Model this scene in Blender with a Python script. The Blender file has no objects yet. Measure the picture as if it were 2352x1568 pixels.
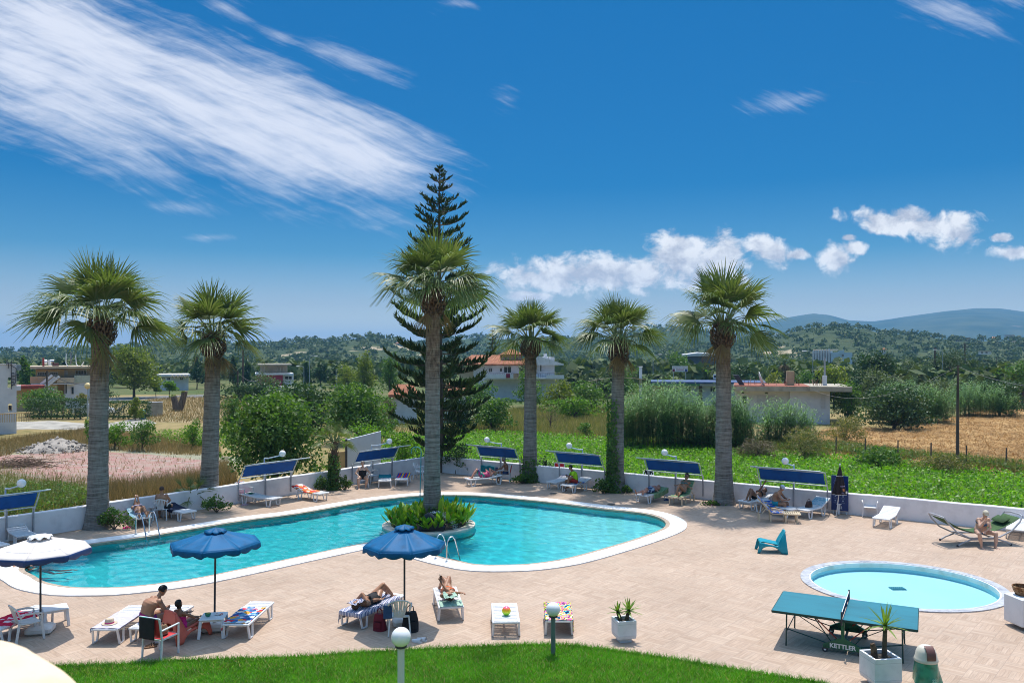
import bpy, math, random
import numpy as np
from mathutils import Vector, Matrix, geometry, noise as mnoise
sc = bpy.context.scene
COL = sc.collection
R = math.radians
rnd = random.Random(7)
F, CX, HY, HC = 1882.0, 1176.0, 815.0, 6.5      # survey of the photograph: focal length, centre, horizon, eye height
GZ = -0.4                                         # ground outside the pool walls
def at(px, py, z=0.0):
    Y = F*(HC-z)/(py-HY); return Vector(((px-CX)*Y/F, Y, z))
def atY(px, py, Y):
    return Vector(((px-CX)*Y/F, Y, HC-(py-HY)*Y/F))
# ------------------------------------------------------------------ helpers
def tag(o, label=None, cat=None, group=None, kind=None):
    if label: o['label'] = label
    if cat: o['category'] = cat
    if group: o['group'] = group
    if kind: o['kind'] = kind
    return o
def thing(name, label, cat, loc=(0,0,0), rz=0.0, group=None):
    o = bpy.data.objects.new(name, None); COL.objects.link(o)
    o.empty_display_size = .1
    o.location = loc; o.rotation_euler = (0,0,rz)
    return tag(o, label, cat, group)
def link(name, me, mat, parent=None):
    o = bpy.data.objects.new(name, me); COL.objects.link(o)
    if mat: me.materials.append(mat)
    if parent: o.parent = parent
    return o
def np_mesh(name, V, Fc, mat, parent=None, smooth=False):
    """V (n,3) float array, Fc (m,k) int array (k = 3 or 4)."""
    V = np.asarray(V, np.float32); Fc = np.asarray(Fc, np.int32)
    me = bpy.data.meshes.new(name); m, k = Fc.shape
    me.vertices.add(len(V)); me.vertices.foreach_set('co', V.ravel())
    me.loops.add(m*k); me.loops.foreach_set('vertex_index', Fc.ravel())
    me.polygons.add(m); me.polygons.foreach_set('loop_start', np.arange(0, m*k, k, dtype=np.int32))
    me.polygons.foreach_set('loop_total', np.full(m, k, np.int32))
    if smooth: me.polygons.foreach_set('use_smooth', np.ones(m, bool))
    me.update(calc_edges=True)
    return link(name, me, mat, parent)
class MB:
    def __init__(s): s.v = []; s.f = []; s.m = None
    def add(s, vs, fs):
        o = len(s.v)
        s.v += [Vector(v) if s.m is None else s.m @ Vector(v) for v in vs]
        s.f += [tuple(i+o for i in f) for f in fs]; return s
    def box(s, c, d, mat=None, bev=0.0):
        x, y, z = [k/2 for k in d]; c = Vector(c)
        if bev > 0:
            b = min(bev, x*.9, y*.9, z*.9); P = []
            for zz, i in ((-z,b),(-z+b,0),(z-b,0),(z,b)):
                X, Y_ = x-i, y-i
                P += [(-X+b,-Y_,zz),(X-b,-Y_,zz),(X,-Y_+b,zz),(X,Y_-b,zz),(X-b,Y_,zz),(-X+b,Y_,zz),(-X,Y_-b,zz),(-X,-Y_+b,zz)]
            fs = [tuple(range(7,-1,-1)), tuple(range(24,32))]
            for r in range(3):
                for k in range(8): fs.append((r*8+k, r*8+(k+1)%8, r*8+8+(k+1)%8, r*8+8+k))
        else:
            P = [(sx*x,sy*y,sz*z) for sz in (-1,1) for sy in (-1,1) for sx in (-1,1)]
            fs = [(0,2,3,1),(4,5,7,6),(0,1,5,4),(2,6,7,3),(0,4,6,2),(1,3,7,5)]
        P = [Vector(p) for p in P]
        if mat is not None: P = [mat @ p for p in P]
        return s.add([p+c for p in P], fs)
    def bar(s, a, b, w, h=None, up=(0,0,1)):
        """rectangular bar from a to b, w wide and h deep"""
        a, b = Vector(a), Vector(b); h = h or w
        d = (b-a); L = d.length; d.normalize(); up = Vector(up)
        if abs(d.dot(up)) > .98: up = Vector((0,1,0))
        sx = d.cross(up).normalized(); sy = sx.cross(d)
        P = [p + sx*(i*w/2) + sy*(j*h/2) for p in (a,b) for j in (-1,1) for i in (-1,1)]
        return s.add(P, [(0,2,3,1),(4,5,7,6),(0,1,5,4),(2,6,7,3),(0,4,6,2),(1,3,7,5)])
    def tube(s, pts, r, n=8, cap=True):
        pts = [Vector(p) for p in pts]; k = len(pts)
        rs = r if isinstance(r, (list, tuple)) else [r]*k
        fr = None; vs = []
        for i, p in enumerate(pts):
            t = (pts[min(i+1,k-1)]-pts[max(i-1,0)])
            t = t.normalized() if t.length > 1e-9 else Vector((0,0,1))
            if fr is None:
                u = Vector((0,0,1)) if abs(t.z) < .9 else Vector((1,0,0))
                fr = t.cross(u).normalized()
            else:
                fr = fr - t*fr.dot(t)
                fr = fr.normalized() if fr.length > 1e-6 else t.orthogonal().normalized()
            b = t.cross(fr)
            vs += [p + (fr*math.cos(2*math.pi*j/n) + b*math.sin(2*math.pi*j/n))*rs[i] for j in range(n)]
        fs = [(i*n+j, i*n+(j+1)%n, (i+1)*n+(j+1)%n, (i+1)*n+j) for i in range(k-1) for j in range(n)]
        if cap: fs += [tuple(range(n-1,-1,-1)), tuple((k-1)*n+j for j in range(n))]
        return s.add(vs, fs)
    def lathe(s, prof, n=16, c=(0,0,0), cap=True):
        c = Vector(c); k = len(prof)
        vs = [c+Vector((r*math.cos(2*math.pi*j/n), r*math.sin(2*math.pi*j/n), z)) for r, z in prof for j in range(n)]
        fs = [(i*n+j, i*n+(j+1)%n, (i+1)*n+(j+1)%n, (i+1)*n+j) for i in range(k-1) for j in range(n)]
        if cap: fs += [tuple(range(n-1,-1,-1)), tuple((k-1)*n+j for j in range(n))]
        return s.add(vs, fs)
    def ball(s, c, r, n=14, m=9, sq=(1,1,1)):
        c = Vector(c); vs = [c-Vector((0,0,r*sq[2]))]
        for i in range(1, m):
            a = -math.pi/2+math.pi*i/m
            vs += [c+Vector((r*sq[0]*math.cos(a)*math.cos(2*math.pi*j/n), r*sq[1]*math.cos(a)*math.sin(2*math.pi*j/n), r*sq[2]*math.sin(a))) for j in range(n)]
        vs.append(c+Vector((0,0,r*sq[2])))
        fs = [(0, 1+(j+1)%n, 1+j) for j in range(n)]
        fs += [(1+i*n+j, 1+i*n+(j+1)%n, 1+(i+1)*n+(j+1)%n, 1+(i+1)*n+j) for i in range(m-2) for j in range(n)]
        fs += [(1+(m-2)*n+j, 1+(m-2)*n+(j+1)%n, len(vs)-1) for j in range(n)]
        return s.add(vs, fs)
    def grid(s, fn, nu, nv):
        vs = [fn(i/nu, j/nv) for j in range(nv+1) for i in range(nu+1)]
        fs = [(j*(nu+1)+i, j*(nu+1)+i+1, (j+1)*(nu+1)+i+1, (j+1)*(nu+1)+i) for j in range(nv) for i in range(nu)]
        return s.add(vs, fs)
    def prism(s, poly, z0, z1):
        n = len(poly); vs = [(p[0],p[1],z0) for p in poly]+[(p[0],p[1],z1) for p in poly]
        fs = [(j,(j+1)%n,n+(j+1)%n,n+j) for j in range(n)]+[tuple(range(n-1,-1,-1)), tuple(range(n,2*n))]
        return s.add(vs, fs)
    def build(s, name, mat, parent=None, smooth=False, solid=0.0, bevel=0.0):
        me = bpy.data.meshes.new(name); me.from_pydata([tuple(v) for v in s.v], [], s.f); me.update()
        if smooth:
            for p in me.polygons: p.use_smooth = True
            try: me.set_sharp_from_angle(angle=R(40))
            except Exception: pass
        o = link(name, me, mat, parent)
        if solid:
            m = o.modifiers.new('solid','SOLIDIFY'); m.thickness = solid; m.offset = 0
        if bevel:
            m = o.modifiers.new('bevel','BEVEL'); m.width = bevel; m.segments = 2; m.limit_method = 'ANGLE'
        return o
def copy_tree(o, loc=None, rz=None, label=None, group=None, parent=None, sc_=None):
    c = o.copy(); COL.objects.link(c)
    if parent: c.parent = parent
    for ch in list(o.children): copy_tree(ch, parent=c)
    if loc is not None: c.location = loc
    if rz is not None: c.rotation_euler = (0,0,rz)
    if sc_ is not None: c.scale = (sc_,)*3
    if label: c['label'] = label
    if group: c['group'] = group
    return c
# ------------------------------------------------------------------ materials
def new_mat(name):
    m = bpy.data.materials.new(name); m.use_nodes = True
    nt = m.node_tree; b = nt.nodes['Principled BSDF']; return m, nt, b
def nd(nt, t, **kw):
    n = nt.nodes.new(t)
    for k, v in kw.items(): setattr(n, k, v)
    return n
def con(nt, sock, val):
    if hasattr(val, 'is_output') or isinstance(val, bpy.types.NodeSocket): nt.links.new(val, sock)
    else: sock.default_value = val
def ma(nt, op, a, b=0.0, c=0.0, clamp=False):
    n = nd(nt, 'ShaderNodeMath', operation=op); n.use_clamp = clamp
    con(nt, n.inputs[0], a); con(nt, n.inputs[1], b); con(nt, n.inputs[2], c); return n.outputs[0]
def ramp(nt, fac, stops, interp='LINEAR'):
    n = nd(nt, 'ShaderNodeValToRGB'); cr = n.color_ramp; cr.interpolation = interp
    while len(cr.elements) < len(stops): cr.elements.new(0.5)
    for e, (p, c) in zip(cr.elements, stops):
        e.position = p; e.color = tuple(c) + ((1,) if len(c) == 3 else ())
    con(nt, n.inputs[0], fac); return n.outputs[0]
def mixc(nt, fac, a, b, mode='MIX'):
    n = nd(nt, 'ShaderNodeMix', data_type='RGBA', blend_type=mode)
    con(nt, n.inputs[0], fac)
    for i, v in ((6,a),(7,b)):
        if isinstance(v, (tuple, list)) and len(v) == 3: v = tuple(v)+(1,)
        con(nt, n.inputs[i], v)
    return n.outputs[2]
def noi(nt, vec, scale, detail=3, rough=.55, dist=0.0):
    n = nd(nt, 'ShaderNodeTexNoise'); n.inputs['Scale'].default_value = scale
    n.inputs['Detail'].default_value = detail; n.inputs['Roughness'].default_value = rough; n.inputs['Distortion'].default_value = dist
    if vec is not None: nt.links.new(vec, n.inputs['Vector'])
    return n.outputs['Fac']
def mapping(nt, vec, loc=(0,0,0), rot=(0,0,0), scale=(1,1,1), kind='POINT'):
    n = nd(nt, 'ShaderNodeMapping', vector_type=kind); nt.links.new(vec, n.inputs['Vector'])
    n.inputs['Location'].default_value = loc; n.inputs['Rotation'].default_value = rot; n.inputs['Scale'].default_value = scale
    return n.outputs[0]
def coords(nt, kind='Object'): return nd(nt, 'ShaderNodeTexCoord').outputs[kind]
def wpos(nt): return nd(nt, 'ShaderNodeNewGeometry').outputs['Position']
def bump(nt, b, h, strength=.3, dist=.01):
    n = nd(nt, 'ShaderNodeBump'); n.inputs['Strength'].default_value = strength; n.inputs['Distance'].default_value = dist
    nt.links.new(h, n.inputs['Height']); nt.links.new(n.outputs[0], b.inputs['Normal'])
def mat(name, c, rough=.6, var=.12, scale=6.0, bmp=0.0, metal=0.0, spec=.4, c2=None, stretch=(1,1,1), bscale=None):
    m, nt, b = new_mat(name)
    v = coords(nt)
    if stretch != (1,1,1): v = mapping(nt, v, scale=stretch)
    c2 = c2 or tuple(k*(1-var*2.2) for k in c)
    hi = tuple(min(1,k*(1+var*.6)) for k in c)
    f = noi(nt, v, scale, 4)
    nt.links.new(ramp(nt, f, [(.28,c2),(.52,c),(.78,hi)]), b.inputs['Base Color'])
    b.inputs['Roughness'].default_value = rough; b.inputs['Metallic'].default_value = metal
    b.inputs['Specular IOR Level'].default_value = spec
    if bmp: bump(nt, b, noi(nt, v, bscale or scale*6, 4), bmp, .02)
    return m
def leafmat(name, cols, rough=.55, trans=.35, tcol=None, clump=0.25, cscale=.6):
    """foliage: each leaf its own shade, broad clumps lighter and darker, light through the blade"""
    m, nt, b = new_mat(name)
    isl = nd(nt, 'ShaderNodeNewGeometry').outputs['Random Per Island']
    k = len(cols)
    c = ramp(nt, isl, [((i+.0)/(k-1), cc) for i, cc in enumerate(cols)])
    f = noi(nt, wpos(nt), cscale, 2)
    hs = nd(nt, 'ShaderNodeHueSaturation'); nt.links.new(c, hs.inputs['Color'])
    nt.links.new(ma(nt, 'MULTIPLY_ADD', f, clump*4, 1-clump*2), hs.inputs['Value'])
    c = hs.outputs[0]
    nt.links.new(c, b.inputs['Base Color']); b.inputs['Roughness'].default_value = rough
    b.inputs['Specular IOR Level'].default_value = .35
    if trans > 0:
        t = nd(nt, 'ShaderNodeBsdfTranslucent')
        g = mixc(nt, 1.0, c, tcol or (1.5,1.7,.5), 'MULTIPLY'); nt.links.new(g, t.inputs['Color'])
        mx = nd(nt, 'ShaderNodeMixShader'); mx.inputs[0].default_value = trans
        nt.links.new(b.outputs[0], mx.inputs[1]); nt.links.new(t.outputs[0], mx.inputs[2])
        nt.links.new(mx.outputs[0], nt.nodes['Material Output'].inputs['Surface'])
    return m
# ------------------------------------------------------------------ camera, sun, sky
cam = bpy.data.cameras.new('camera'); camo = bpy.data.objects.new('camera', cam); COL.objects.link(camo)
cam.sensor_width = 36; cam.lens = 36*F/2352; cam.shift_y = 31/2352
cam.clip_end = 30000; cam.clip_start = .05
camo.location = (0,0,HC); camo.rotation_euler = (R(90),0,0); sc.camera = camo
cam.dof.use_dof = True; cam.dof.focus_distance = 26; cam.dof.aperture_fstop = 5.6
EL, AZ = 71.0, 8.0                               # sun beyond the pool, a little to the right
sd = Vector((math.sin(R(AZ))*math.cos(R(EL)), math.cos(R(AZ))*math.cos(R(EL)), math.sin(R(EL))))
sun = bpy.data.lights.new('sun', 'SUN'); sun.energy = 3.7; sun.angle = R(.5); sun.color = (1,.965,.9)
suno = bpy.data.objects.new('sun', sun); COL.objects.link(suno); suno.rotation_euler = sd.to_track_quat('Z','Y').to_euler()
suno.location = (0,0,60); sun.cycles.is_caustics_light = True
W = bpy.data.worlds.new('World'); sc.world = W; W.use_nodes = True
nt = W.node_tree; bg = nt.nodes['Background']
sky = nd(nt, 'ShaderNodeTexSky', sky_type='NISHITA'); sky.sun_disc = False
sky.sun_elevation = R(EL); sky.sun_rotation = R(AZ); sky.altitude = 50; sky.air_density = 1.0; sky.dust_density = .6; sky.ozone_density = 3.0
def build_sky():
    d = coords(nt, 'Generated')
    sp = nd(nt, 'ShaderNodeSeparateXYZ'); nt.links.new(d, sp.inputs[0]); X, Y, Z = sp.outputs
    fwd = ma(nt, 'MAXIMUM', Y, .05)
    u = ma(nt, 'DIVIDE', X, fwd); v = ma(nt, 'DIVIDE', Z, fwd)
    cb = nd(nt, 'ShaderNodeCombineXYZ'); nt.links.new(u, cb.inputs[0]); nt.links.new(v, cb.inputs[1]); P = cb.outputs[0]
    front = ma(nt, 'MULTIPLY', ma(nt, 'SUBTRACT', Y, .08), 8, clamp=True)
    px = lambda x: (x-CX)/F
    py = lambda y: (HY-y)/F
    def ell(cx, cy, rx, ry, ang=0):
        """1 in the middle of a cloud, 0 at its rim"""
        n = nd(nt, 'ShaderNodeMapping', vector_type='TEXTURE'); nt.links.new(P, n.inputs['Vector'])
        n.inputs['Location'].default_value = (px(cx), py(cy), 0); n.inputs['Rotation'].default_value = (0,0,R(-ang)); n.inputs['Scale'].default_value = (rx/F, ry/F, 1)
        l = nd(nt, 'ShaderNodeVectorMath', operation='LENGTH'); nt.links.new(n.outputs[0], l.inputs[0])
        return ma(nt, 'SUBTRACT', 1.0, l.outputs['Value'])
    def union(l):
        o = l[0]
        for k in l[1:]: o = ma(nt, 'SMOOTH_MAX', o, k, .25)
        return o
    # high cirrus, combed into streaks
    warp = nd(nt, 'ShaderNodeTexNoise'); warp.inputs['Scale'].default_value = 5; warp.inputs['Detail'].default_value = 3; nt.links.new(P, warp.inputs['Vector'])
    w1 = nd(nt, 'ShaderNodeVectorMath', operation='MULTIPLY_ADD'); nt.links.new(warp.outputs['Color'], w1.inputs[0]); w1.inputs[1].default_value = (.035,.035,0); nt.links.new(P, w1.inputs[2])
    st = mapping(nt, w1.outputs[0], rot=(0,0,R(24)), scale=(1,1,1))
    s1 = noi(nt, mapping(nt, st, scale=(2.6,19,1)), 1.0, 9, .66, .7)
    s2 = noi(nt, mapping(nt, st, scale=(9,85,1)), 1.0, 6, .65, .4)
    s3 = noi(nt, mapping(nt, w1.outputs[0], rot=(0,0,R(-6)), scale=(18,70,1)), 1.0, 5, .6, .4)
    streak = ma(nt, 'ADD', ma(nt, 'MULTIPLY', s1, .52), ma(nt, 'ADD', ma(nt, 'MULTIPLY', s2, .36), ma(nt, 'MULTIPLY', s3, .16)))
    ci = union([ell(180,150,470,215,24), ell(540,265,460,180,24), ell(770,335,320,120,16)])
    dens = ma(nt, 'ADD', ma(nt, 'MULTIPLY', ma(nt,'MINIMUM',ci,.62), 1.5), ma(nt, 'MULTIPLY', ma(nt, 'SUBTRACT', streak, .50), 3.5))
    cir = ma(nt, 'MULTIPLY', nd_smooth(dens, -.05, 1.35), .96)
    wis = union([ell(520,20,90,38,20), ell(640,85,70,35,15), ell(1040,8,60,24,10), ell(2200,25,190,52,12), ell(2320,0,80,30,10), ell(1840,225,150,34,-10), ell(1165,235,70,44,30), ell(440,478,110,24,5), ell(790,130,170,38,22), ell(480,545,60,12,0)])
    wd = ma(nt, 'ADD', ma(nt,'MULTIPLY',wis,.8), ma(nt, 'MULTIPLY', ma(nt, 'SUBTRACT', streak, .52), 4.6))
    cw = ma(nt, 'MULTIPLY', nd_smooth(wd, .12, 1.5), .55)
    high = ma(nt, 'MAXIMUM', cir, cw)
    # cumulus along the skyline
    body = [ell(1330,632,200,46), ell(1250,640,110,30), ell(1465,630,150,42), ell(1570,600,120,58,-6), ell(1650,590,70,58), ell(1560,570,60,40), ell(1770,578,68,30,14), ell(1740,565,40,26), ell(1830,585,30,14), ell(1925,595,46,34), ell(1960,570,34,20), ell(1950,545,20,10), ell(2040,512,90,30,8), ell(2140,518,100,38,4), ell(2190,535,70,38), ell(2085,498,60,26), ell(2325,580,46,18), ell(1215,680,60,14), ell(1620,640,90,30), ell(2300,545,30,10)]
    base = union(body)
    n1 = noi(nt, mapping(nt, P, scale=(1,1.25,1)), 30, 10, .62, .3)
    n2 = noi(nt, mapping(nt, P, loc=(-.012,.03,0), scale=(1,1.25,1)), 30, 6, .6, .3)
    cd = ma(nt, 'ADD', ma(nt,'MULTIPLY',base,1.25), ma(nt, 'MULTIPLY', ma(nt, 'SUBTRACT', n1, .445), 3.3))
    cum = ma(nt, 'MULTIPLY', nd_smooth(cd, -.02, .85), .97)
    top = ma(nt, 'ADD', ma(nt, 'MULTIPLY', ma(nt, 'SUBTRACT', n1, n2), 3.2), .62, clamp=True)
    shade = ma(nt, 'MULTIPLY', ma(nt, 'ADD', ma(nt, 'MULTIPLY', top, .75), ma(nt, 'MULTIPLY', ma(nt, 'SUBTRACT', 1.0, ma(nt,'MINIMUM',ma(nt,'MAXIMUM',cd,0.0),1.6)), .12)), 1.0, clamp=True)
    ccol = ramp(nt, shade, [(.1,(3.2,3.3,3.7)),(.42,(4.4,4.45,4.65)),(.8,(6.0,5.95,5.9))])
    base_sky = sky.outputs[0]
    hs = nd(nt, 'ShaderNodeHueSaturation'); nt.links.new(base_sky, hs.inputs['Color']); hs.inputs['Saturation'].default_value = SKY_SAT; hs.inputs['Value'].default_value = SKY_VAL; hs.inputs['Hue'].default_value = SKY_HUE
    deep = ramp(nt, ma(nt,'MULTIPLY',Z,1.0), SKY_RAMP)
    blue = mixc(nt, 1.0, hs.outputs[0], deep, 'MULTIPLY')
    c = mixc(nt, ma(nt, 'MULTIPLY', high, front), blue, (4.6,4.8,5.4))
    c = mixc(nt, ma(nt, 'MULTIPLY', cum, front), c, ccol)
    nt.links.new(c, bg.inputs['Color']); bg.inputs['Strength'].default_value = .14
def nd_smooth(x, a, b):
    n = nd(nt, 'ShaderNodeMapRange', interpolation_type='SMOOTHSTEP'); con(nt, n.inputs[0], x)
    n.inputs[1].default_value = a; n.inputs[2].default_value = b; return n.outputs[0]
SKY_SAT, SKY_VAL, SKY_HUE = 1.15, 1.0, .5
SKY_RAMP = [(0,(1.2,1.02,.74)),(.06,(.58,.53,.52)),(.12,(.14,.34,.44)),(.2,(.0,.255,.41)),(.42,(.0,.30,.46)),(.58,(2.6,2.2,1.65)),(1,(3.4,2.85,2.1))]  # last stops brighten the sky overhead, out of view, to fill the shadows
build_sky()
sc.view_settings.view_transform = 'Standard'; sc.view_settings.look = 'None'; sc.view_settings.gamma = 1; sc.view_settings.exposure = 0.36
cy = sc.cycles
cy.use_denoising = True; cy.denoiser = 'OPENIMAGEDENOISE'; cy.denoising_input_passes = 'RGB_ALBEDO_NORMAL'; cy.denoising_prefilter = 'ACCURATE'; cy.pixel_filter_type = 'BLACKMAN_HARRIS'; cy.filter_width = 1.0; cy.max_bounces = 6; cy.diffuse_bounces = 3; cy.glossy_bounces = 3; cy.transmission_bounces = 4; cy.transparent_max_bounces = 12; cy.volume_bounces = 0
cy.caustics_reflective = False; cy.caustics_refractive = True; cy.sample_clamp_indirect = 6
cy.volume_step_rate = 10; cy.volume_max_steps = 64
sc.render.film_transparent = False
# ------------------------------------------------------------------ terrain and hills
def fbm(x, y, s, o=4):
    return mnoise.fractal(Vector((x*s, y*s, 3.7)), 1.0, 2.0, o)
def tess(loops, z=0.0):
    """flat sheet with holes"""
    pl = [[Vector((p[0],p[1],0)) for p in l] for l in loops]
    tri = geometry.tessellate_polygon(pl); vs = [(p.x,p.y,z) for l in pl for p in l]
    out = []
    for t in tri:
        a,b,c = [Vector(vs[i]) for i in t]
        out.append(tuple(t) if (b-a).cross(c-a).z > 0 else (t[0],t[2],t[1]))
    return vs, out
def sheet(name, loops, z, m):
    b = MB(); vs, fs = tess(loops, z); b.add(vs, fs); return tag(b.build(name, m), kind='structure')
def spline(pts, closed=True, k=6):
    n = len(pts); out = []
    P = lambda i: Vector(pts[i % n]) if closed else Vector(pts[max(0,min(n-1,i))])
    for i in range(n if closed else n-1):
        a,b,c,d = P(i-1),P(i),P(i+1),P(i+2)
        for j in range(k):
            t = j/k
            out.append(.5*((2*b)+(c-a)*t+(2*a-5*b+4*c-d)*t*t+(3*b-a-3*c+d)*t**3))
    if not closed: out.append(P(n-1))
    return out
def offset(poly, d):
    n = len(poly); out = []
    area = sum(poly[i].x*poly[(i+1)%n].y-poly[(i+1)%n].x*poly[i].y for i in range(n))
    s = 1 if area > 0 else -1
    for i in range(n):
        t = (poly[(i+1)%n]-poly[i-1]); t.z = 0; t.normalize()
        out.append(poly[i]+Vector((t.y,-t.x,0))*d*s)
    return out
def pip(p, poly):
    x, y = p[0], p[1]; ins = False; n = len(poly)
    for i in range(n):
        a, b = poly[i], poly[i-1]
        if (a[1] > y) != (b[1] > y) and x < (b[0]-a[0])*(y-a[1])/(b[1]-a[1])+a[0]: ins = not ins
    return ins
# pool walls: front faces of the two long walls meet behind the island palm
WL = [at(-60,1241), at(190,1214), at(540,1159), at(803,1114), at(963,1090)]
def fit(a, b): return Vector((b.x-a.x, b.y-a.y, 0)).normalized()
La, Ld = at(112,1227), fit(at(112,1227), at(803,1114))
Ra, Rd = at(1086,1092), fit(at(1086,1092), at(2071,1193))
def isect(p, d, q, e):
    t = ((q.x-p.x)*e.y-(q.y-p.y)*e.x)/(d.x*e.y-d.y*e.x); return p+d*t
CORNER = isect(La, Ld, Ra, Rd); CORNER.z = 0
def on_wall(px, which):
    """point of a wall's front face under image column px"""
    a, d = (La, Ld) if which == 'L' else (Ra, Rd)
    p = isect(Vector((0,0,0)), Vector(((px-CX)/F,1,0)), a, d); p.z = 0; return p
LN = Vector((Ld.y,-Ld.x,0)); RN = Vector((Rd.y,-Rd.x,0))     # normals towards the pool
if LN.y > 0: LN = -LN
if RN.y > 0: RN = -RN
Lend = CORNER - Ld*34; Rend = CORNER + Rd*38
deck_outer = [CORNER, Rend, Vector((34,-8,0)), Vector((-26,-8,0)), Lend]
pool_px = [(57,1312),(78.7,1324),(106,1339),(162,1349.6),(222,1351.2),(301,1348.5),(435,1332),(560,1307),(690,1279),(790,1258),(850,1246.5),(884,1244),(925,1257),(979,1271),(1025,1283.5),(1060,1291),(1083,1296),(1110,1298.5),(1145,1299),(1210,1297),(1275,1288.7),(1326,1277.6),(1400,1257),(1466,1236.7),(1516,1218),(1529,1206.7),(1524,1196.8),(1503.7,1187),(1466,1179),(1391,1171),(1341,1165),(1266,1155.5),(1191,1148),(1116,1141.5),(1041,1138.5),(963,1140.4),(900,1146.5),(833,1155.5),(683,1181.8),(588,1194),(508,1206),(335,1235),(205,1253),(130,1271),(85,1286),(62,1300)]
POOL = spline([at(x,y,-.02) for x, y in pool_px], True, 4)
for p in POOL: p.z = 0
LIP = offset(POOL, .16); COPE = offset(POOL, .80)
KC, KRX, KRY = Vector((11.05,23.25,0)), 2.72, 2.60
ell_ = lambda a, rx, ry: Vector((KC.x+rx*math.cos(a), KC.y+ry*math.sin(a), 0))
K_in = [ell_(i*math.pi/36, KRX-.24, KRY-.24) for i in range(72)]
K_out = [ell_(i*math.pi/36, KRX, KRY) for i in range(72)]
IC, IR = at(985,1204), 1.78
# ---- materials of the setting
def nd_s(nt, x, a, b):
    n = nd(nt, 'ShaderNodeMapRange', interpolation_type='SMOOTHSTEP'); con(nt, n.inputs[0], x); n.inputs[1].default_value = a; n.inputs[2].default_value = b; return n.outputs[0]
def m_deck():
    m, nt, b = new_mat('wood_look_deck_tiles')
    v = mapping(nt, wpos(nt), rot=(0,0,R(-49)), scale=(1/.5,1/.5,1))
    sp = nd(nt,'ShaderNodeSeparateXYZ'); nt.links.new(v, sp.inputs[0]); u, w = sp.outputs[0], sp.outputs[1]
    fu, fw = ma(nt,'FLOOR',u), ma(nt,'FLOOR',w)
    par = ma(nt,'PINGPONG', ma(nt,'ADD',fu,fw), 1.0)
    a = ma(nt,'ADD', ma(nt,'MULTIPLY',u,par), ma(nt,'MULTIPLY',w,ma(nt,'SUBTRACT',1.0,par)))   # across the strips
    l = ma(nt,'ADD', ma(nt,'MULTIPLY',w,par), ma(nt,'MULTIPLY',u,ma(nt,'SUBTRACT',1.0,par)))   # along the strips
    a5 = ma(nt,'MULTIPLY',a,5.0); st = ma(nt,'FLOOR',a5)
    cb = nd(nt,'ShaderNodeCombineXYZ'); nt.links.new(fu,cb.inputs[0]); nt.links.new(fw,cb.inputs[1]); nt.links.new(st,cb.inputs[2])
    wn = nd(nt,'ShaderNodeTexWhiteNoise',noise_dimensions='3D'); nt.links.new(cb.outputs[0],wn.inputs['Vector'])
    g = nd(nt,'ShaderNodeCombineXYZ'); nt.links.new(ma(nt,'MULTIPLY',a,16.0),g.inputs[0]); nt.links.new(ma(nt,'MULTIPLY',l,1.6),g.inputs[1]); nt.links.new(ma(nt,'MULTIPLY',wn.outputs['Value'],40),g.inputs[2])
    grain = noi(nt, g.outputs[0], 1.0, 4, .6, .5)
    c = ramp(nt, wn.outputs['Value'], [(0,(.345,.245,.175)),(.3,(.435,.315,.232)),(.6,(.485,.36,.27)),(.85,(.415,.32,.245)),(1,(.545,.42,.32))])
    c = mixc(nt, ma(nt,'MULTIPLY',grain,.6), c, (.455,.315,.222), 'MIX')
    c = mixc(nt, .38, c, ramp(nt, grain, [(.3,(.29,.20,.142)),(.5,(.455,.335,.247)),(.72,(.635,.50,.39))]))
    f1 = ma(nt,'PINGPONG',a5,.5); f2 = ma(nt,'PINGPONG',ma(nt,'MULTIPLY',l,5.0),.5)
    ed = ma(nt,'MINIMUM', f1, ma(nt,'PINGPONG',ma(nt,'MULTIPLY',l,1.0),.5))
    groove = ma(nt,'LESS_THAN', f1, .055); g2 = ma(nt,'LESS_THAN', ma(nt,'PINGPONG',l,.5), .012)
    gr = ma(nt,'MAXIMUM',ma(nt,'MULTIPLY',groove,.40),ma(nt,'MULTIPLY',g2,.6))
    c = mixc(nt, gr, c, (.23,.18,.15))
    big = noi(nt, wpos(nt), .35, 4); c = mixc(nt, 1.0, c, ramp(nt, big, [(.3,(.86,.85,.84)),(.6,(1,1,1))]), 'MULTIPLY')
    dirt = noi(nt, wpos(nt), 1.1, 7, .72); c = mixc(nt, ma(nt,'MULTIPLY',nd_s(nt,dirt,.57,.72),.30), c, (.24,.19,.16))
    spot = noi(nt, wpos(nt), 7, 3, .6); c = mixc(nt, ma(nt,'MULTIPLY',nd_s(nt,spot,.72,.76),.5), c, (.16,.13,.11))
    nt.links.new(c, b.inputs['Base Color']); b.inputs['Roughness'].default_value = .62; b.inputs['Specular IOR Level'].default_value = .3
    bump(nt, b, ma(nt,'SUBTRACT',ma(nt,'MULTIPLY',grain,.3),gr), .25, .004); return m
def ground_mat(name, stops, s1=.06, s2=1.3, rough=.95):
    m, nt, b = new_mat(name)
    f = ma(nt,'ADD',ma(nt,'MULTIPLY',noi(nt,wpos(nt),s1,5,.6),.62),ma(nt,'MULTIPLY',noi(nt,wpos(nt),s2,5,.65),.4))
    nt.links.new(ramp(nt,f,stops), b.inputs['Base Color']); b.inputs['Roughness'].default_value = rough; b.inputs['Specular IOR Level'].default_value = .1
    bump(nt, b, noi(nt,wpos(nt),9,5,.7), .6, .08); return m
M_deck = m_deck()
M_ground = ground_mat('dry_meadow_ground', [(.36,(.10,.11,.035)),(.46,(.22,.18,.075)),(.55,(.31,.235,.11)),(.66,(.16,.15,.055))])
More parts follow.
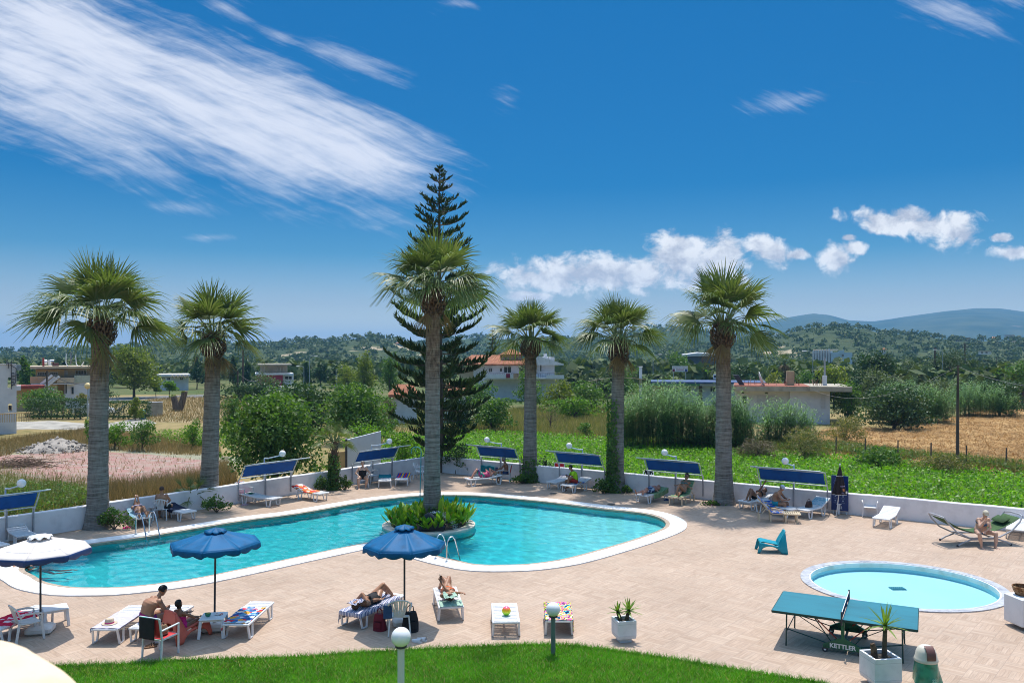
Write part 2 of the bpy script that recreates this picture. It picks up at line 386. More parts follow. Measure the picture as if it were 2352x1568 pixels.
M_straw_ground = ground_mat('mown_straw', [(.36,(.25,.145,.055)),(.5,(.38,.23,.095)),(.62,(.47,.31,.14))], .12, 1.1)
M_crop_ground = ground_mat('field_soil', [(.36,(.05,.085,.02)),(.5,(.07,.12,.025)),(.64,(.11,.13,.045))], .2, 2)
M_meadow = ground_mat('green_meadow', [(.34,(.05,.08,.025)),(.46,(.085,.115,.04)),(.56,(.12,.125,.05)),(.68,(.22,.18,.09))], .035, .5)
M_far = ground_mat('far_plain', [(.36,(.035,.06,.022)),(.5,(.06,.085,.03)),(.57,(.12,.12,.05)),(.64,(.26,.2,.10))], .012, .07)
M_whitewash = mat('whitewashed_plaster', (.80,.78,.79), .85, .04, 2.2, .12, spec=.2, c2=(.68,.66,.67), bscale=30)
M_cope = mat('white_painted_coping', (.80,.80,.79), .7, .03, 2.2, .05, c2=(.62,.60,.56))
M_lip = mat('travertine_lip', (.40,.31,.23), .65, .18, 5)
def m_marble():
    m, nt, b = new_mat('grey_veined_marble')
    f = noi(nt, mapping(nt, wpos(nt), rot=(0,0,.6), scale=(1,3,1)), 2.4, 7, .65, 1.6)
    nt.links.new(ramp(nt,f,[(.36,(.20,.21,.24)),(.46,(.38,.385,.41)),(.6,(.52,.52,.53))]), b.inputs['Base Color']); b.inputs['Roughness'].default_value = .45; return m
M_marble = m_marble()
def m_pool(name, c, tile=.0):
    m, nt, b = new_mat(name)
    f = noi(nt, wpos(nt), .5, 3)
    nt.links.new(ramp(nt,f,[(.3,tuple(k*.9 for k in c)),(.6,c)]), b.inputs['Base Color']); b.inputs['Roughness'].default_value = .6; return m
def m_poolpaint():
    m, nt, b = new_mat('turquoise_pool_paint'); p = wpos(nt)
    sp = nd(nt,'ShaderNodeSeparateXYZ'); nt.links.new(p,sp.inputs[0])
    c = ramp(nt, ma(nt,'MULTIPLY_ADD',ma(nt,'ADD',sp.outputs[0],ma(nt,'MULTIPLY',noi(nt,p,.3,2),2.0)),.1,.35), [(.18,(.001,.52,.57)),(.45,(.004,.58,.62)),(.75,(.17,.74,.76))])
    nt.links.new(c,b.inputs['Base Color']); b.inputs['Roughness'].default_value = .6; return m
M_pool = m_poolpaint()
M_kpool = m_pool('pale_blue_pool_paint', (.43,.78,.86))
def m_water(name, sc_, st, tint, det=3, dist=.06):
    """clear water: mirror of the sky by Fresnel over a tinted, rippled see-through body"""
    m, nt, b = new_mat(name); nt.nodes.remove(b)
    bp = nd(nt,'ShaderNodeBump'); bp.inputs['Strength'].default_value = st; bp.inputs['Distance'].default_value = dist
    v = wpos(nt)
    h = ma(nt,'ADD', noi(nt, mapping(nt,v,rot=(0,0,.5),scale=(1,1.5,1)), sc_, det, .55, .9), ma(nt,'MULTIPLY',noi(nt, mapping(nt,v,rot=(0,0,-.7),scale=(1.3,1,1)), sc_*.37, 2, .5, .5),1.6))
    nt.links.new(h, bp.inputs['Height'])
    fr = nd(nt,'ShaderNodeFresnel'); fr.inputs['IOR'].default_value = 1.33; nt.links.new(bp.outputs[0], fr.inputs['Normal'])
    gl = nd(nt,'ShaderNodeBsdfGlossy'); gl.inputs['Roughness'].default_value = .06; nt.links.new(bp.outputs[0], gl.inputs['Normal'])
    rf = nd(nt,'ShaderNodeBsdfTransparent'); rf.inputs['Color'].default_value = tint+(1,)
    mx = nd(nt,'ShaderNodeMixShader'); nt.links.new(fr.outputs[0], mx.inputs[0]); nt.links.new(rf.outputs[0], mx.inputs[1]); nt.links.new(gl.outputs[0], mx.inputs[2])
    nt.links.new(mx.outputs[0], nt.nodes['Material Output'].inputs['Surface']); return m
def m_refr(name):
    m, nt, b = new_mat(name); nt.nodes.remove(b)
    fr = nd(nt,'ShaderNodeFresnel'); fr.inputs['IOR'].default_value = 1.33
    gl = nd(nt,'ShaderNodeBsdfGlossy'); gl.inputs['Roughness'].default_value = .03
    rf = nd(nt,'ShaderNodeBsdfRefraction'); rf.inputs['IOR'].default_value = 1.33; rf.inputs['Roughness'].default_value = 0; rf.inputs['Color'].default_value = (.97,1,1,1)
    mx = nd(nt,'ShaderNodeMixShader'); nt.links.new(ma(nt,'MULTIPLY',fr.outputs[0],.72), mx.inputs[0]); nt.links.new(rf.outputs[0], mx.inputs[1]); nt.links.new(gl.outputs[0], mx.inputs[2])
    nt.links.new(mx.outputs[0], nt.nodes['Material Output'].inputs['Surface']); return m
M_refr = m_refr('rippled_pool_water')
def rippled(name, loop, z, m, amp, step, hole=None):
    x0,x1,y0,y1 = min(p.x for p in loop),max(p.x for p in loop),min(p.y for p in loop),max(p.y for p in loop); nx, ny = int((x1-x0)/step)+2, int((y1-y0)/step)+2
    r = np.random.RandomState(8); X, Y = np.meshgrid(x0-step/2+step*np.arange(nx+1), y0-step/2+step*np.arange(ny+1)); Z = np.zeros_like(X)
    for i in range(46):                              # wind ripples: many small sine trains, mostly one way
        a = r.normal(.9,.8); L = r.uniform(.22,1.0); k = 2*math.pi/L; ph = r.uniform(0,6.3)
        Z += amp*L**1.15*np.sin(k*(X*math.cos(a)+Y*math.sin(a))+ph+1.2*np.sin(.7*X+ph)+1.1*np.sin(.6*Y+2*ph))
    P = np.array([(p.x,p.y) for p in loop]); cx_, cy_ = X[:-1,:-1]+step/2, Y[:-1,:-1]+step/2; ins = np.zeros(cx_.shape,bool)
    for i in range(len(P)):
        a, b = P[i], P[i-1]; ins ^= ((a[1] > cy_) != (b[1] > cy_)) & (cx_ < (b[0]-a[0])*(cy_-a[1])/((b[1]-a[1]) or 1e-9)+a[0])
    if hole: ins &= np.hypot(cx_-hole[0].x,cy_-hole[0].y) > hole[1]
    jj, ii = np.nonzero(ins); w = nx+1; Fc = np.stack([jj*w+ii,jj*w+ii+1,(jj+1)*w+ii+1,(jj+1)*w+ii],1); us, inv = np.unique(Fc,return_inverse=True)
    V = np.stack([X.ravel(),Y.ravel(),z+Z.ravel()],1)[us]
    return tag(np_mesh(name,V,inv.reshape(-1,4),m,None,True),kind='structure')
M_water = m_water('pool_water', 5.5, 1.0, (.93,.995,.995), 5, .11)
M_kwater = m_water('shallow_water', 1.2, .06, (.90,.99,1.0))
# ---- the ground, one sheet out to the horizon, open under the deck
GH = offset([Vector(p) for p in deck_outer], -.25)
sheet('ground', [[(-1400,-60),(1400,-60),(1400,520),(-1400,520)], GH], GZ, M_ground)
sheet('far_ground', [[(-9000,505),(9000,505),(9000,9000),(-9000,9000)]], GZ-.15, M_far)
# ---- deck, coping, basins, water
hole1 = offset(POOL, .5); hole2 = [ell_(i*math.pi/36, KRX-.12, KRY-.12) for i in range(72)]
sheet('pool_deck', [deck_outer, hole1, hole2], 0.0, M_deck)
def ring(name, a, b, z0, z1, m):
    """flat ring between two loops with an outer and inner edge"""
    n = len(a); q = MB()
    vs = [(p.x,p.y,z1) for p in a]+[(p.x,p.y,z1) for p in b]+[(p.x,p.y,z0) for p in a]+[(p.x,p.y,z0) for p in b]
    fs = []
    for i in range(n):
        j = (i+1)%n
        fs += [(i,j,n+j,n+i),(2*n+j,2*n+i,i,j),(n+i,n+j,3*n+j,3*n+i)]
    q.add(vs, fs); return tag(q.build(name, m), kind='structure')
ring('pool_lip', POOL, LIP, -.12, .022, M_lip)
ring('pool_coping', LIP, COPE, -.05, .034, M_cope)
ring('wading_pool_coping', K_in, K_out, -.06, .03, M_marble)
ring('wading_pool_rim', [ell_(i*math.pi/36, KRX-.28, KRY-.28) for i in range(72)], K_in, -.12, .018, M_cope)
def basin(name, loop, depth, m, zt):
    q = MB(); n = len(loop)
    top = [(p.x,p.y,zt) for p in loop]; bot = [(p.x,p.y,depth(p)) for p in loop]
    q.add(top+bot, [(i,(i+1)%n,n+(i+1)%n,n+i) for i in range(n)])
    _, fs = tess([loop]); q.add(bot, fs); return tag(q.build(name, m), kind='structure')
def pdepth(p):
    return -1.1
POOLB = offset(POOL, .02)
basin('pool_basin', POOLB, pdepth, M_pool, .01)
K_b = [ell_(i*math.pi/36, KRX-.27, KRY-.27) for i in range(72)]
basin('wading_pool_basin', K_b, lambda p: -.24, M_kpool, .01)
isl = [Vector((IC.x+IR*math.cos(a*math.pi/24), IC.y+IR*math.sin(a*math.pi/24)*.98,0)) for a in range(48)]
wz = -.055
def water_body(name, loops, z, m, zb=None):
    q = MB(); vs, fs = tess(loops, z); q.add(vs, fs); return tag(q.build(name, m), kind='structure')
w_ = rippled('pool_water', offset(POOL,.05), wz, M_refr, .0015, .046, (IC,IR-.06)); w_.cycles.is_caustics_caster = True
for n_ in ('pool_basin',): bpy.data.objects[n_].cycles.is_caustics_receiver = True
water_body('wading_pool_water', [K_b], -.05, M_kwater)
# drain grate on the wading pool floor
q = MB(); g0 = at(2062,1351,-.23)
for i in range(7): q.box((g0.x-.17+i*.056, g0.y, -.225), (.036,.24,.03))
q.box((g0.x,g0.y,-.234),(.42,.27,.02)); tag(q.build('drain_grate', mat('teal_grate',(.03,.22,.27))), 'teal square drain grate on the floor of the round wading pool', 'drain')
# island
isl_t = thing('planting_island', 'round beige stone planting island standing in the big pool', 'planter', (IC.x,IC.y,0))
M_stone = mat('beige_island_stone', (.62,.55,.47), .8, .12, 4, .15); M_soil = mat('dark_soil', (.05,.04,.03), .95, .3, 9, .4)
MB().lathe([(IR,-.12),(IR,.015),(IR-.03,.035),(IR-.34,.035),(IR-.36,.0),(IR-.36,-.2)], 64, cap=False).build('rim', M_stone, isl_t, True)
MB().lathe([(IR-.005,-.9),(IR-.005,-.11)], 64, cap=False).build('submerged_wall', M_pool, isl_t, True)
MB().lathe([(IR-.35,-.04),(.01,.06)], 40, cap=False).build('soil', M_soil, isl_t)
# ---- walls
def wall(name, a, b, label, h=.86, t=.22, cap_over=.0):
    w = thing(name, label, 'wall', (a.x,a.y,0)); d = (b-a); L = d.length; d.normalize(); w.rotation_euler = (0,0,math.atan2(d.y,d.x))
    s = -1 if d.cross(Vector((-a.x,-a.y,0))).z > 0 else 1     # thickness grows away from the camera
    n = max(2,int(L/1.2)); q = MB(); rr = random.Random(5)
    dz = [rr.uniform(-.012,.012) for _ in range(n+1)]
    vs = []
    for i in range(n+1):
        x = L*i/n
        for (yy, zz) in ((0,-.5),(0,h-.03),(.03*s,h),(t*s-.03*s,h),(t*s,h-.03),(t*s,-.5)): vs.append((x,yy,zz+(dz[i] if zz>0 else 0)))
    fs = [(i*6+k,(i+1)*6+k,(i+1)*6+k+1,i*6+k+1) for i in range(n) for k in range(5)]
    fs += [(0,1,2,3,4,5),tuple(n*6+k for k in range(5,-1,-1))]
    q.add(vs, fs); q.build('masonry', M_whitewash, w); return w
Lc = CORNER + Ld*.22
wall('boundary_wall', Lc, Lend, 'long whitewashed low wall at the left of the pool, below the sports court')
wall('boundary_wall', CORNER, Rend, 'long whitewashed low wall at the right of the pool, in front of the green crop field')
# ---- lawn
lawn_px = [(-150,1532),(60,1530),(178,1528),(290,1524),(400,1517.5),(522,1512.7),(690,1507.5),(828,1497.7),(944,1492),(1037,1487.5),(1125,1483.9),(1201,1481.3),(1293,1480.4),(1386,1490.6),(1488,1504.5),(1580,1519),(1670,1534),(1786,1552),(1896,1569)]
lawn = [at(x,y) for x, y in lawn_px]; lawn = spline(lawn, False, 5)
lawn_poly = lawn + [at(2300,1640), Vector((9,6,0)), Vector((-12,6,0))]
M_lawn = ground_mat('lawn_thatch', [(.36,(.04,.12,.006)),(.5,(.06,.17,.008)),(.62,(.10,.20,.015))], .5, 4)
sheet('lawn', [lawn_poly], .012, M_lawn)
# ---- hills: ridges with real relief, one behind the other
def ridge(name, line, Rc, R0, R1, m, amp, z0=GZ, nv=26, step=12, seed=0.0, back=.35):
    """terrain whose skyline follows measured directions; crest at distance Rc, foot at R0, falling away to R1"""
    xs = [p[0] for p in line]; ys = [p[1] for p in line]; us = np.arange(xs[0], xs[-1]+1, step)
    crest = np.interp(us, xs, ys); V = []; 
    for j in range(nv+1):
        t = j/nv
        for k, x in enumerate(us):
            zc = HC+(HY-crest[k])/F*Rc
            if t <= .7:
                s = t/.7; Y = R0+(Rc-R0)*s; s2 = s*s*(3-2*s); z = z0-1+(zc-z0+1)*(s2*.75+s*.25)
            else:
                s = (t-.7)/.3; Y = Rc+(R1-Rc)*s; z = zc-(zc-z0)*back*s*s*2
            X = (x-CX)/F*Y; nz = fbm(X+seed*99, Y, 3.2/Rc, 5)*amp
            V.append((X, Y, z+nz*(min(1,t*3) if abs(t-.7) > .09 else .35)))
    n = len(us); Fc = [(j*n+k, j*n+k+1, (j+1)*n+k+1, (j+1)*n+k) for j in range(nv) for k in range(n-1)]
    return tag(np_mesh(name, V, Fc, m, smooth=True), kind='structure')
def hillmat(name, g1, g2, e, s, thr=.6):
    m, nt, b = new_mat(name); p = wpos(nt)
    c = ramp(nt, noi(nt,p,s*3,6,.65), [(.35,g1),(.6,g2)])
    ex = ma(nt,'MULTIPLY',nd_s(nt, noi(nt,mapping(nt,p,scale=(1,.8,3)),s*1.1,6,.6), thr, thr+.05), nd_s(nt, noi(nt,p,s*6,3), .42, .52))
    c = mixc(nt, ex, c, e); nt.links.new(c, b.inputs['Base Color']); b.inputs['Roughness'].default_value = 1; b.inputs['Specular IOR Level'].default_value = .05
    bump(nt, b, noi(nt,p,s*10,6,.7), .9, 2.0); return m
M_hill = hillmat('scrub_hill', (.035,.056,.024), (.08,.098,.042), (.42,.34,.23), .012)
M_hill2 = hillmat('wooded_hill', (.028,.05,.024), (.065,.09,.04), (.36,.30,.21), .008, .63)
M_mtn = hillmat('mountain_slope', (.03,.055,.035), (.075,.095,.055), (.24,.2,.15), .0022, .62)
LINE_A = [(-700,800),(-300,806),(0,815),(40,809),(100,808),(160,806),(250,808),(330,793),(365,788),(400,786),(470,786),(525,792),(600,796),(647,796),(691,785),(744,785),(786,783),(820,778),(855,775),(897,780),(925,793),(1000,806),(1080,812),(1200,815)]
LINE_B = [(800,812),(900,800),(1000,785),(1072,778),(1100,774),(1150,780),(1250,782),(1330,784),(1400,779),(1460,762),(1502,755),(1538,752),(1594,760),(1660,776),(1730,782),(1800,790),(1900,800)]
LINE_C = [(1500,800),(1640,792),(1720,782),(1790,772),(1827,760),(1882,750),(1930,753),(1993,756),(2010,764),(2060,768),(2146,776),(2200,783),(2300,784),(2352,782),(2600,770),(3200,780)]
LINE_M = [(1380,796),(1500,780),(1650,758),(1740,742),(1804,730.5),(1868,720.5),(1905,724),(1949,736.5),(2007,739.5),(2077,728),(2160,717),(2243,707.5),(2299,708.5),(2352,716),(2480,735),(2650,722),(2900,745),(3400,760)]
ridge('hill', LINE_A, 800, 420, 1500, M_hill, 3.0, seed=1)
ridge('hill', LINE_B, 1150, 520, 2000, M_hill2, 4.0, seed=2)
ridge('hill', LINE_C, 700, 360, 1300, M_hill, 2.6, seed=3)
ridge('mountain', LINE_M, 3600, 1500, 5200, M_mtn, 26.0, seed=4, nv=40, step=10)
# ---- fields
def poly(pts, z=GZ): return [at(x,y,z) for x, y in pts]
P_court = poly([(52,1044),(210,1036),(330,1043),(512,1062),(470,1092),(400,1106),(290,1117),(130,1108),(0,1090),(-220,1062),(-120,1050)])
def m_court():
    m, nt, b = new_mat('worn_red_court'); p = wpos(nt)
    c = ramp(nt, noi(nt,p,.5,6,.65), [(.3,(.28,.13,.105)),(.5,(.33,.17,.14)),(.64,(.31,.22,.17))])
    c = mixc(nt, ma(nt,'MULTIPLY',nd_s(nt,noi(nt,p,1.6,7,.75),.47,.60),.8), c, (.31,.25,.19))
    nt.links.new(c,b.inputs['Base Color']); b.inputs['Roughness'].default_value=.9; return m
P_apron = poly([(0,1026),(170,1020),(330,1030),(560,1052),(520,1110),(420,1140),(250,1160),(100,1150),(-100,1120),(-300,1075),(-200,1035)])
sheet('court_apron', [P_apron], GZ+.01, ground_mat('grey_green_apron', [(.36,(.22,.22,.15)),(.5,(.29,.28,.2)),(.6,(.32,.26,.15))], .3, 1.5))
sheet('sports_court', [P_court], GZ+.02, m_court())
M_line = mat('worn_white_line', (.55,.48,.44), .9, .3, 3)
q = MB()
for (a, b) in (((98,1059),(207,1069)),((258,1073),(330,1082)),((258,1048),(450,1064)),((330,1083),(440,1071)),((180,1098),(330,1083)),((20,1083),(130,1103)),((130,1103),(290,1112))):
    A, B = at(*a,GZ+.03), at(*b,GZ+.03); d = (B-A).normalized(); s = Vector((-d.y,d.x,0))*.035
    q.add([A-s,B-s,B+s,A+s],[(0,1,2,3)])
tag(q.build('court_lines', M_line), kind='structure')
P_crop = [CORNER+Vector((-4.6,2.2,GZ)), CORNER+Vector((.3,.28,GZ))] + [Rend+Vector((.2,.35,GZ))] + poly([(2352,1098),(2200,1080),(2060,1064),(1900,1050),(1720,1040),(1600,1030),(1400,1012),(1250,1000),(1060,994),(900,1005)])
P_crop = [Vector((p.x,p.y,0)) for p in P_crop]
sheet('crop_field', [P_crop], GZ+.02, M_crop_ground)
P_straw = [Vector((p.x,p.y,0)) for p in poly([(1900,1052),(2060,1062),(2200,1077),(2352,1095),(2700,1130),(2900,1000),(2600,900),(2345,905),(2300,935),(2190,960),(2080,985),(1980,985),(1900,990),(1860,1010)])]
def straw_ground():
    x0, x1 = min(p.x for p in P_straw), max(p.x for p in P_straw); y0, y1 = min(p.y for p in P_straw), max(p.y for p in P_straw)
    nx, ny = 170, 120; V = []; idx = {}; Fc = []
    for j in range(ny+1):
        for i in range(nx+1):
            x, y = x0+(x1-x0)*i/nx, y0+(y1-y0)*j/ny
            V.append((x,y,GZ+.03+.28*max(0,fbm(x,y,.55,4)+.25)))
    for j in range(ny):
        for i in range(nx):
            if pip((x0+(x1-x0)*(i+.5)/nx, y0+(y1-y0)*(j+.5)/ny), P_straw): Fc.append((j*(nx+1)+i,j*(nx+1)+i+1,(j+1)*(nx+1)+i+1,(j+1)*(nx+1)+i))
    tag(np_mesh('straw_field', V, Fc, M_straw_ground, smooth=True), kind='structure')
straw_ground()
P_dry = [Vector((p.x,p.y,0)) for p in poly([(336,968),(340,918),(420,912),(540,912),(560,930),(600,960),(560,975)])]
sheet('dry_field', [P_dry], GZ+.012, ground_mat('stubble', [(.36,(.20,.17,.08)),(.47,(.30,.235,.125)),(.56,(.36,.27,.15)),(.66,(.17,.16,.07))], .12, 1.2))
P_strip = [Vector((p.x,p.y,0)) for p in poly([(1000,994),(1180,940),(1400,938),(1440,1000),(1400,1013),(1250,1001),(1060,995)])]
sheet('weed_strip', [P_strip], GZ+.011, ground_mat('weed_strip', [(.38,(.12,.11,.045)),(.5,(.24,.18,.09)),(.62,(.28,.22,.11))], .2, 2))
M_asph = mat('sun_bleached_asphalt', (.17,.165,.16), .9, .12, .6)
sheet('meadow', [poly([(-300,836),(2800,836),(2800,900),(2345,908),(1900,950),(1680,960),(1400,930),(1180,940),(980,985),(620,958),(560,908),(340,906),(-40,912),(-300,915)])], GZ+.006, M_meadow)
RD = poly([(-40,926),(180,924),(340,917),(480,912),(480,906),(340,910),(180,915),(-40,917)])
sheet('road', [RD], GZ+.016, M_asph)
sheet('pavement', [poly([(230,975),(330,958),(360,972),(300,990),(60,985),(0,992),(0,970),(120,966)])], GZ+.014, mat('pale_concrete',(.36,.33,.28),.9,.25,.8))

for (x,y,l) in ((1271,1133,'round dark drain cover on the deck in front of the lime-shirted man'),(1404,1158,'small dark drain cover on the deck behind the right end of the pool')):
    b = at(x,y); q = MB(); q.lathe([(.17,0),(.17,.012),(.14,.014),(.01,.014)],18,(b.x,b.y,.002)); tag(q.build('drain_cover',mat('drain_iron',(.06,.055,.05),.6)),l,'drain')
# ------------------------------------------------------------------ vegetation
NR = np.random.RandomState(11)
def unit(a): return a/np.maximum(np.linalg.norm(a,axis=-1,keepdims=True),1e-9)
def leaf_quads(P, N, L, Wd, axis=None, bend=0.0):
    """one leaf (diamond-ish quad) per point: P centres, N blade normals, L lengths, Wd widths"""
    n = len(P); t = unit(np.cross(N, axis if axis is not None else NR.normal(size=(n,3))))
    b = unit(np.cross(N, t)); L = np.asarray(L).reshape(-1,1); Wd = np.asarray(Wd).reshape(-1,1)
    V = np.stack([P-t*L*.5, P-b*Wd*.5+t*L*.04, P+t*L*.5-N*L*bend, P+b*Wd*.5+t*L*.04], 1).reshape(-1,3)
    return V, np.arange(n*4).reshape(n,4)
def cat(parts):
    V, Fs, o = [], [], 0
    for v, f in parts: V.append(v); Fs.append(f+o); o += len(v)
    return np.concatenate(V), np.concatenate(Fs)
def crown_points(blobs, n, sub=9, shell=.72, subr=.42):
    """points spread through many small clumps sitting on a few big lobes -> uneven outline with gaps"""
    lobes = []
    for (c, r) in blobs:
        c = np.array(c,float); r = np.array(r,float)
        for k in range(sub):
            d = unit(NR.normal(size=3)); d[2] = d[2] if d[2] > -.55 else -d[2]*.5
            lobes.append((c+d*r*NR.uniform(.5,.86), r*subr*NR.uniform(.7,1.25)))
        lobes.append((c, r*.62))
    w = np.array([np.prod(r)**(2/3) for c, r in lobes]); w /= w.sum()
    idx = NR.choice(len(lobes), n, p=w); C_ = np.array([l[0] for l in lobes])[idx]; Rr = np.array([l[1] for l in lobes])[idx]
    d = unit(NR.normal(size=(n,3))); rad = shell+(1-shell)*NR.rand(n,1)**.6
    rad = np.where(NR.rand(n,1) < .10, rad*NR.uniform(1.05,1.35,(n,1)), rad)
    return C_+d*Rr*rad, d
def foliage(name, blobs, n, size, m, parent=None, asp=.55, sub=9, subr=.42, up=.25, bend=.15, jitter=.8):
    P, d = crown_points(blobs, n, sub, subr=subr)
    N = unit(d*.7+NR.normal(size=d.shape)*jitter+np.array([0,0,up])); L = size*NR.uniform(.6,1.35,n)
    V, Fc = leaf_quads(P, N, L, L*asp, bend=bend)
    return np_mesh(name, V, Fc, m, parent)
M_bark = mat('grey_brown_bark', (.13,.10,.075), .9, .3, 6, .5, stretch=(1,1,.3))
LM = dict(
 olive = leafmat('grey_olive_leaves', [(.090,.128,.060),(.150,.188,.098),(.068,.098,.045),(.195,.225,.135)], .6, .25),
 dark = leafmat('dark_evergreen_leaves', [(.025,.059,.021),(.063,.116,.038),(.038,.084,.029),(.095,.147,.046)], .5, .2),
 mid = leafmat('mid_green_leaves', [(.052,.114,.021),(.105,.184,.038),(.070,.149,.028),(.149,.228,.052)], .5, .35),
 bright = leafmat('bright_green_leaves', [(.081,.176,.016),(.135,.257,.027),(.068,.149,.016),(.189,.297,.041)], .5, .4),
 yellow = leafmat('yellow_green_leaves', [(.12,.165,.02),(.21,.25,.03),(.085,.12,.018),(.27,.29,.05)], .5, .35),
 lime = leafmat('gold_green_leaves', [(.156,.182,.026),(.260,.273,.052),(.117,.143,.023),(.312,.312,.078)], .5, .35),
 pine = leafmat('pine_needles', [(.035,.068,.022),(.07,.11,.034),(.095,.135,.042),(.05,.08,.028)], .6, .18, clump=.2),
 palm = leafmat('fan_palm_blades', [(.075,.12,.032),(.13,.175,.05),(.095,.135,.038),(.19,.215,.09)], .44, .28, tcol=(1.35,1.45,.6), clump=.12),
 dryp = leafmat('dead_palm_blades', [(.20,.14,.07),(.26,.19,.10),(.15,.10,.05)], .8, .2),
 straw = leafmat('straw_stalks', [(.34,.20,.08),(.46,.29,.12),(.54,.36,.17),(.27,.15,.06)], .8, .2, tcol=(1.2,1.0,.7), cscale=1.2),
 dry = leafmat('dry_grass_stalks', [(.300,.210,.090),(.400,.290,.140),(.220,.170,.070),(.140,.140,.050)], .8, .25, tcol=(1.2,1.05,.6), cscale=.5),
 weed = leafmat('weeds', [(.069,.103,.023),(.161,.172,.057),(.287,.218,.103),(.103,.138,.034),(.380,.299,.149)], .7, .3, cscale=.5),
 grass = leafmat('lawn_blades', [(.061,.203,.008),(.101,.284,.014),(.074,.230,.009),(.162,.351,.027)], .5, .35, clump=.34, cscale=1.1),
 crop = leafmat('crop_leaves', [(.09,.215,.012),(.15,.32,.02),(.115,.255,.014),(.23,.38,.04)], .45, .4, clump=.26, cscale=.45),
 reed = leafmat('reed_blades', [(.060,.128,.037),(.119,.221,.060),(.085,.170,.048),(.204,.306,.102)], .38, .3, clump=.25, cscale=.5),
 scrub = leafmat('dead_scrub', [(.150,.112,.075),(.240,.180,.120),(.105,.083,.053),(.195,.180,.090)], .9, .1),
 canna = leafmat('canna_leaves', [(.053,.150,.012),(.105,.240,.018),(.240,.360,.030),(.075,.195,.015),(.375,.405,.045)], .35, .4, clump=.1),
 yucca = leafmat('yucca_leaves', [(.072,.144,.024),(.144,.228,.036),(.204,.288,.060)], .4, .3),
 wood = leafmat('far_wood_leaves', [(.045,.075,.022),(.085,.118,.036),(.13,.155,.055),(.06,.09,.026)], .8, .15, clump=.4, cscale=.09),
)
def limbs(b, base, tips, r):
    for t in tips:
        a = Vector(base); c = Vector(t); mid = a.lerp(c,.5)+Vector((rnd.uniform(-.1,.1),rnd.uniform(-.1,.1),.12))*(c-a).length
        b.tube([a, mid, c], [r,r*.65,r*.25], 6)
def tree(name, label, loc, blobs, n, size, leaf, group=None, trunk=None, tr=.12, asp=.55, sub=9, subr=.42, cat_='tree', jitter=.8, up=.25):
    t = thing(name, label, cat_, loc, 0, group)
    b = MB(); hb = trunk if trunk is not None else blobs[0][0][2]-blobs[0][1][2]*.5
    b.tube([(0,0,-.2),(rnd.uniform(-.05,.05)*hb,rnd.uniform(-.05,.05)*hb,hb*.55),(0,0,hb)], [tr*1.25,tr,tr*.8], 8)
    limbs(b, (0,0,hb*.8), [c for c, r in blobs], tr*.7)
    b.build('trunk' if cat_ == 'tree' else 'stem', M_bark, t, True)
    foliage('crown' if cat_ == 'tree' else 'foliage', blobs, n, size, LM[leaf], t, asp, sub, subr, up, jitter=jitter)
    return t
def boxtree(name, label, x0, x1, yt, yb, leaf, n=2600, nb=5, size=None, group=None, Y=None, cat_='tree', bare=.12, asp=.55, z=GZ, cone=0.0, depth=1.0, sub=9, subr=.42, size_k=.055, jitter=.8):
    """tree whose silhouette was measured in the photograph as columns x0..x1 and rows yt..yb"""
    if Y is None: Y = at(0,yb,z).y
    cx = ((x0+x1)/2-CX)*Y/F; w = (x1-x0)*Y/F; zt = HC-(yt-HY)*Y/F; h = zt-z
    blobs = []
    for i in range(nb):
        f = (i+.5)/nb; zz = h*(bare+(1-bare)*(.15+.62*f)); k = 1-cone*f
        rx = w*.5*k; a = 2.4*i
        off = w*.22*k*(0 if nb == 1 else 1)*(1-.6*f)
        blobs.append(((off*math.cos(a), off*math.sin(a)*depth, zz), (rx*.74, rx*.74*depth, h*(1-bare)*(.26 if nb > 2 else .45))))
    if size is None: size = max(.10, (w*h)**.5*size_k)
    return tree(name, label, (cx, Y, z), blobs, n, size, leaf, group, trunk=h*(bare+.12), tr=max(.05,w*.025), asp=asp, cat_=cat_, sub=sub, subr=subr, jitter=jitter)
# ---- fan palms
def m_trunk():
    m, nt, b = new_mat('ringed_palm_trunk'); o = coords(nt)
    v = mapping(nt, o, scale=(1.6,1.6,26)); f = noi(nt, v, 1.0, 4, .6, .6); g = noi(nt, mapping(nt,o,scale=(9,9,3)), 1.0, 4, .7)
    sp = nd(nt,'ShaderNodeSeparateXYZ'); nt.links.new(o, sp.inputs[0]); hi = nd_s(nt, sp.outputs[2], 4.6, 6.2)
    c = ramp(nt, ma(nt,'ADD',ma(nt,'MULTIPLY',f,.7),ma(nt,'MULTIPLY',g,.3)), [(.32,(.07,.064,.056)),(.46,(.19,.172,.15)),(.58,(.28,.26,.235)),(.72,(.36,.335,.30))])
    c2 = ramp(nt, ma(nt,'ADD',ma(nt,'MULTIPLY',f,.4),ma(nt,'MULTIPLY',g,.6)), [(.34,(.05,.036,.025)),(.48,(.17,.125,.09)),(.66,(.33,.26,.19))])
    nt.links.new(mixc(nt,hi,c,c2), b.inputs['Base Color']); b.inputs['Roughness'].default_value = .9; b.inputs['Specular IOR Level'].default_value = .15
    bump(nt, b, ma(nt,'ADD',f,ma(nt,'MULTIPLY',ma(nt,'MULTIPLY',g,hi),1.3)), .9, .05); return m
M_trunk = m_trunk(); M_boot = mat('dry_frond_bases', (.12,.075,.045), .9, .4, 9, .4)
M_petiole = mat('palm_petioles', (.13,.17,.06), .5, .2, 5)
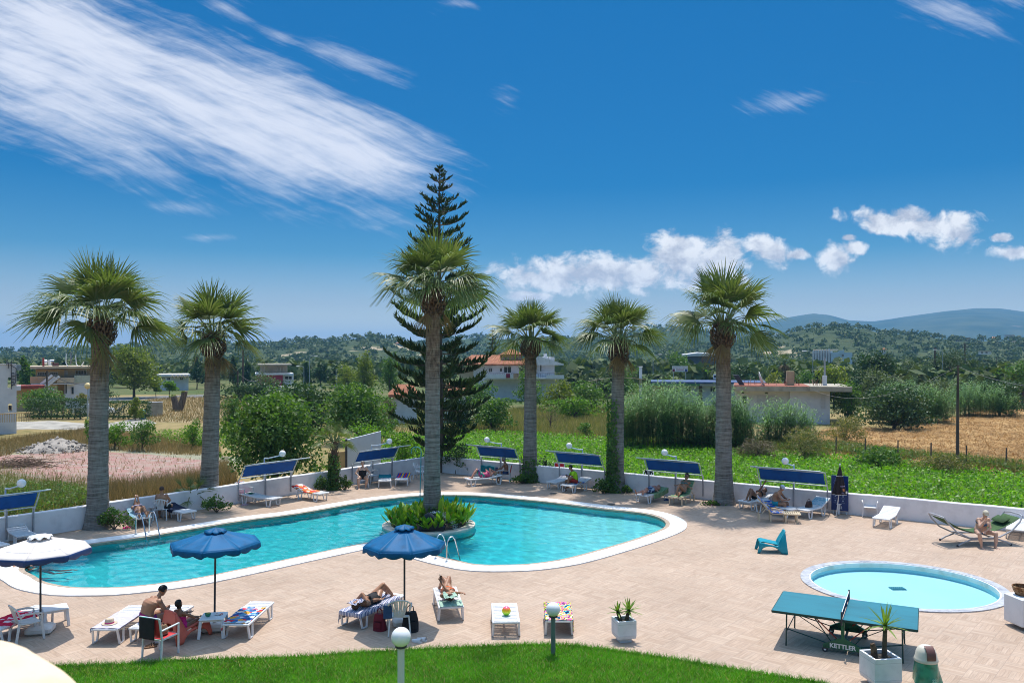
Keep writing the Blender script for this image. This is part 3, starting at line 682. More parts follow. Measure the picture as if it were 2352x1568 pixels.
def fan_fronds(n, Rr, seed, e0=-7, e1=84, leafn=28, droop=.62, pet=.41, spread=88):
    """crown of costapalmate fans: (blade mesh arrays, petiole MB)"""
    g = np.random.RandomState(seed); parts = []; pm = MB()
    for i in range(n):
        f = (i+.5)/n; el = R(e0+(e1-e0)*f**.95+g.uniform(-15,15)); az = i*2.39996+g.uniform(-.25,.25)
        LP = Rr*pet*g.uniform(.85,1.15); LF = Rr*(1-pet)*g.uniform(.88,1.14)
        out = np.array([math.cos(az),math.sin(az),0.]); upv = np.array([0,0,1.])
        d0 = out*math.cos(el)+upv*math.sin(el); el2 = el-R(g.uniform(10,26))*math.cos(el); d1 = out*math.cos(el2)+upv*math.sin(el2)
        p0 = out*.16; p1 = p0+d0*LP*.55; hub = p1+d1*LP*.45
        pm.tube([tuple(p0),tuple(p1),tuple(hub)],[.035,.02,.015],5)
        side = np.array([-math.sin(az),math.cos(az),0.]); nrm = np.cross(d1,side); roll = g.uniform(-.6,.6)
        side = side*math.cos(roll)+nrm*math.sin(roll); nrm = np.cross(d1,side)
        if nrm[2] < 0: nrm = -nrm
        sp_a = spread*g.uniform(.72,1.15); ph = np.radians(np.linspace(-sp_a,sp_a,leafn)+g.uniform(-2.5,2.5,leafn)); Ls = LF*(1-.42*np.abs(ph/R(95))**1.5)*g.uniform(.9,1.08,leafn)
        rel = np.abs(ph)/R(spread)
        dirs = d1[None]*np.cos(ph)[:,None]+side[None]*np.sin(ph)[:,None]+nrm[None]*(.20*rel)[:,None]
        dirs = unit(dirs); across = unit(np.cross(dirs,nrm[None]))
        st = [(0,.010),(.40,.025),(.70,.015),(1.0,.002)]; dr = droop*LF*g.uniform(.7,1.4)*max(.25,math.cos(el2))
        ring_ = []
        for s, w in st:
            c = hub[None]+dirs*(Ls*s)[:,None]; c[:,2] -= dr*max(0,s-.35)**1.7*g.uniform(.75,1.35,leafn)*(1.15 if s > .9 else 1)
            ww = w*LF/1.25*(1 if s < .9 else 1); tw = nrm[None]*(.35*ww)
            ring_.append(c-across*ww-tw); ring_.append(c+across*ww+tw)
        V = np.stack(ring_,1); k = len(st)
        base = (np.arange(leafn)*2*k)[:,None]
        Fc = np.concatenate([base+np.array([2*q,2*q+1,2*q+3,2*q+2])[None] for q in range(k-1)])
        parts.append((V.reshape(-1,3),Fc))
    return cat(parts), pm
def palm(label, bx, by, tx, ty, cR, rmid, coll_y, seed, n=40, z=0.0, Y=None, rbase=None, stray=False):
    b = at(bx,by,z) if Y is None else Vector(((bx-CX)*Y/F,Y,z)); Yb = b.y
    top = Vector(((tx-CX)*Yb/F, Yb, HC-(ty-HY)*Yb/F)); H = top.z-z; lean = (top.x-b.x)
    t = thing('fan_palm', label, 'palm tree', b, 0, 'tall fan palms around the pool')
    rb = rbase or rmid*1.55; q = MB(); pts = []; rs = []; g = random.Random(seed)
    K = 46
    for i in range(K+1):
        f = i/K; zz = -.15+(H+.15)*f
        r = rmid*(1.04-.22*f)+ (rb-rmid)*math.exp(-f*H/.55) + g.uniform(-.010,.014)
        pts.append((lean*f, 0.04*math.sin(f*3+seed), zz)); rs.append(r)
    q.tube(pts, rs, 20); q.build('trunk', M_trunk, t, True)
    zc = HC-(coll_y-HY)*Yb/F-z; hcol = H-zc                      # collar of old leaf bases: from zc up to H
    q = MB(); rt = rmid*.8
    nst = 150
    for i in range(nst):
        f = i/nst; a = i*2.39996; zz = H-hcol+hcol*f*1.05; bulge = rt*(1.18+.55*math.sin(min(1,f*1.15)*math.pi)**.8)
        o = Vector((math.cos(a),math.sin(a),0)); L = g.uniform(.14,.30)*rmid/.33; w = g.uniform(.035,.07)
        s = Vector((-o.y,o.x,0)); c0 = o*rt*.7+Vector((lean,0,zz-.05)); c1 = o*(bulge+.06*g.random())+Vector((lean,0,zz+L*.35)); c2 = c1+o*g.uniform(-.02,.10)+Vector((0,0,L*.7))
        th = o*.025
        q.add([c0-s*w-th,c0+s*w-th,c0+s*w+th,c0-s*w+th, c1-s*w*.8-th*.6,c1+s*w*.8-th*.6,c1+s*w*.8+th*.6,c1-s*w*.8+th*.6, c2-s*w*.35,c2+s*w*.35,c2+s*w*.3+th*.3,c2-s*w*.3+th*.3],
              [(0,1,5,4),(1,2,6,5),(2,3,7,6),(3,0,4,7),(4,5,9,8),(5,6,10,9),(6,7,11,10),(7,4,8,11),(8,9,10,11)])
    q.tube([(lean,0,H-hcol-.1),(lean,0,H-hcol*.4),(lean,0,H+.25)],[rt*.95,rt*1.25,rt*.5],14)
    q.build('leaf_base_collar', M_boot, t)
    (V,Fc), pm = fan_fronds(n, cR, seed)
    V = V+np.array([lean,0,H+.12]); 
    pm.v = [v+Vector((lean,0,H+.12)) for v in pm.v]
    np_mesh('crown', V, Fc, LM['palm'], t)
    for k_ in range(2+seed%3):
        (Vd,Fd), pd_ = fan_fronds(1, cR*.72, seed*7+k_, -78, -52, 16, .2, .4, 48); a_ = 2.4*k_+seed; ca,sa = math.cos(a_),math.sin(a_); Vd = Vd@np.array([[ca,sa,0],[-sa,ca,0],[0,0,1]]); np_mesh('dead_frond', Vd+np.array([lean,0,H-.1]), Fd, LM['dryp'], t)
    if stray:
        for a, l in ((math.pi*.97,2.5),(math.pi*1.02,2.2),(math.pi*.9,2.0),(.03,2.6)):
            o = Vector((math.cos(a),math.sin(a),0))
            for s in (-.06,0,.05): pm.tube([Vector((lean,0,H+.1)),Vector((lean,s,H+.35))+o*l*.45,Vector((lean,s*2,H+.1))+o*l*.8,Vector((lean,s*3,H-.55))+o*l*1.02],[.02,.014,.012,.004],4)
    pm.build('leaf_stalks', M_petiole, t, True)
    return t
palm('tall fan palm at the far left wall, its crown the widest of all', 224,1212,232,742,2.85,.36,795,3,n=38)
palm('fan palm at the left wall with a narrower crown, second of the left pair', 480,1160,490,775,2.5,.36,822,5,n=32)
palm('tall fan palm growing from the round planting island in the pool', 992,1200,995,672,2.55,.315,728,8,n=37,z=.05,Y=30.35+2.0,rbase=.46,stray=True)
palm('fan palm between two shades of the right wall, left of the ivy-clad one', 1217,1105,1219,785,2.4,.345,822,12,n=33)
palm('fan palm with ivy climbing the left side of its trunk', 1415,1128,1421,785,2.5,.335,840,17,n=34)
palm('fan palm with the thickest trunk, between the last two shades at the right wall', 1663,1157,1660,750,2.75,.36,802,21,n=37)
# ---- young palms
def small_palm(label, bx, by, h, cR, n, leaf='palm', ivy=False, z=0.0, seed=4, name='young_fan_palm'):
    b = at(bx,by,z); t = thing(name, label, 'palm tree', b); q = MB()
    q.tube([(0,0,-.1),(.02,0,h*.5),(0,0,h)],[.16,.13,.12],10)
    for i in range(60):
        a = i*2.4; zz = h*(.1+.9*i/60); o = Vector((math.cos(a),math.sin(a),0)); q.tube([o*.1+Vector((0,0,zz)),o*.17+Vector((0,0,zz+.06)),o*.19+Vector((0,0,zz+.15))],[.04,.035,.012],4)
    q.build('trunk', M_boot, t)
    (V,Fc), pm = fan_fronds(n,cR,seed,-15,84,18,.3,.45,70); np_mesh('crown',V+np.array([0,0,h]),Fc,LM[leaf],t)
    pm.v = [v+Vector((0,0,h)) for v in pm.v]; pm.build('leaf_stalks',M_petiole,t,True)
    return t
small_palm('young fan palm with an ivy-wrapped trunk beside the pale blue hut wall', 768,1124,2.35,1.05,20,seed=31)
small_palm('small bushy fan palm at the left wall beside the lounger with the dark towel', 441,1170,.62,.95,16,seed=33)
# ---- ivy, shrubs at the feet of palms
def ivy(label, bx, by, r, h, a0, a1, n, side=None, z=0):
    b = at(bx,by,z); t = thing('ivy_vine', label, 'climbing plant', b); a = R(a0)+(R(a1)-R(a0))*NR.beta(2,2,n); f = NR.rand(n)**1.25
    keep = NR.rand(n) < (1-.75*f); a, f = a[keep], f[keep]; m_ = len(a)
    rr = r*(1+.5*np.exp(-f*h/.5))+NR.uniform(.02,.13,m_)
    P = np.stack([rr*np.cos(a),rr*np.sin(a),f*h],1); d = np.stack([np.cos(a),np.sin(a),np.full(m_,.3)],1)
    V, Fc = leaf_quads(P, unit(d+NR.normal(size=(m_,3))*.5), NR.uniform(.09,.17,m_), NR.uniform(.08,.14,m_), bend=.2); np_mesh('leaves',V,Fc,LM['mid'],t)
    q = MB(); 
    for k in range(4):
        aa = R(a0+(a1-a0)*(.2+.2*k)); q.tube([((r+.05)*1.4*math.cos(aa),(r+.05)*1.4*math.sin(aa),0),((r+.03)*math.cos(aa+.1),(r+.03)*math.sin(aa+.1),h*.4),((r+.02)*math.cos(aa-.1),(r+.02)*math.sin(aa-.1),h*(.6+.08*k))],.012,4)
    q.build('stem', M_bark, t)
ivy('ivy climbing the left side of a palm trunk at the right wall', 1415,1128,.33,4.4,130,290,2300)
ivy('ivy wrapped round the trunk of the young palm by the hut wall', 768,1124,.17,1.7,0,360,1300)
ivy('thin ivy at the foot of the palm left of the ivy-clad one', 1217,1105,.36,1.3,180,330,420)
def bush(label, bx, by, w, h, leaf, n=700, name='shrub', z=0.0, d=.8, group=None, size=.1, fl=None):
    b = at(bx,by,z); t = thing(name, label, 'shrub', b, 0, group)
    bl = [((-w*.22,0,h*.35),(w*.3,w*.3*d,h*.38)),((w*.2,.05,h*.3),(w*.32,w*.3*d,h*.32)),((0,0,h*.55),(w*.28,w*.28*d,h*.4))]
    foliage('foliage', bl, n, size, LM[leaf], t, .6, 8)
    q = MB(); limbs(q,(0,0,0),[c for c,r in bl],.03); q.build('stem', M_bark, t)
    if fl:
        P, dd = crown_points(bl, 26, 8); V, Fc = leaf_quads(P*1.04, unit(dd), np.full(26,.055), np.full(26,.055)); np_mesh('blossom', V, Fc, fl, t)['kind'] = 'stuff'
M_pink = mat('pink_blossom',(.7,.28,.38),.6,.1)
bush('leafy flowering shrub at the foot of the far left palm', 262,1216,1.35,1.05,'mid',1100,fl=M_pink,size=.09)
bush('low leafy shrub at the foot of the second palm by the left wall', 498,1176,1.45,.8,'mid',1000,fl=M_pink,size=.09)
bush('green shrub on the left of the ivy-wrapped young palm', 740,1128,.8,.85,'mid',520)
bush('green shrub on the right of the ivy-wrapped young palm', 792,1125,.75,.8,'mid',460)
bush('low shrub in front of the palm left of the ivy-clad one', 1200,1110,1.2,.55,'mid',620)
bush('taller dark shrub between a palm trunk and the red chair with magenta towel', 1250,1101,.9,1.25,'dark',800)
bush('bushy shrub at the foot of the ivy-clad palm', 1385,1133,1.1,.85,'mid',800,fl=M_pink)
bush('low green ground shrub right of the ivy-clad palm', 1440,1132,.55,.4,'mid',260)
bush('low pink-flowered plant at the foot of the thickest palm on the right', 1640,1160,1.2,.22,'mid',320,fl=M_pink)
# ---- Norfolk Island pine
def norfolk(label, X, Y, z, ztop, prof, seed, spacing=.80, dens=1.0, base=3.0, name='norfolk_pine'):
    t = thing(name, label, 'conifer', (X,Y,z)); g = np.random.RandomState(seed); H = ztop-z
    q = MB(); q.tube([(0,0,-.2),(0,0,H*.5),(0,0,H)],[.26,.16,.02],10); parts = []
    zz = base
    while zz < H-.12:
        hz_ = [p[0] for p in prof]; rr = np.interp(zz+z, hz_, [p[1] for p in prof]); nb = 5; a0 = g.uniform(0,6)
        for k in range(nb):
            zj = g.uniform(-.16,.16); a = a0+k*2*math.pi/nb+g.uniform(-.25,.25); r = rr*g.uniform(.62,1.02); o = np.array([math.cos(a),math.sin(a),0.]); s_ = np.array([-o[1],o[0],0.]); upz = np.array([0,0,1.])
            sag = -.10 if zz+z < 7 else .02
            fz = lambda s, zj=zj: zj+r*(sag*s*1.5+.34*s*s*s)
            q.tube([tuple(o*r*s+upz*(zz+fz(s))) for s in (0,.4,.75,1)],[.03+.02*r/3,.024,.016,.006],5)
            nbr = max(6,int(r/.12*dens)); S = np.linspace(.22,1.0,nbr)
            for sgn in (-1,0,1):
                m_ = nbr; P0 = o[None]*(r*S)[:,None]+upz[None]*np.array([zz+fz(s) for s in S])[:,None]
                d = o[None]*g.uniform(.2,.7,(m_,1))+s_[None]*(sgn*g.uniform(.5,1.1,(m_,1)))+upz[None]*g.uniform(.30,1.1,(m_,1)); d = unit(d)
                L = g.uniform(.40,.74,(m_,1))*(.45+.65*min(1,r/2))*(1-.40*S[:,None]); rad = g.uniform(.034,.056,(m_,1))*(.7+.5*min(1,r/2))
                e1 = unit(np.cross(d,np.array([.3,.2,.9]))); e2 = np.cross(d,e1)
                tip = P0+d*L+upz[None]*L*.12; midp = P0+d*L*.5
                for j in range(3):
                    c, sn = math.cos(j*2.094), math.sin(j*2.094); c2, s2 = math.cos((j+1)*2.094), math.sin((j+1)*2.094)
                    V = np.stack([P0, midp+(e1*c+e2*sn)*rad, tip, midp+(e1*c2+e2*s2)*rad],1).reshape(-1,3); parts.append((V,np.arange(m_*4).reshape(m_,4)))
        zz += spacing*(1.15-.45*zz/H)*(.78 if zz < H*.40 else 1)
    V, Fc = cat(parts); np_mesh('crown',V,Fc,LM['pine'],t); q.build('trunk',M_bark,t,True); return t
NY = 45.5; pz = lambda y: HC-(y-HY)*NY/F; pr_ = lambda w: w*NY/F
norfolk('very tall dark Norfolk pine with tiered branches behind the island palm', (1009-CX)*NY/F, NY, GZ, pz(382), [(pz(1010),pr_(85)),(pz(960),pr_(112)),(pz(900),pr_(140)),(pz(850),pr_(138)),(pz(800),pr_(128)),(pz(720),pr_(124)),(pz(650),pr_(96)),(pz(560),pr_(76)),(pz(500),pr_(64)),(pz(450),pr_(46)),(pz(415),pr_(28)),(pz(384),pr_(4))], 5, base=1.9)
norfolk('small distant Norfolk pine behind the red-roofed house', (1131-CX)*138/F, 138, GZ, HC-(752-HY)*138/F, [(0,3.2),(5,2.6),(HC-(752-HY)*138/F,.1)], 9, spacing=.95, dens=.5, base=3)
boxtree('dark_shrub_tree','dark rounded shrub tree overhanging the corner of the pool walls',1008,1088,1012,1096,'dark',1500,4,size=.11,Y=at(0,1092).y+.7,bare=.28)
# ---- grass, crop, straw
def scatter(poly_, n, ymin=None, pw=1.0):
    xs = [p[0] for p in poly_]; ys = [p[1] for p in poly_]; x0,x1,y0,y1 = min(xs),max(xs),min(ys),max(ys)
    P = np.array([(p[0],p[1]) for p in poly_]); out = []
    got = 0
    while got < n:
        c = np.stack([NR.uniform(x0,x1,n*2),NR.uniform(y0,y1,n*2)],1)
        c = c[NR.rand(len(c)) < (max(y0,8)/np.maximum(c[:,1],8))**pw]
        c = c[np.abs(c[:,0]) < c[:,1]*.70+2.5]
        ins = np.zeros(len(c),bool); k = len(P)
        for i in range(k):
            a, b = P[i], P[i-1]
            cond = ((a[1] > c[:,1]) != (b[1] > c[:,1])) & (c[:,0] < (b[0]-a[0])*(c[:,1]-a[1])/((b[1]-a[1]) or 1e-9)+a[0]); ins ^= cond
        c = c[ins]; out.append(c); got += len(c)
        if len(c) == 0: break
    return np.concatenate(out)[:n]
def blades(name, pts, z, hgt, wid, m, lean=.5):
    n = len(pts); P = np.concatenate([pts,np.full((n,1),0.)],1); P[:,2] = z; a = NR.uniform(0,2*math.pi,n); h = hgt*NR.uniform(.5,1.3,n); w = wid*NR.uniform(.7,1.3,n)
    s = np.stack([np.cos(a),np.sin(a),np.zeros(n)],1); l = NR.normal(size=(n,3))*lean; l[:,2] = 0
    tip = P+np.stack([np.zeros(n),np.zeros(n),h],1)+l*h[:,None]
    V = np.stack([P-s*w[:,None]*.5,P+s*w[:,None]*.5,tip],1).reshape(-1,3)
    return tag(np_mesh(name,V,np.arange(n*3).reshape(n,3),m),kind='stuff')
lawn_vis = [p for p in lawn if p.x > -14] + [Vector((10,13.2,0)),Vector((-12,13.2,0))]
blades('lawn_grass', scatter(lawn_vis,150000,pw=.0), .012, .075, .013, LM['grass'], .55)
blades('lawn_grass', scatter(lawn_vis,16000,pw=.0), .012, .08, .012, LM['dry'], .7)
edge = np.array([(p.x,p.y) for p in lawn]); ei = NR.randint(0,len(edge)-1,5000); et = NR.rand(5000,1)
blades('edge_grass', edge[ei]*(1-et)+edge[ei+1]*et+NR.normal(size=(5000,2))*.035-np.array([0,.05]), .01, .11, .012, LM['grass'], .6)
def leafcover(name, pts, z, h, size, m, asp=.6):
    n = len(pts); P = np.concatenate([pts,(z+h*NR.rand(n,1)**.8)],1); N = unit(NR.normal(size=(n,3))*.75+np.array([0,0,.75]))
    L = size*NR.uniform(.6,1.4,n); V, Fc = leaf_quads(P,N,L,L*asp,bend=.2); return tag(np_mesh(name,V,Fc,m),kind='stuff')
leafcover('crop_plants', scatter(P_crop,60000,pw=1.3), GZ+.02, .42, .17, LM['crop'])
blades('field_weeds', scatter(P_crop,2400,pw=1.0), GZ+.05, .75, .03, LM['weed'], .35)
sp_ = scatter(P_straw,52000,pw=1.2); hz0 = np.array([max(0,fbm(x,y,.55,4)+.25) for x,y in sp_])
n_ = len(sp_); P_ = np.concatenate([sp_,(GZ+.05+.30*hz0+NR.uniform(0,.12,n_))[:,None]],1); V_,F_ = leaf_quads(P_,unit(NR.normal(size=(n_,3))*.6+np.array([0,-.3,.8])),NR.uniform(.25,.6,n_),NR.uniform(.02,.045,n_),bend=.25)
tag(np_mesh('loose_straw',V_,F_,LM['straw']),kind='stuff')
pw_ = lambda pts: [Vector((p.x,p.y,0)) for p in poly(pts)]
# dry weeds beyond the left wall and round the court
D1 = pw_([(0,1012),(210,985),(330,1000),(500,1018),(512,1050),(330,1040),(210,1033),(40,1040),(0,1050),(-150,1060),(-200,1020)])
blades('dry_weeds', scatter(D1,26000,pw=.6), GZ, .42, .03, LM['dry'], .35)
D2 = pw_([(200,1165),(215,1125),(300,1120),(470,1095),(520,1068),(548,1110),(450,1140),(330,1150)])
blades('dry_weeds', scatter(D2,9000,pw=.6), GZ, .75, .025, LM['dry'], .25)
D3 = [Vector((p.x,p.y,0)) for p in (at(-60,1150,GZ),at(20,1130,GZ),at(120,1125,GZ),at(205,1140,GZ),at(205,1168,GZ),at(110,1180,GZ),at(-60,1205,GZ))]
leafcover('weed_bank', scatter(D3,7000,pw=.3), GZ, .55, .12, LM['mid']); blades('weed_stalks', scatter(D3,3500,pw=.3), GZ, .8, .02, LM['weed'], .3)
D4 = pw_([(0,1090),(100,1108),(290,1118),(205,1135),(60,1126),(-100,1110)]); blades('weed_stalks', scatter(D4,1800,pw=.6), GZ, .75, .018, LM['weed'], .2)
blades('dry_weeds', scatter(P_strip,24000,pw=.6), GZ, .55, .04, LM['weed'], .35)
blades('court_weeds', scatter([Vector((p.x,p.y,0)) for p in P_court],1300,pw=.5), GZ+.02, .28, .035, LM['dry'], .5)
D5 = pw_([(560,960),(700,940),(1000,945),(1010,992),(880,1000),(640,1010)]); blades('weed_stalks', scatter(D5,9000,pw=.6), GZ, .6, .04, LM['weed'], .35)
D6 = pw_([(1390,1006),(1440,1015),(1600,1030),(1750,1036),(1900,1044),(2060,1058),(2200,1074),(2352,1096),(2352,1078),(2200,1060),(2060,1046),(1930,1028),(1760,1020),(1600,1012)])
blades('field_edge_weeds', scatter(D6,15000,pw=.6), GZ, .75, .035, LM['weed'], .4)
leafcover('field_edge_leaves', scatter(D6,9000,pw=.6), GZ, .6, .16, LM['mid'])
blades('stubble_weeds', scatter(P_dry,9000,pw=.3), GZ, .38, .06, LM['dry'], .4)
D7 = pw_([(340,1000),(560,985),(700,1010),(560,1030),(400,1025)]); leafcover('field_edge_leaves', scatter(D7,5000,pw=.6), GZ, .5, .14, LM['bright'])
# stones in the rubble heap
q = MB(); c0 = at(132,1034,GZ); rr = random.Random(3)
for i in range(420):
    a = rr.uniform(0,6.28); r = 2.4*rr.random()**.6; h = max(0,(1-r/2.5))*.95; s = rr.uniform(.06,.2)
    q.box((c0.x+r*1.15*math.cos(a),c0.y+r*math.sin(a),GZ+h*rr.uniform(.75,1.05)),(s,s*rr.uniform(.5,1),s*rr.uniform(.35,.8)),Matrix.Rotation(rr.uniform(0,3),3,(rr.random(),rr.random(),rr.random())))
q.lathe([(2.5,GZ-.05),(1.4,GZ+.42),(.3,GZ+.85)],18,(c0.x,c0.y,0))
tag(tag(q.build('rubble_heap', mat('broken_concrete',(.33,.29,.25),.95,.3,1.2)), 'heap of broken pale concrete beside the red sports court','rubble'), kind='stuff')
q = MB(); c0 = at(45,1072,GZ)
for i in range(260):
    a = rr.uniform(-.5,.5)+(math.pi if rr.random()<.5 else 0); p = Vector((c0.x+rr.gauss(0,1.1),c0.y+rr.gauss(0,.6),GZ+abs(rr.gauss(0,.22)))); L = rr.uniform(.3,1.1); d = Vector((math.cos(a),math.sin(a),rr.uniform(-.2,.25)))*L
    q.tube([p-d*.5,p+Vector((0,0,.05)),p+d*.5],[.012,.02,.008],4)
tag(tag(q.build('brush_pile', mat('dry_twigs',(.16,.11,.075),.95,.35,3)),'pile of dry cut branches lying on the left end of the red court','brush pile'),kind='stuff')
# ------------------------------------------------------------------ trees and thickets beyond the walls
bt = boxtree
bt('broad_bush','big bushy green tree filling the ground between the second palm and the pale hut wall',503,752,880,1108,'mid',15000,9,size=.19,Y=41,bare=.05,cat_='shrub',subr=.34,sub=16)
bt('leafy_bush','dense green bush mass left of the small white hut with orange roof',740,905,872,985,'mid',8000,8,size=.26,Y=64,bare=.02,cat_='shrub',sub=14,subr=.36)
bt('leafy_bush','dark bush mass behind the big bushy green tree',610,780,868,960,'dark',6000,8,size=.3,Y=72,bare=.02,cat_='shrub')
bt('twiggy_bush','bare brownish twiggy bush in front of the small white hut with orange roof',840,912,905,978,'scrub',1800,4,size=.2,Y=68,bare=.02,cat_='shrub',asp=.12)
bt('low_bush','bright green low bush in front of the pale hut wall and its palm',780,905,958,1002,'bright',1500,5,size=.17,Y=54,bare=.0,cat_='shrub')
bt('low_bush','bright green bush right of the pale hut wall under the tall pine',866,985,975,1030,'bright',1900,5,size=.17,Y=49,bare=.0,cat_='shrub')
bt('tall_tree','yellow-green tall tree right of the far left palm',250,366,783,914,'yellow',8500,8,size=.38,bare=.1,sub=14,subr=.36)
bt('cypress_tree','dark dense conifer beside the trunk of the second palm',428,476,813,885,'dark',1700,5,size=.5,Y=165,bare=.12,cone=.5)
bt('cypress_tree','dark conifer pair of crowns right of the second palm',518,556,808,880,'dark',1300,5,size=.5,Y=165,bare=.05,cone=.6)
bt('cypress_tree','smaller dark conifer nestled against the dark conifer right of the second palm',552,584,822,880,'dark',1000,5,size=.5,Y=168,bare=.05,cone=.6)
bt('street_tree','small round street tree on the roadside island left of the second palm',370,408,871,915,'bright',1200,3,size=.3,bare=.35)
bt('street_tree','smaller dim street tree behind the round street tree',345,372,876,912,'mid',800,3,size=.3,bare=.3)
bt('poplar_tree','dark green pointed tree behind the white arched house at the left edge',38,77,808,895,'mid',1900,5,size=.36,Y=125,bare=.1,cone=.45)
bt('garden_bush','broad dark-leaved citrus bush beside the white arched house',38,150,884,945,'mid',2800,6,size=.24,Y=92,bare=.02,cat_='shrub')
bt('weedy_bush','low pale green weeds in front of the beige house',170,215,896,922,'weed',500,3,size=.3,Y=100,bare=.0,cat_='shrub')
def hedge(label, x0, x1, yt, yb, leaf, n):
    Y = at(0,yb,GZ).y; a, b = (x0-CX)*Y/F, (x1-CX)*Y/F; h = (HC-(yt-HY)*Y/F)-GZ
    t = thing('clipped_hedge', label, 'hedge', ((a+b)/2,Y,GZ)); w = (b-a)/2
    P = NR.uniform(-1,1,(n,3)); ax = NR.choice(3,n,p=[.15,.45,.4]); P[np.arange(n),ax] = np.sign(P[np.arange(n),ax])*NR.uniform(.9,1.06,n)
    P = P*np.array([w,.9,h*.44])+np.array([0,0,h*.56]); P += NR.normal(size=P.shape)*.05
    V, Fc = leaf_quads(P,unit(NR.normal(size=P.shape)+np.array([0,0,.3])),NR.uniform(.10,.22,n),NR.uniform(.06,.12,n)); np_mesh('foliage',V,Fc,LM[leaf],t)
    q = MB()
    for k in range(9):
        x = -w+2*w*(k+.5)/9; q.tube([(x,0,-.1),(x+.1,0,h*.25),(x+rnd.uniform(-.3,.3),0,h*.6)],[.08,.06,.03],6)
    q.build('stem',M_bark,t)
hedge('clipped dark hedge with bare stems below, left of the far left palm',69,191,917,962,'dark',6500)
hedge('clipped dark hedge right of the far left palm, ending at a cone shrub',228,338,922,962,'dark',5200)
bt('cone_shrub','bright cone-shaped conifer shrub beside the hedge right of the far left palm',291,330,906,965,'yellow',1700,4,size=.17,bare=.0,cone=.4,cat_='shrub')
bt('cone_shrub','small orange-green cone shrub at the edge of the dry field',528,552,902,942,'yellow',700,3,size=.2,bare=.0,cone=.4,cat_='shrub')
bt('citrus_shrub','low glossy green shrub left of the far left palm trunk, beyond the red court',192,216,955,988,'bright',600,3,size=.13,Y=62,bare=.0,cat_='shrub')
bt('citrus_shrub','low glossy green shrub row between the far left palm and the second palm',228,300,962,1008,'bright',1500,4,size=.16,Y=60,bare=.03,cat_='shrub')
bt('citrus_shrub','low dark-stemmed bush behind the red court near the second palm',290,365,958,1012,'mid',1500,4,size=.16,Y=59,bare=.1,cat_='shrub')
bt('citrus_shrub','yellowish low bush against the left side of the second palm trunk',415,470,960,1008,'bright',1200,4,size=.16,Y=60,bare=.0,cat_='shrub')
bt('pine_tree','tall olive-green pine left of the tall Norfolk pine',802,872,796,892,'yellow',2600,6,size=.42,Y=128,bare=.08,cone=.55,asp=.25)
bt('pine_tree','darker pine standing right of the olive-green pine',862,930,806,900,'mid',2400,6,size=.42,Y=124,bare=.08,cone=.4,asp=.25)
bt('round_tree','dark round tree beside the far street lamps left of the olive-green pine',712,760,828,880,'dark',1300,4,size=.5,Y=180,bare=.1)
bt('round_tree','dark slim tree next to the dark round tree by the street lamps',690,716,826,880,'dark',900,4,size=.5,Y=182,bare=.1,cone=.5)
bt('round_tree','dark tree at the right of the dark round tree by the street lamps',752,790,834,882,'dark',1000,4,size=.5,Y=178,bare=.1)
bt('hedge_bank','long low green hedge bank behind the dry field',476,720,874,916,'dark',3600,9,size=.34,Y=112,bare=.0,cat_='shrub',depth=.25)
bt('rounded_bush','green rounded bushes below the balcony of the red-roofed house, left part',1040,1150,876,940,'mid',2600,6,size=.28,Y=98,bare=.0,cat_='shrub')
bt('rounded_bush','tall bush against the balcony of the red-roofed house beside a palm trunk',1178,1262,850,912,'mid',2300,5,size=.3,Y=104,bare=.0,cat_='shrub')
bt('rounded_bush','olive rounded bush between the red-roofed house and the ivy-clad palm',1245,1330,868,922,'yellow',2300,5,size=.28,Y=98,bare=.0,cat_='shrub')
bt('rounded_bush','grey-green rounded bush left of the ivy-clad palm trunk',1310,1402,868,925,'mid',2300,5,size=.28,Y=97,bare=.0,cat_='shrub')
bt('vine_bed','bright yellow-green vine bed below the rounded bushes',1240,1400,908,942,'bright',2200,8,size=.24,Y=88,bare=.0,cat_='shrub',depth=.3)
bt('low_bush','small round green bush in the weedy strip left of the ivy-clad palm',1322,1362,964,992,'mid',600,3,size=.17,Y=69,bare=.0,cat_='shrub')
bt('dry_shrub','bare grey shrub with dark stems in the weedy strip between two palms',1232,1296,928,978,'scrub',500,4,size=.28,Y=76,bare=.2,cat_='shrub',asp=.06)
small_palm('distant shaggy palm with dead skirt right of the red-roofed house', 1331,884,4.6,2.1,26,seed=41,z=GZ,name='shaggy_palm')
small_palm('distant low palm beside the red-roofed house, left of the shaggy one', 1287,884,2.2,2.1,22,seed=43,z=GZ,name='shaggy_palm')
small_palm('shaggy palm with dead brown skirt behind the flat-roofed white house', 1803,905,5.6,2.1,26,seed=45,z=GZ,name='shaggy_palm')
for i, (px_, py_, h_) in enumerate(((1331,884,4.6),(1803,905,5.6))):
    b = at(px_,py_,GZ); (V,Fc), pm = fan_fronds(26,1.9,50+i,-88,-50,14,.3,.3,60)
    o = np_mesh('dead_skirt',V+np.array([0,0,h_]),Fc,LM['dryp'],[k for k in bpy.data.objects if k.name.startswith('shaggy_palm') and abs(k.location.x-b.x) < .01][0])
bt('round_tree','broad dark green tree left of the grey warehouse',1527,1590,803,862,'mid',1800,5,size=.45,Y=165,bare=.12)
bt('round_tree','low bright round bush right of the broad tree by the warehouse',1588,1640,842,872,'bright',1000,3,size=.4,Y=160,bare=.05)
bt('round_tree','grey-green bush in front of the warehouse wall',1640,1662,840,868,'olive',700,3,size=.4,Y=162,bare=.05)
bt('shade_tree','yellow-flowering round tree on the far side of the flat white roof',1748,1802,850,900,'lime',1900,4,size=.26,Y=96,bare=.15)
bt('shade_tree','golden-green tree right of the roof pillar of the flat white house',1872,1958,830,905,'yellow',3000,6,size=.3,Y=108,bare=.08)
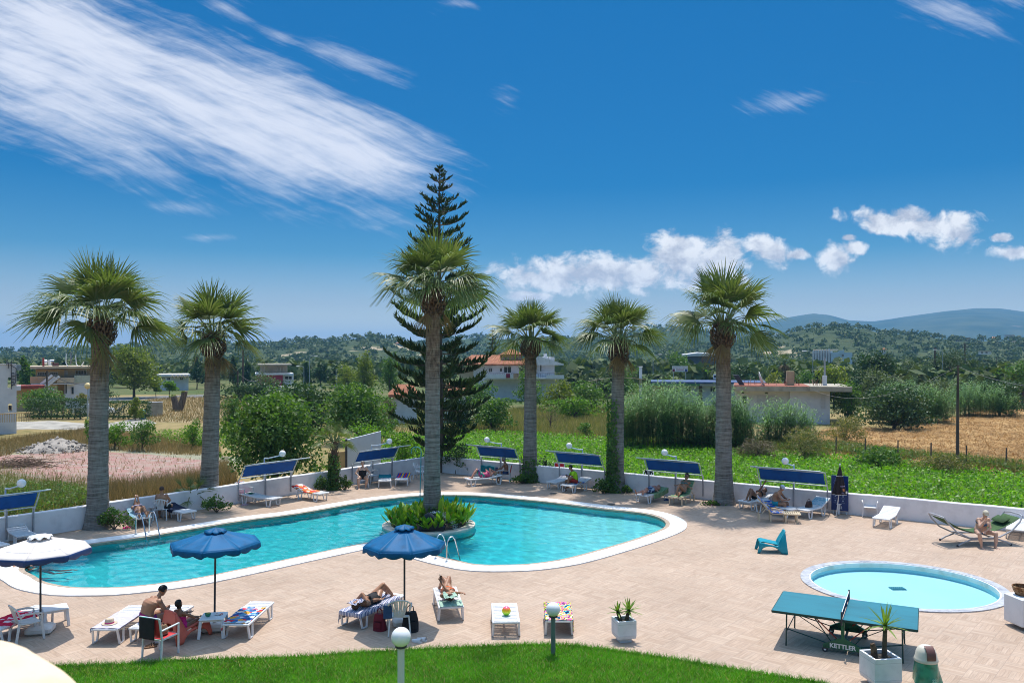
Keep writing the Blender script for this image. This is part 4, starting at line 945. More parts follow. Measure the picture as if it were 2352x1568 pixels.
bt('shade_tree','large dark tree with pale tips above the fig thicket on the right',1950,2068,802,905,'dark',7000,8,size=.36,Y=112,bare=.08,sub=14,subr=.36)
bt('olive_tree','grey olive tree below the large dark tree on the right',1962,2072,838,925,'olive',5200,7,size=.22,Y=90,bare=.05)
bt('fig_thicket','very dark glossy fig thicket at the edge of the straw field',1968,2140,878,985,'dark',9000,9,size=.24,Y=75,bare=.0,cat_='shrub',sub=14,subr=.36)
bt('umbrella_pine','wide dark umbrella pine behind the reed thicket on the right',2118,2238,800,880,'pine',3600,6,size=.4,Y=150,bare=.3,asp=.3)
bt('round_tree','bright green tree at the right edge of the view beyond the straw field',2296,2400,815,905,'mid',2600,6,size=.34,Y=110,bare=.08)
bt('round_tree','dark round tree above the right reed thicket near the far wires',2240,2300,838,880,'dark',1400,4,size=.5,Y=170,bare=.1)
bt('tangled_scrub','brown tangled scrub in front of the reed clump beside the flat white house',1690,1790,1000,1046,'scrub',2400,5,size=.3,Y=54,bare=.0,cat_='shrub',asp=.1)
bt('tangled_scrub','greyish tangled scrub at the foot of the reed clump right of the thickest palm',1790,1905,978,1050,'weed',2600,6,size=.26,Y=54,bare=.0,cat_='shrub',asp=.16)
bt('tangled_scrub','green scrub along the fence between the crop field and the straw field',1960,2075,1022,1068,'mid',2000,6,size=.17,Y=50,bare=.0,cat_='shrub')
bt('tangled_scrub','dim scrub at the foot of the leaning wooden pole in the straw field',2105,2235,1040,1086,'weed',2200,6,size=.17,Y=47.5,bare=.0,cat_='shrub',asp=.3)
bt('tangled_scrub','dry pale grass thicket in front of the fig thicket',1890,1990,950,1020,'weed',2600,6,size=.26,Y=64,bare=.0,cat_='shrub',asp=.16)
bt('leafy_bush','pale green bush between the fig thicket and the pale-tipped reeds',2090,2190,868,960,'olive',3000,6,size=.24,Y=84,bare=.0,cat_='shrub')
bt('leafy_bush','dark green bush behind the right end of the straw field',2240,2352,862,948,'dark',3000,6,size=.28,Y=92,bare=.0,cat_='shrub')
bt('leafy_bush','mid green bush between the flat white house and the fig thicket',1905,1985,872,962,'mid',2600,6,size=.24,Y=82,bare=.0,cat_='shrub')
bt('leafy_bush','dark bush mass right of the Norfolk pine below the villa',1075,1185,905,985,'mid',3200,6,size=.24,Y=74,bare=.0,cat_='shrub')
for a in (('round_tree','dark round tree behind the beige house and the hedge',196,262,850,915,'dark',2600,5,None,118),('round_tree','olive round tree beyond the road, right of the second palm',575,640,852,905,'olive',2200,5,None,125),('leafy_bush','green bush at the left foot of the villa',1040,1110,862,900,'mid',2200,5,None,112),('round_tree','mid green tree behind the sunshade canopy',1395,1470,836,890,'mid',2600,6,None,125),('round_tree','dark green tree behind the shop row, right of the billboard',1660,1740,828,884,'dark',2600,6,None,128),('shade_tree','bright tree behind the roof of the flat white house',1822,1880,840,890,'mid',2200,5,None,120),('round_tree','olive tree left of the umbrella pine',2068,2128,818,880,'olive',2400,5,None,140),('leafy_bush','dense bush on the near side of the dry field, right of the second palm',500,560,905,975,'mid',2600,6,None,70),('round_tree','yellowish tree in the thicket behind the olive-green pine',770,830,830,890,'yellow',2200,5,None,140)):
    bt(a[0],a[1],a[2],a[3],a[4],a[5],a[6],a[7],a[8],size=a[9],Y=a[10],bare=.05,cat_='shrub' if 'bush' in a[0] else 'tree')
bt('leafy_bush','dark green bush in front of the small hut on the right of the Norfolk pine',1012,1092,888,985,'dark',3400,6,size=.22,Y=72,bare=.0,cat_='shrub')
bt('leafy_bush','mid green bush covering the left wall of the small white hut',876,912,902,965,'mid',1800,5,size=.2,Y=74,bare=.0,cat_='shrub')
def reeds(label, x0, x1, yt, yb, n, dep, Y=None, seed=1, lean=.12):
    Y = Y or at(0,yb,GZ).y; a, b = (x0-CX)*Y/F, (x1-CX)*Y/F; h = HC-(yt-HY)*Y/F-GZ
    t = thing('reed_thicket', label, 'reeds', ((a+b)/2,Y,GZ)); w = (b-a)/2; g = np.random.RandomState(seed)
    parts = []; st = MB()
    for i in range(n):
        x = g.uniform(-1,1); y = g.uniform(0,1)
        hh = h*g.uniform(.62,1.04)*(1-.30*abs(x)**3)*(.80+.2*y); p = np.array([x*w,y*dep,0.]); l = np.array([g.normal()*lean,g.normal()*lean-.10*(1-y),0.])
        nl = int(hh/.17); s = np.linspace(.22,1,nl); C0 = p[None]+np.stack([l[0]*hh*s*s,l[1]*hh*s*s,hh*s],1)
        if i % 3 == 0: st.tube([tuple(p),tuple(p+l*hh*.25+np.array([0,0,hh*.5])),tuple(C0[-1])],[.016,.013,.004],4)
        az = np.arange(nl)*math.pi+g.uniform(0,6.3)+g.normal(size=nl)*.6; L = g.uniform(.42,.8,nl)*(1-.35*(s>.93)); o = np.stack([np.cos(az),np.sin(az),np.zeros(nl)],1); sd_ = np.stack([-o[:,1],o[:,0],np.zeros(nl)],1)
        wd = (g.uniform(.022,.04,nl))[:,None]; rise = g.uniform(.25,.8,nl)
        c1 = C0+o*(L*.45)[:,None]; c1[:,2] += rise*L*.42; c2 = C0+o*(L*.85)[:,None]; c2[:,2] += rise*L*.25-.06; 
        V = np.stack([C0-sd_*wd*.6,C0+sd_*wd*.6,c1-sd_*wd,c1+sd_*wd,c2-sd_*wd*.15,c2+sd_*wd*.15],1).reshape(-1,3); bs = (np.arange(nl)*6)[:,None]
        parts.append((V,np.concatenate([bs+np.array([[0,1,3,2]]),bs+np.array([[2,3,5,4]])])))
    V, Fc = cat(parts); np_mesh('leaves',V,Fc,LM['reed'],t)['kind'] = 'stuff'; o = st.build('stalks',mat('reed_stalk',(.14,.15,.05),.7,.2),t); o['kind'] = 'stuff'
reeds('wide tall green reed thicket between the ivy-clad palm and the thickest palm',1428,1642,868,1036,560,4.5,seed=2)
reeds('reed thicket directly right of the thickest palm trunk',1640,1740,885,1038,250,3.5,seed=3)
reeds('smaller arching reed clump in front of the flat-roofed white house',1752,1880,912,1030,220,2.4,seed=4)
reeds('pale-tipped reed thicket behind the fig thicket, left of the wooden pole',2040,2200,868,975,420,5,seed=5,Y=80)
reeds('reed thicket on the right behind the straw field, right of the wooden pole',2195,2345,872,955,420,5,seed=6,Y=88)
# ---- far woods
def wood(name, pts, n, hlo, hhi, nq=34):
    """scattered small crowns of the far woods as one mass"""
    parts = []
    for (x,y,z) in pts[:n]:
        h = NR.uniform(hlo,hhi); r = h*NR.uniform(.42,.75); d = unit(NR.normal(size=(nq,3))); d[:,2] = np.abs(d[:,2])*1.1-.25
        P = np.array([x,y,z+h*.42])+d*np.array([r,r,h*.55])*NR.uniform(.55,1.0,(nq,1)); N = unit(d+NR.normal(size=d.shape)*.5); L = h*NR.uniform(.22,.42,nq)
        parts.append(leaf_quads(P,N,L,L*.8))
    V, Fc = cat(parts); tag(np_mesh(name,V,Fc,LM['wood']),kind='stuff')
def on_mesh(obname, n, umin, umax, zoff=-.3):
    me = bpy.data.objects[obname].data; V = np.empty(len(me.vertices)*3,np.float32); me.vertices.foreach_get('co',V); V = V.reshape(-1,3)
    u = V[:,0]/np.maximum(V[:,1],1)*F+CX; k = np.where((u > umin)&(u < umax))[0]; i = NR.choice(k,n); P = V[i].copy(); P[:,:2] += NR.normal(size=(n,2))*P[:,1:2]*.006; P[:,2] += zoff; return P
wood('hill_woodland', on_mesh('hill',1700,-150,1200), 1700, 3.5,7.5, 24)
wood('hill_woodland', on_mesh('hill.001',1300,850,1900), 1300, 4,9, 22)
wood('hill_woodland', on_mesh('hill.002',1300,1500,2500), 1300, 3,6.5, 24)
def plain(n, x0, x1, Y0, Y1):
    Y = np.exp(NR.uniform(math.log(Y0),math.log(Y1),n)); px_ = NR.uniform(x0,x1,n); return np.stack([(px_-CX)*Y/F,Y,np.full(n,GZ-.2)],1)
wood('plain_woodland', plain(420,-80,1250,190,520), 420, 3,7, 44)
wood('plain_woodland', plain(620,1250,2500,150,520), 620, 3,7, 44)
wood('plain_woodland', plain(150,1880,2500,112,210), 150, 3,6, 110)
wood('plain_woodland', plain(60,1140,1560,128,200), 60, 2,4.5, 90)
wood('plain_woodland', plain(70,-60,900,170,260), 70, 2.5,5, 80)
# ------------------------------------------------------------------ furniture and things on the deck
M_white = mat('white_plastic', (.74,.74,.75), .42, .03, 4, .03, c2=(.66,.66,.66))
M_white2 = mat('weathered_white_plastic', (.66,.64,.61), .5, .06, 5, .03)
M_cream = mat('beige_plastic', (.66,.53,.36), .5, .06, 5)
M_steel = mat('stainless_steel', (.55,.56,.58), .22, .03, 3, metal=1)
M_alu = mat('white_aluminium', (.62,.66,.66), .35, .05, 3, spec=.5)
M_frame = mat('pale_painted_tube', (.60,.66,.70), .4, .08, 4)
M_grey = mat('grey_painted_tube', (.36,.37,.40), .45, .1, 4)
M_black = mat('black_cloth', (.012,.012,.015), .8, .2, 6)
M_red = mat('red_sling', (.55,.02,.025), .6, .1, 6)
M_salmon = mat('faded_red_plastic', (.66,.14,.09), .42, .12, 2.2, c2=(.52,.10,.06))
M_teal = mat('teal_plastic', (.004,.27,.36), .38, .06, 3)
M_globe = mat('opal_glass_globe', (.80,.80,.80), .18, .03, 2, spec=.5)
M_dgrey = mat('dark_grey_metal', (.05,.05,.06), .45, .15, 5)
M_wood = mat('brown_wood', (.16,.085,.045), .8, .3, 4, stretch=(1,1,.15))
def pattern(name, cols, scale=6, kind='noise', rough=.85, rot=0, stretch=(1,1,1), detail=1.0):
    m, nt, b = new_mat(name); v = mapping(nt, coords(nt), rot=(0,0,rot), scale=stretch); k = len(cols)
    if kind == 'cells':
        t = nd(nt,'ShaderNodeTexVoronoi'); t.inputs['Scale'].default_value = scale; nt.links.new(v,t.inputs['Vector'])
        sp = nd(nt,'ShaderNodeSeparateColor'); nt.links.new(t.outputs['Color'],sp.inputs[0]); f = sp.outputs[0]
    elif kind == 'stripes':
        sp = nd(nt,'ShaderNodeSeparateXYZ'); nt.links.new(v,sp.inputs[0]); f = ma(nt,'FRACT',ma(nt,'MULTIPLY',sp.outputs[0],scale))
    else:
        f = ma(nt,'MULTIPLY_ADD',ma(nt,'SUBTRACT',noi(nt,v,scale,detail,.5,.8),.5),2.2,.5)
    nt.links.new(ramp(nt,f,[(i/k,c) for i,c in enumerate(cols)],'CONSTANT'),b.inputs['Base Color']); b.inputs['Roughness'].default_value = rough; b.inputs['Specular IOR Level'].default_value = .1
    bump(nt,b,noi(nt,coords(nt),90,3),.25,.004); return m
P_LILAC = pattern('lilac_towel',[(.48,.46,.56),(.55,.53,.62),(.50,.47,.58)],5)
P_RED = pattern('red_flower_towel',[(.50,.01,.05),(.62,.02,.08),(.75,.60,.62),(.52,.01,.05),(.6,.02,.06)],9,'cells')
P_FLOWER = pattern('blue_flower_towel',[(.03,.10,.30),(.10,.30,.48),(.65,.68,.72),(.60,.05,.08),(.05,.14,.36),(.75,.35,.05),(.5,.6,.7)],8,'cells')
P_TROP = pattern('tropical_towel',[(.01,.015,.09),(.05,.45,.55),(.80,.50,.02),(.80,.16,.36),(.02,.03,.12),(.55,.60,.05),(.75,.74,.74)],5.0,'noise',stretch=(1,1.5,1))
P_STRIPE = pattern('blue_striped_towel',[(.52,.50,.58),(.10,.14,.28),(.55,.53,.60),(.62,.60,.66),(.14,.18,.32)],11,'stripes',rot=1.2)
P_GREEN = pattern('mint_towel',[(.36,.52,.42),(.42,.58,.47)],4)
P_DGREEN = pattern('green_striped_towel',[(.14,.26,.12),(.22,.36,.18),(.30,.40,.24)],9,'stripes')
P_NAVY = pattern('navy_towel',[(.012,.018,.045),(.02,.028,.06)],4)
P_BLUE = pattern('blue_beach_towel',[(.01,.08,.42),(.02,.14,.50),(.5,.55,.6),(.65,.35,.08),(.01,.10,.45),(.02,.09,.42)],4.5,'noise')
P_TEAL = pattern('teal_towel',[(.02,.20,.25),(.03,.27,.32)],4)
P_MULTI = pattern('blue_red_yellow_towel',[(.02,.06,.38),(.50,.03,.04),(.02,.07,.40),(.62,.42,.03)],3.2,'stripes',rot=1.57)
P_ORANGE = pattern('orange_print_towel',[(.62,.58,.56),(.62,.16,.04),(.55,.05,.05),(.64,.60,.58),(.6,.3,.12)],7,'cells')
P_LBLUE = pattern('pale_blue_towel',[(.22,.42,.52),(.42,.54,.60),(.26,.46,.56)],5)
P_PINK = pattern('magenta_towel',[(.58,.02,.20),(.65,.04,.26),(.52,.01,.16)],7)
P_TROPGRN = pattern('multicolour_cloth',[(.03,.25,.18),(.45,.03,.22),(.55,.55,.57),(.08,.05,.20),(.05,.30,.24)],11,'cells')
# ---- sun loungers. local x: foot 0 -> head L
def bedz(x, L, th, seat=.36, hinge=.58):
    h = L*hinge
    return seat-.02*max(0,1-x/.25) if x <= h else seat+(x-h)*math.tan(th)
def make_lounger(L=1.8, th=0.0, W=.62, m=None, label='', loc=(0,0,0), rz=0.0, wooden=False):
    m = m or M_white; t = thing('sun_lounger', label, 'sun lounger', loc, rz, 'sun loungers round the pool'); hx = L*.58; S = .36
    def bed(x0, x1, tilt):
        q = MB(); hw = W/2; c, s = math.cos(tilt), math.sin(tilt); ln = x1-x0
        def P(x, y, z): return (x0+x*c-z*s, y, S+x*s+z*c)
        q.m = Matrix(((c,0,-s,x0),(0,1,0,0),(s,0,c,S),(0,0,0,1)))
        for sg in (-1,1): q.box((ln/2,sg*(hw-.025),-.02),(ln,.05,.055),bev=.012)
        for e in (0.02,ln-.02): q.box((e,0,-.018),(.045,W-.1,.05),bev=.01)
        if wooden: ns, gap = int(ln/.085), .03
        else: ns, gap = max(3,int(ln/.12)), .030
        w = (ln-.09)/ns
        for i in range(ns): q.box((.045+w*(i+.5),0,-.004),(w-gap,W-.1,.022))
        q.box((ln/2,0,-.016),(ln-.09,.05,.018)); q.m = None
        return q
    bed(0,hx,0.0).build('seat',m,t); bed(hx,hx+(L-hx),th).build('backrest',m,t)
    for xx in (.14,hx+(.05 if th > .2 else (L-hx)-.30)):
        for sg in (-1,1):
            q = MB(); y = sg*(W/2-.03)
            if wooden:
                q.box((xx+.42,y,S/2-.03),(.06,.05,S-.06)); q.build('leg',m,t); q = MB(); q.box((xx,y,S/2-.03),(.06,.05,S-.06))
            else:
                q.bar((xx-.01,y,S-.03),(xx+.035,y+sg*.02,0.012),.045,.04); q.bar((xx+.27,y,S-.03),(xx+.20,y+sg*.02,0.012),.045,.04); q.bar((xx+.03,y+sg*.02,.015),(xx+.205,y+sg*.02,.015),.04,.03)
            q.build('leg',m,t,bevel=.006)
    if th > .2:
        for sg in (-1,1):
            q = MB(); y = sg*(W/2-.06); e = .38*(L-hx)
            q.bar((hx+e*math.cos(th),y,S+e*math.sin(th)-.02),(hx+e*math.cos(th)+.16,y,S-.01 if wooden else .10),.035,.03); q.build('strut',m,t)
    return t
def lounger_px(label, foot, head, L=1.8, th=0.0, anchor='foot', m=None, wooden=False, rz=None, W=.62, zh=None):
    a, b = at(foot[0],foot[1],.36), at(head[0],head[1],.36 if zh is None else zh); d = b-a; d.z = 0
    r = math.atan2(d.y,d.x) if rz is None else R(rz); u = Vector((math.cos(r),math.sin(r),0))
    p = a if anchor == 'foot' else ((a+b)/2-u*L/2 if anchor == 'mid' else b-u*L)
    return make_lounger(L,th,W,m,label,(p.x,p.y,.006),r,wooden)
def drape(lng, L, th, x0, x1, label, m, over=(.1,.1), W=.62, name='towel', cat_='towel', lift=.012, seed=1, skew=0.0, crump=.010, endover=0.0, group=None):
    """towel lying over a lounger, hanging past its sides"""
    q = MB(); nu, nv = 34, 26; hw = W/2; tot = W+over[0]+over[1]
    def fn(u, v):
        x = x0+(x1-x0)*u; y = -hw-over[0]+tot*v; x += skew*(v-.5)
        zo = 0.0; ye = y
        if y < -hw: zo = -(-hw-y); ye = -hw-.012
        if y > hw: zo = -(y-hw); ye = hw+.012
        dn = 0
        if x > L: dn = x-L; x = L+.012
        if x < 0: dn = -x; x = -.012
        w = mnoise.noise(Vector((x*5+seed*7,y*6,seed)))*crump*1.6+mnoise.noise(Vector((x*13,y*12+seed,seed*3)))*crump
        c = .58*L
        xx, zz = (x, .36+zo-dn) if x <= c else (c+(x-c)*math.cos(th), .36+(x-c)*math.sin(th)+zo-dn)
        return (xx+ (w if zo < 0 else 0), ye+(math.copysign(abs(w),ye) if zo < -.01 else 0), zz+lift+abs(w))
    q.grid(fn,nu,nv); o = q.build(name,m,None,True,solid=.006); o.matrix_world = lng.matrix_basis; o.location = lng.location; o.rotation_euler = lng.rotation_euler
    return tag(o,label,cat_,group)
def onl(l, x, y, z=0):      # a point in lounger coordinates
    r = l.rotation_euler.z; return Vector((l.location.x+x*math.cos(r)-y*math.sin(r), l.location.y+x*math.sin(r)+y*math.cos(r), l.location.z+z))
N = {}
N['L1'] = lounger_px('white sun lounger under the cream parasol, with a red flowered towel',(107.6,1390),(10,1429),1.75,.0,'foot')
drape(N['L1'],1.75,0,.55,1.6,'red and white flowered towel on the lounger under the cream parasol',P_RED,(.25,.06),seed=2)
N['L2'] = lounger_px('white sun lounger covered with a lilac towel, left of the shirtless seated man',(307,1401),(239.5,1445),1.75,.0,'head')
drape(N['L2'],1.75,0,.55,1.74,'pale lilac towel spread on the lounger left of the shirtless seated man',P_LILAC,(.10,.03),seed=3,endover=.05)
N['L3'] = lounger_px('white sun lounger on which the shirtless dark-haired man sits',(400,1400),(324,1443.5),1.75,.0,'head')
drape(N['L3'],1.75,0,.75,1.35,'purple cloth under the shirtless dark-haired man',pattern('purple_cloth',[(.16,.05,.30),(.40,.02,.22),(.12,.04,.24)],6),(.04,.04),seed=4)
N['L4'] = lounger_px('white sun lounger with a blue flowered towel, right of the middle blue parasol',(587.7,1393.6),(540.3,1434),1.75,.0,'head')
drape(N['L4'],1.75,0,.50,1.70,'blue and white towel with red and orange flowers on a lounger',P_FLOWER,(.20,-.03),seed=5,crump=.022)
N['L5'] = lounger_px('white sun lounger under the lying woman in a black swimsuit, left of a blue parasol',(890.5,1370),(803,1408),1.85,.0,'head')
drape(N['L5'],1.85,0,.25,1.95,'lilac and blue striped towel under the woman in the black swimsuit',P_STRIPE,(.22,.10),seed=6,crump=.016)
N['L6'] = lounger_px('white sun lounger carrying the woman in an orange bikini holding a phone',(1025,1359),(1036.7,1394),1.75,.0,'head')
drape(N['L6'],1.75,0,1.25,1.75,'mint green towel under the head of the woman in the orange bikini',P_GREEN,(-.04,-.02),seed=7,crump=.03)
N['L7'] = lounger_px('empty white sun lounger with a rainbow ball lying on it',(1158,1388),(1162.8,1428.5),1.45,.0,'head',W=.64)
N['L8'] = lounger_px('white sun lounger with a tropical towel, behind a short globe lamp',(1280,1387),(1284,1425.7),1.45,.0,'head',W=.64)
drape(N['L8'],1.45,0,.06,1.44,'bright tropical towel with yellow pink and navy shapes hanging over a lounger',P_TROP,(.02,.30),W=.64,seed=8)
N['F1'] = lounger_px('empty white sun lounger with raised head under the leftmost wall shade',(62,1229),(29,1212),1.7,.40,'foot')
N['F1b'] = lounger_px('white sun lounger cut by the left edge of the view',(0,1253),(-50,1240),1.7,.2,'foot')
N['F2'] = lounger_px('white sun lounger with a pale blue towel under a sunbathing woman at the left wall',(329,1189),(308,1172),1.75,.30,'foot')
drape(N['F2'],1.75,.30,.05,1.5,'pale blue towel under the sunbathing woman by the far left palm',P_LBLUE,(.30,.05),seed=9)
N['F3'] = lounger_px('white sun lounger with a dark navy towel beside the small bushy palm',(436,1175),(396,1166),1.75,.15,'foot')
drape(N['F3'],1.75,.15,.7,1.75,'dark navy towel on the lounger beside the small bushy palm',P_NAVY,(.15,.1),seed=10,crump=.02)
N['F4'] = lounger_px('empty pale lounger with a small green cloth, beside the red chair at the left wall',(638,1143.5),(583,1138),1.8,.12,'foot')
drape(N['F4'],1.8,.12,1.45,1.7,'small dark green folded cloth on the lounger beside the red chair at the left wall',pattern('green_cloth',[(.02,.12,.08),(.03,.16,.10)],5),(-.15,-.2),seed=11)
N['F5'] = lounger_px('white sun lounger with an orange print towel below the first left shade',(745,1132),(683,1124),1.85,.28,'foot')
drape(N['F5'],1.85,.28,.4,1.8,'orange and white print towel on a lounger by the left wall',P_ORANGE,(.06,.04),seed=12)
N['F6'] = lounger_px('white sun lounger with a teal towel under the second left shade',(884,1104),(884,1089),1.7,.10,'foot')
drape(N['F6'],1.7,.1,.9,1.6,'teal towel on the lounger under the second left shade',P_TEAL,(.0,.0),seed=13,crump=.025)
N['F7'] = lounger_px('white sun lounger with a blue red and yellow towel under the second left shade',(921,1101),(931,1087),1.7,.10,'foot')
drape(N['F7'],1.7,.1,.55,1.65,'blue towel with red and yellow bands on the lounger by the wall',P_MULTI,(.02,.16),seed=14,crump=.025)
N['F8'] = lounger_px('white sun lounger of the woman lying in a bright swimsuit near the wall corner',(1071,1099),(1134,1095),1.8,.15,'foot')
N['F9'] = lounger_px('white sun lounger with a striped cloth on its head end, behind the lime-shirted man',(1266,1107),(1309,1096),1.8,.25,'foot')
drape(N['F9'],1.8,.25,1.35,1.8,'pale striped cloth on the lounger behind the lime-shirted man',pattern('pale_stripes',[(.6,.6,.62),(.25,.2,.4),(.62,.62,.63)],14,'stripes'),(-.02,-.02),seed=15)
N['F10'] = lounger_px('white sun lounger on which the lime-shirted man sits',(1299,1114.5),(1351,1103.5),1.8,.25,'foot')
drape(N['F10'],1.8,.25,.5,1.15,'blue towel under the lime-shirted man',P_BLUE,(.02,.02),seed=16)
N['F11'] = lounger_px('white sun lounger with a green towel and a man lying in patterned shorts',(1471,1137),(1523,1125),1.8,.18,'foot')
drape(N['F11'],1.8,.18,.6,1.8,'green towel hanging off the lounger of the man in patterned shorts',P_DGREEN,(.22,.03),seed=17)
N['F12'] = lounger_px('beige slatted sun lounger with raised back and the woman in sunglasses',(1549,1141.5),(1598,1124),1.8,.75,'foot',M_cream,True)
drape(N['F12'],1.8,.75,.1,1.8,'green striped towel over the beige lounger of the woman in sunglasses',P_DGREEN,(-.04,-.04),seed=18)
N['F13'] = lounger_px('white sun lounger behind the beige one with the blue towel, a knee raised above it',(1707,1151),(1762,1142),1.8,.30,'foot')
N['F14'] = lounger_px('beige slatted sun lounger with a raised back draped in a blue beach towel',(1838,1178),(1741,1174),1.85,.85,'foot',M_cream,True)
drape(N['F14'],1.85,.85,.62,1.86,'bright blue beach towel with pictures over the raised back of the beige lounger',P_BLUE,(.04,.02),seed=19,lift=.03)
N['F15'] = lounger_px('white sun lounger with a blue cloth on which the man in the pale cap sits',(1828,1169),(1781,1160),1.8,.2,'foot')
drape(N['F15'],1.8,.2,.55,1.5,'blue print towel under the man in the pale cap',P_BLUE,(.02,.04),seed=20)
N['F16'] = lounger_px('white sun lounger with raised head carrying a brown handbag',(1838,1170),(1893,1158),1.8,.42,'foot')
drape(N['F16'],1.8,.42,1.15,1.7,'pale blue towel behind the brown handbag on a lounger',P_LBLUE,(-.03,-.03),seed=21)
N['F17'] = lounger_px('empty white sun lounger standing alone in front of the white wall on the right',(2022,1191),(2053,1173),1.75,.30,'foot')
N['F18'] = lounger_px('white sun lounger behind the hammock at the right edge',(2336,1217),(2344,1192),1.8,.25,'foot',W=.7)
# ---- monobloc chairs, facing +x
def make_chair(label, loc, rz, m=None):
    m = m or M_white; t = thing('plastic_chair', label, 'chair', loc, R(rz), 'white plastic armchairs')
    q = MB(); q.grid(lambda u,v: (-.22+.46*u, (-.235+.47*v)*(1-.10*(1-u)), .42-.018*math.sin(u*3.1)+ (-.03*(u-.85)/.15 if u > .85 else 0)), 10, 8); q.build('seat',m,t,True,solid=.022)
    def bp(a, h):                                          # a: -1..1 across, h: 0..1 up
        y = a*(.225+.035*h); x = -.22-.13*h+.075*abs(a)**2.2
        return Vector((x,y,.43+.41*h-.10*abs(a)**2.6*h))
    q = MB()
    rim = [bp(a,1.0) for a in [k/9-1 for k in range(19)]]; q.tube([bp(-1,.35)]+rim+[bp(1,.35)],[.018]*(len(rim)+2),7)
    for k in range(7):
        a = (-1+k/3)*.72; w = .021
        pts = [bp(a*(.62+.38*h),h) for h in (0,.33,.66,1)]
        for i in range(3): q.bar(pts[i],pts[i+1],.034,.011,(1,0,.2))
    q.bar(bp(-.66,.02),bp(.66,.02),.05,.03); q.build('backrest',m,t)
    for s in (-1,1):
        q = MB(); q.tube([bp(s,.48),(-.12,s*.275,.64),(.10,s*.285,.635),(.22,s*.265,.60),(.235,s*.255,.44)],[.022,.024,.026,.022,.02],7); q.build('armrest',m,t,True)
        q = MB(); q.bar((.225,s*.245,.44),(.27,s*.275,.008),.05,.032); q.build('leg',m,t,bevel=.006)
        q = MB(); q.bar((-.22,s*.215,.45),(-.30,s*.255,.008),.05,.032); q.build('leg',m,t,bevel=.006)
    return t
g = at(62,1467); make_chair('weathered white plastic armchair under the cream parasol at the near left',(g.x,g.y,0),48,M_white2)
g = at(372.5,1192); N['C2'] = make_chair('white plastic armchair in which the man seen from behind sits, at the left wall',(g.x,g.y,0),97)
g = at(833,1119); N['C3'] = make_chair('white plastic armchair under the old woman in the black swimsuit',(g.x,g.y,0),-78)
g = at(853,1109); make_chair('empty white plastic armchair right behind the old woman in the black swimsuit',(g.x,g.y,0),-40)
g = at(965,1100); make_chair('white plastic armchair half hidden behind the island palm trunk, by the far wall',(g.x,g.y,0),-15)
g = at(1486,1121); N['C6'] = make_chair('white plastic armchair with a dark shirt over its back, behind the lying man',(g.x,g.y,0),-115)
g = at(1998,1186); make_chair('empty white plastic armchair standing by the white wall on the right',(g.x,g.y,0),-112)
g = at(917,1451); N['C8'] = make_chair('weathered white plastic armchair at the pole of the blue parasol beside the island',(g.x,g.y,0),99,M_white2)
# ---- aluminium sling chairs, facing +x
def sling_chair(label, loc, rz):
    t = thing('sling_chair', label, 'chair', loc, R(rz), 'red sling armchairs with white frames')
    q = MB()
    for s in (-1,1):
        y = s*.265
        q.bar((.24,y,0),(.24,y,.64),.035,.035); q.bar((-.25,y,0),(-.22,y,.42),.035,.035); q.bar((-.22,y,.42),(-.30,y,.90),.035,.035)
        q.bar((-.255,y,.62),(.26,y,.65),.05,.022); q.bar((-.22,y,.42),(.24,y,.43),.03,.03)
    q.bar((.23,-.265,.42),(.23,.265,.42),.03); q.bar((-.22,-.265,.41),(-.22,.265,.41),.03); q.bar((-.30,-.265,.89),(-.30,.265,.89),.03)
    q.build('frame',M_alu,t,bevel=.004)
    q = MB(); q.grid(lambda u,v:(-.215+.44*u,-.245+.49*v,.435-.02*math.sin(u*3.14)),6,4); q.build('seat',M_red,t,True,solid=.008)
    q = MB(); q.grid(lambda u,v:(-.225-.075*u-.012*math.sin(u*3.1),-.245+.49*v,.46+.43*u),6,4); q.build('backrest',M_red,t,True,solid=.008)
    return t
g = at(368.8,1503); N['R1'] = sling_chair('red sling armchair with clothes on its back, nearest to the lawn',(g.x,g.y,0),68)
g = at(562,1154); N['R2'] = sling_chair('red sling armchair at the left wall with a patterned cloth over it',(g.x,g.y,0),-25)
g = at(1161,1107); N['R3'] = sling_chair('red sling armchair in which the grey-bearded man sits, near the wall corner',(g.x,g.y,0),172)
g = at(1281,1104); N['R4'] = sling_chair('red sling armchair with a magenta towel on its arms, left of the lime-shirted man',(g.x,g.y,0),-112)
def cloth(name, label, cat_, fn, m, nu=16, nv=12, solid=.008):
    q = MB(); q.grid(fn,nu,nv); return tag(q.build(name,m,None,True,solid=solid),label,cat_)
def hang(o, chair, top, w, drop_f, drop_b, label, m, y0=0.0, name='cloth', cat_='cloth', xb=-.30, seed=1):
    """cloth folded over a chair's top rail: front part and back part"""
    Mx = Matrix.Translation(chair.location) @ Matrix.Rotation(chair.rotation_euler.z,4,'Z')
    def fn(u, v):
        s = -drop_b+(drop_b+drop_f)*u; y = y0-w/2+w*v; n = mnoise.noise(Vector((y*9,s*5,seed)))*.018
        if s < 0: p = (xb-.03-abs(n), y, top+.015+s)
        else: p = (xb+.03+s*.16+abs(n), y, top+.015-s)
        return Mx @ Vector(p)
    return cloth(name,label,cat_,fn,m,22,10)
hang(None,N['R1'],.89,.24,.25,.27,'small patterned top hanging on the red armchair nearest to the lawn',P_TROPGRN,.14,'top','clothing',seed=2)
hang(None,N['R1'],.89,.42,.3,.46,'black cloth hanging over the back of the red armchair nearest to the lawn',M_black,.04,'dark_cloth','clothing',xb=-.31,seed=3)
hang(None,N['R2'],.90,.36,.40,.1,'red white and black patterned cloth over the armchair at the left wall',pattern('white_black_print',[(.02,.02,.03),(.7,.68,.68),(.5,.03,.06),(.68,.66,.66),(.03,.03,.05)],9,'cells'),.0,'cloth','cloth',seed=4)
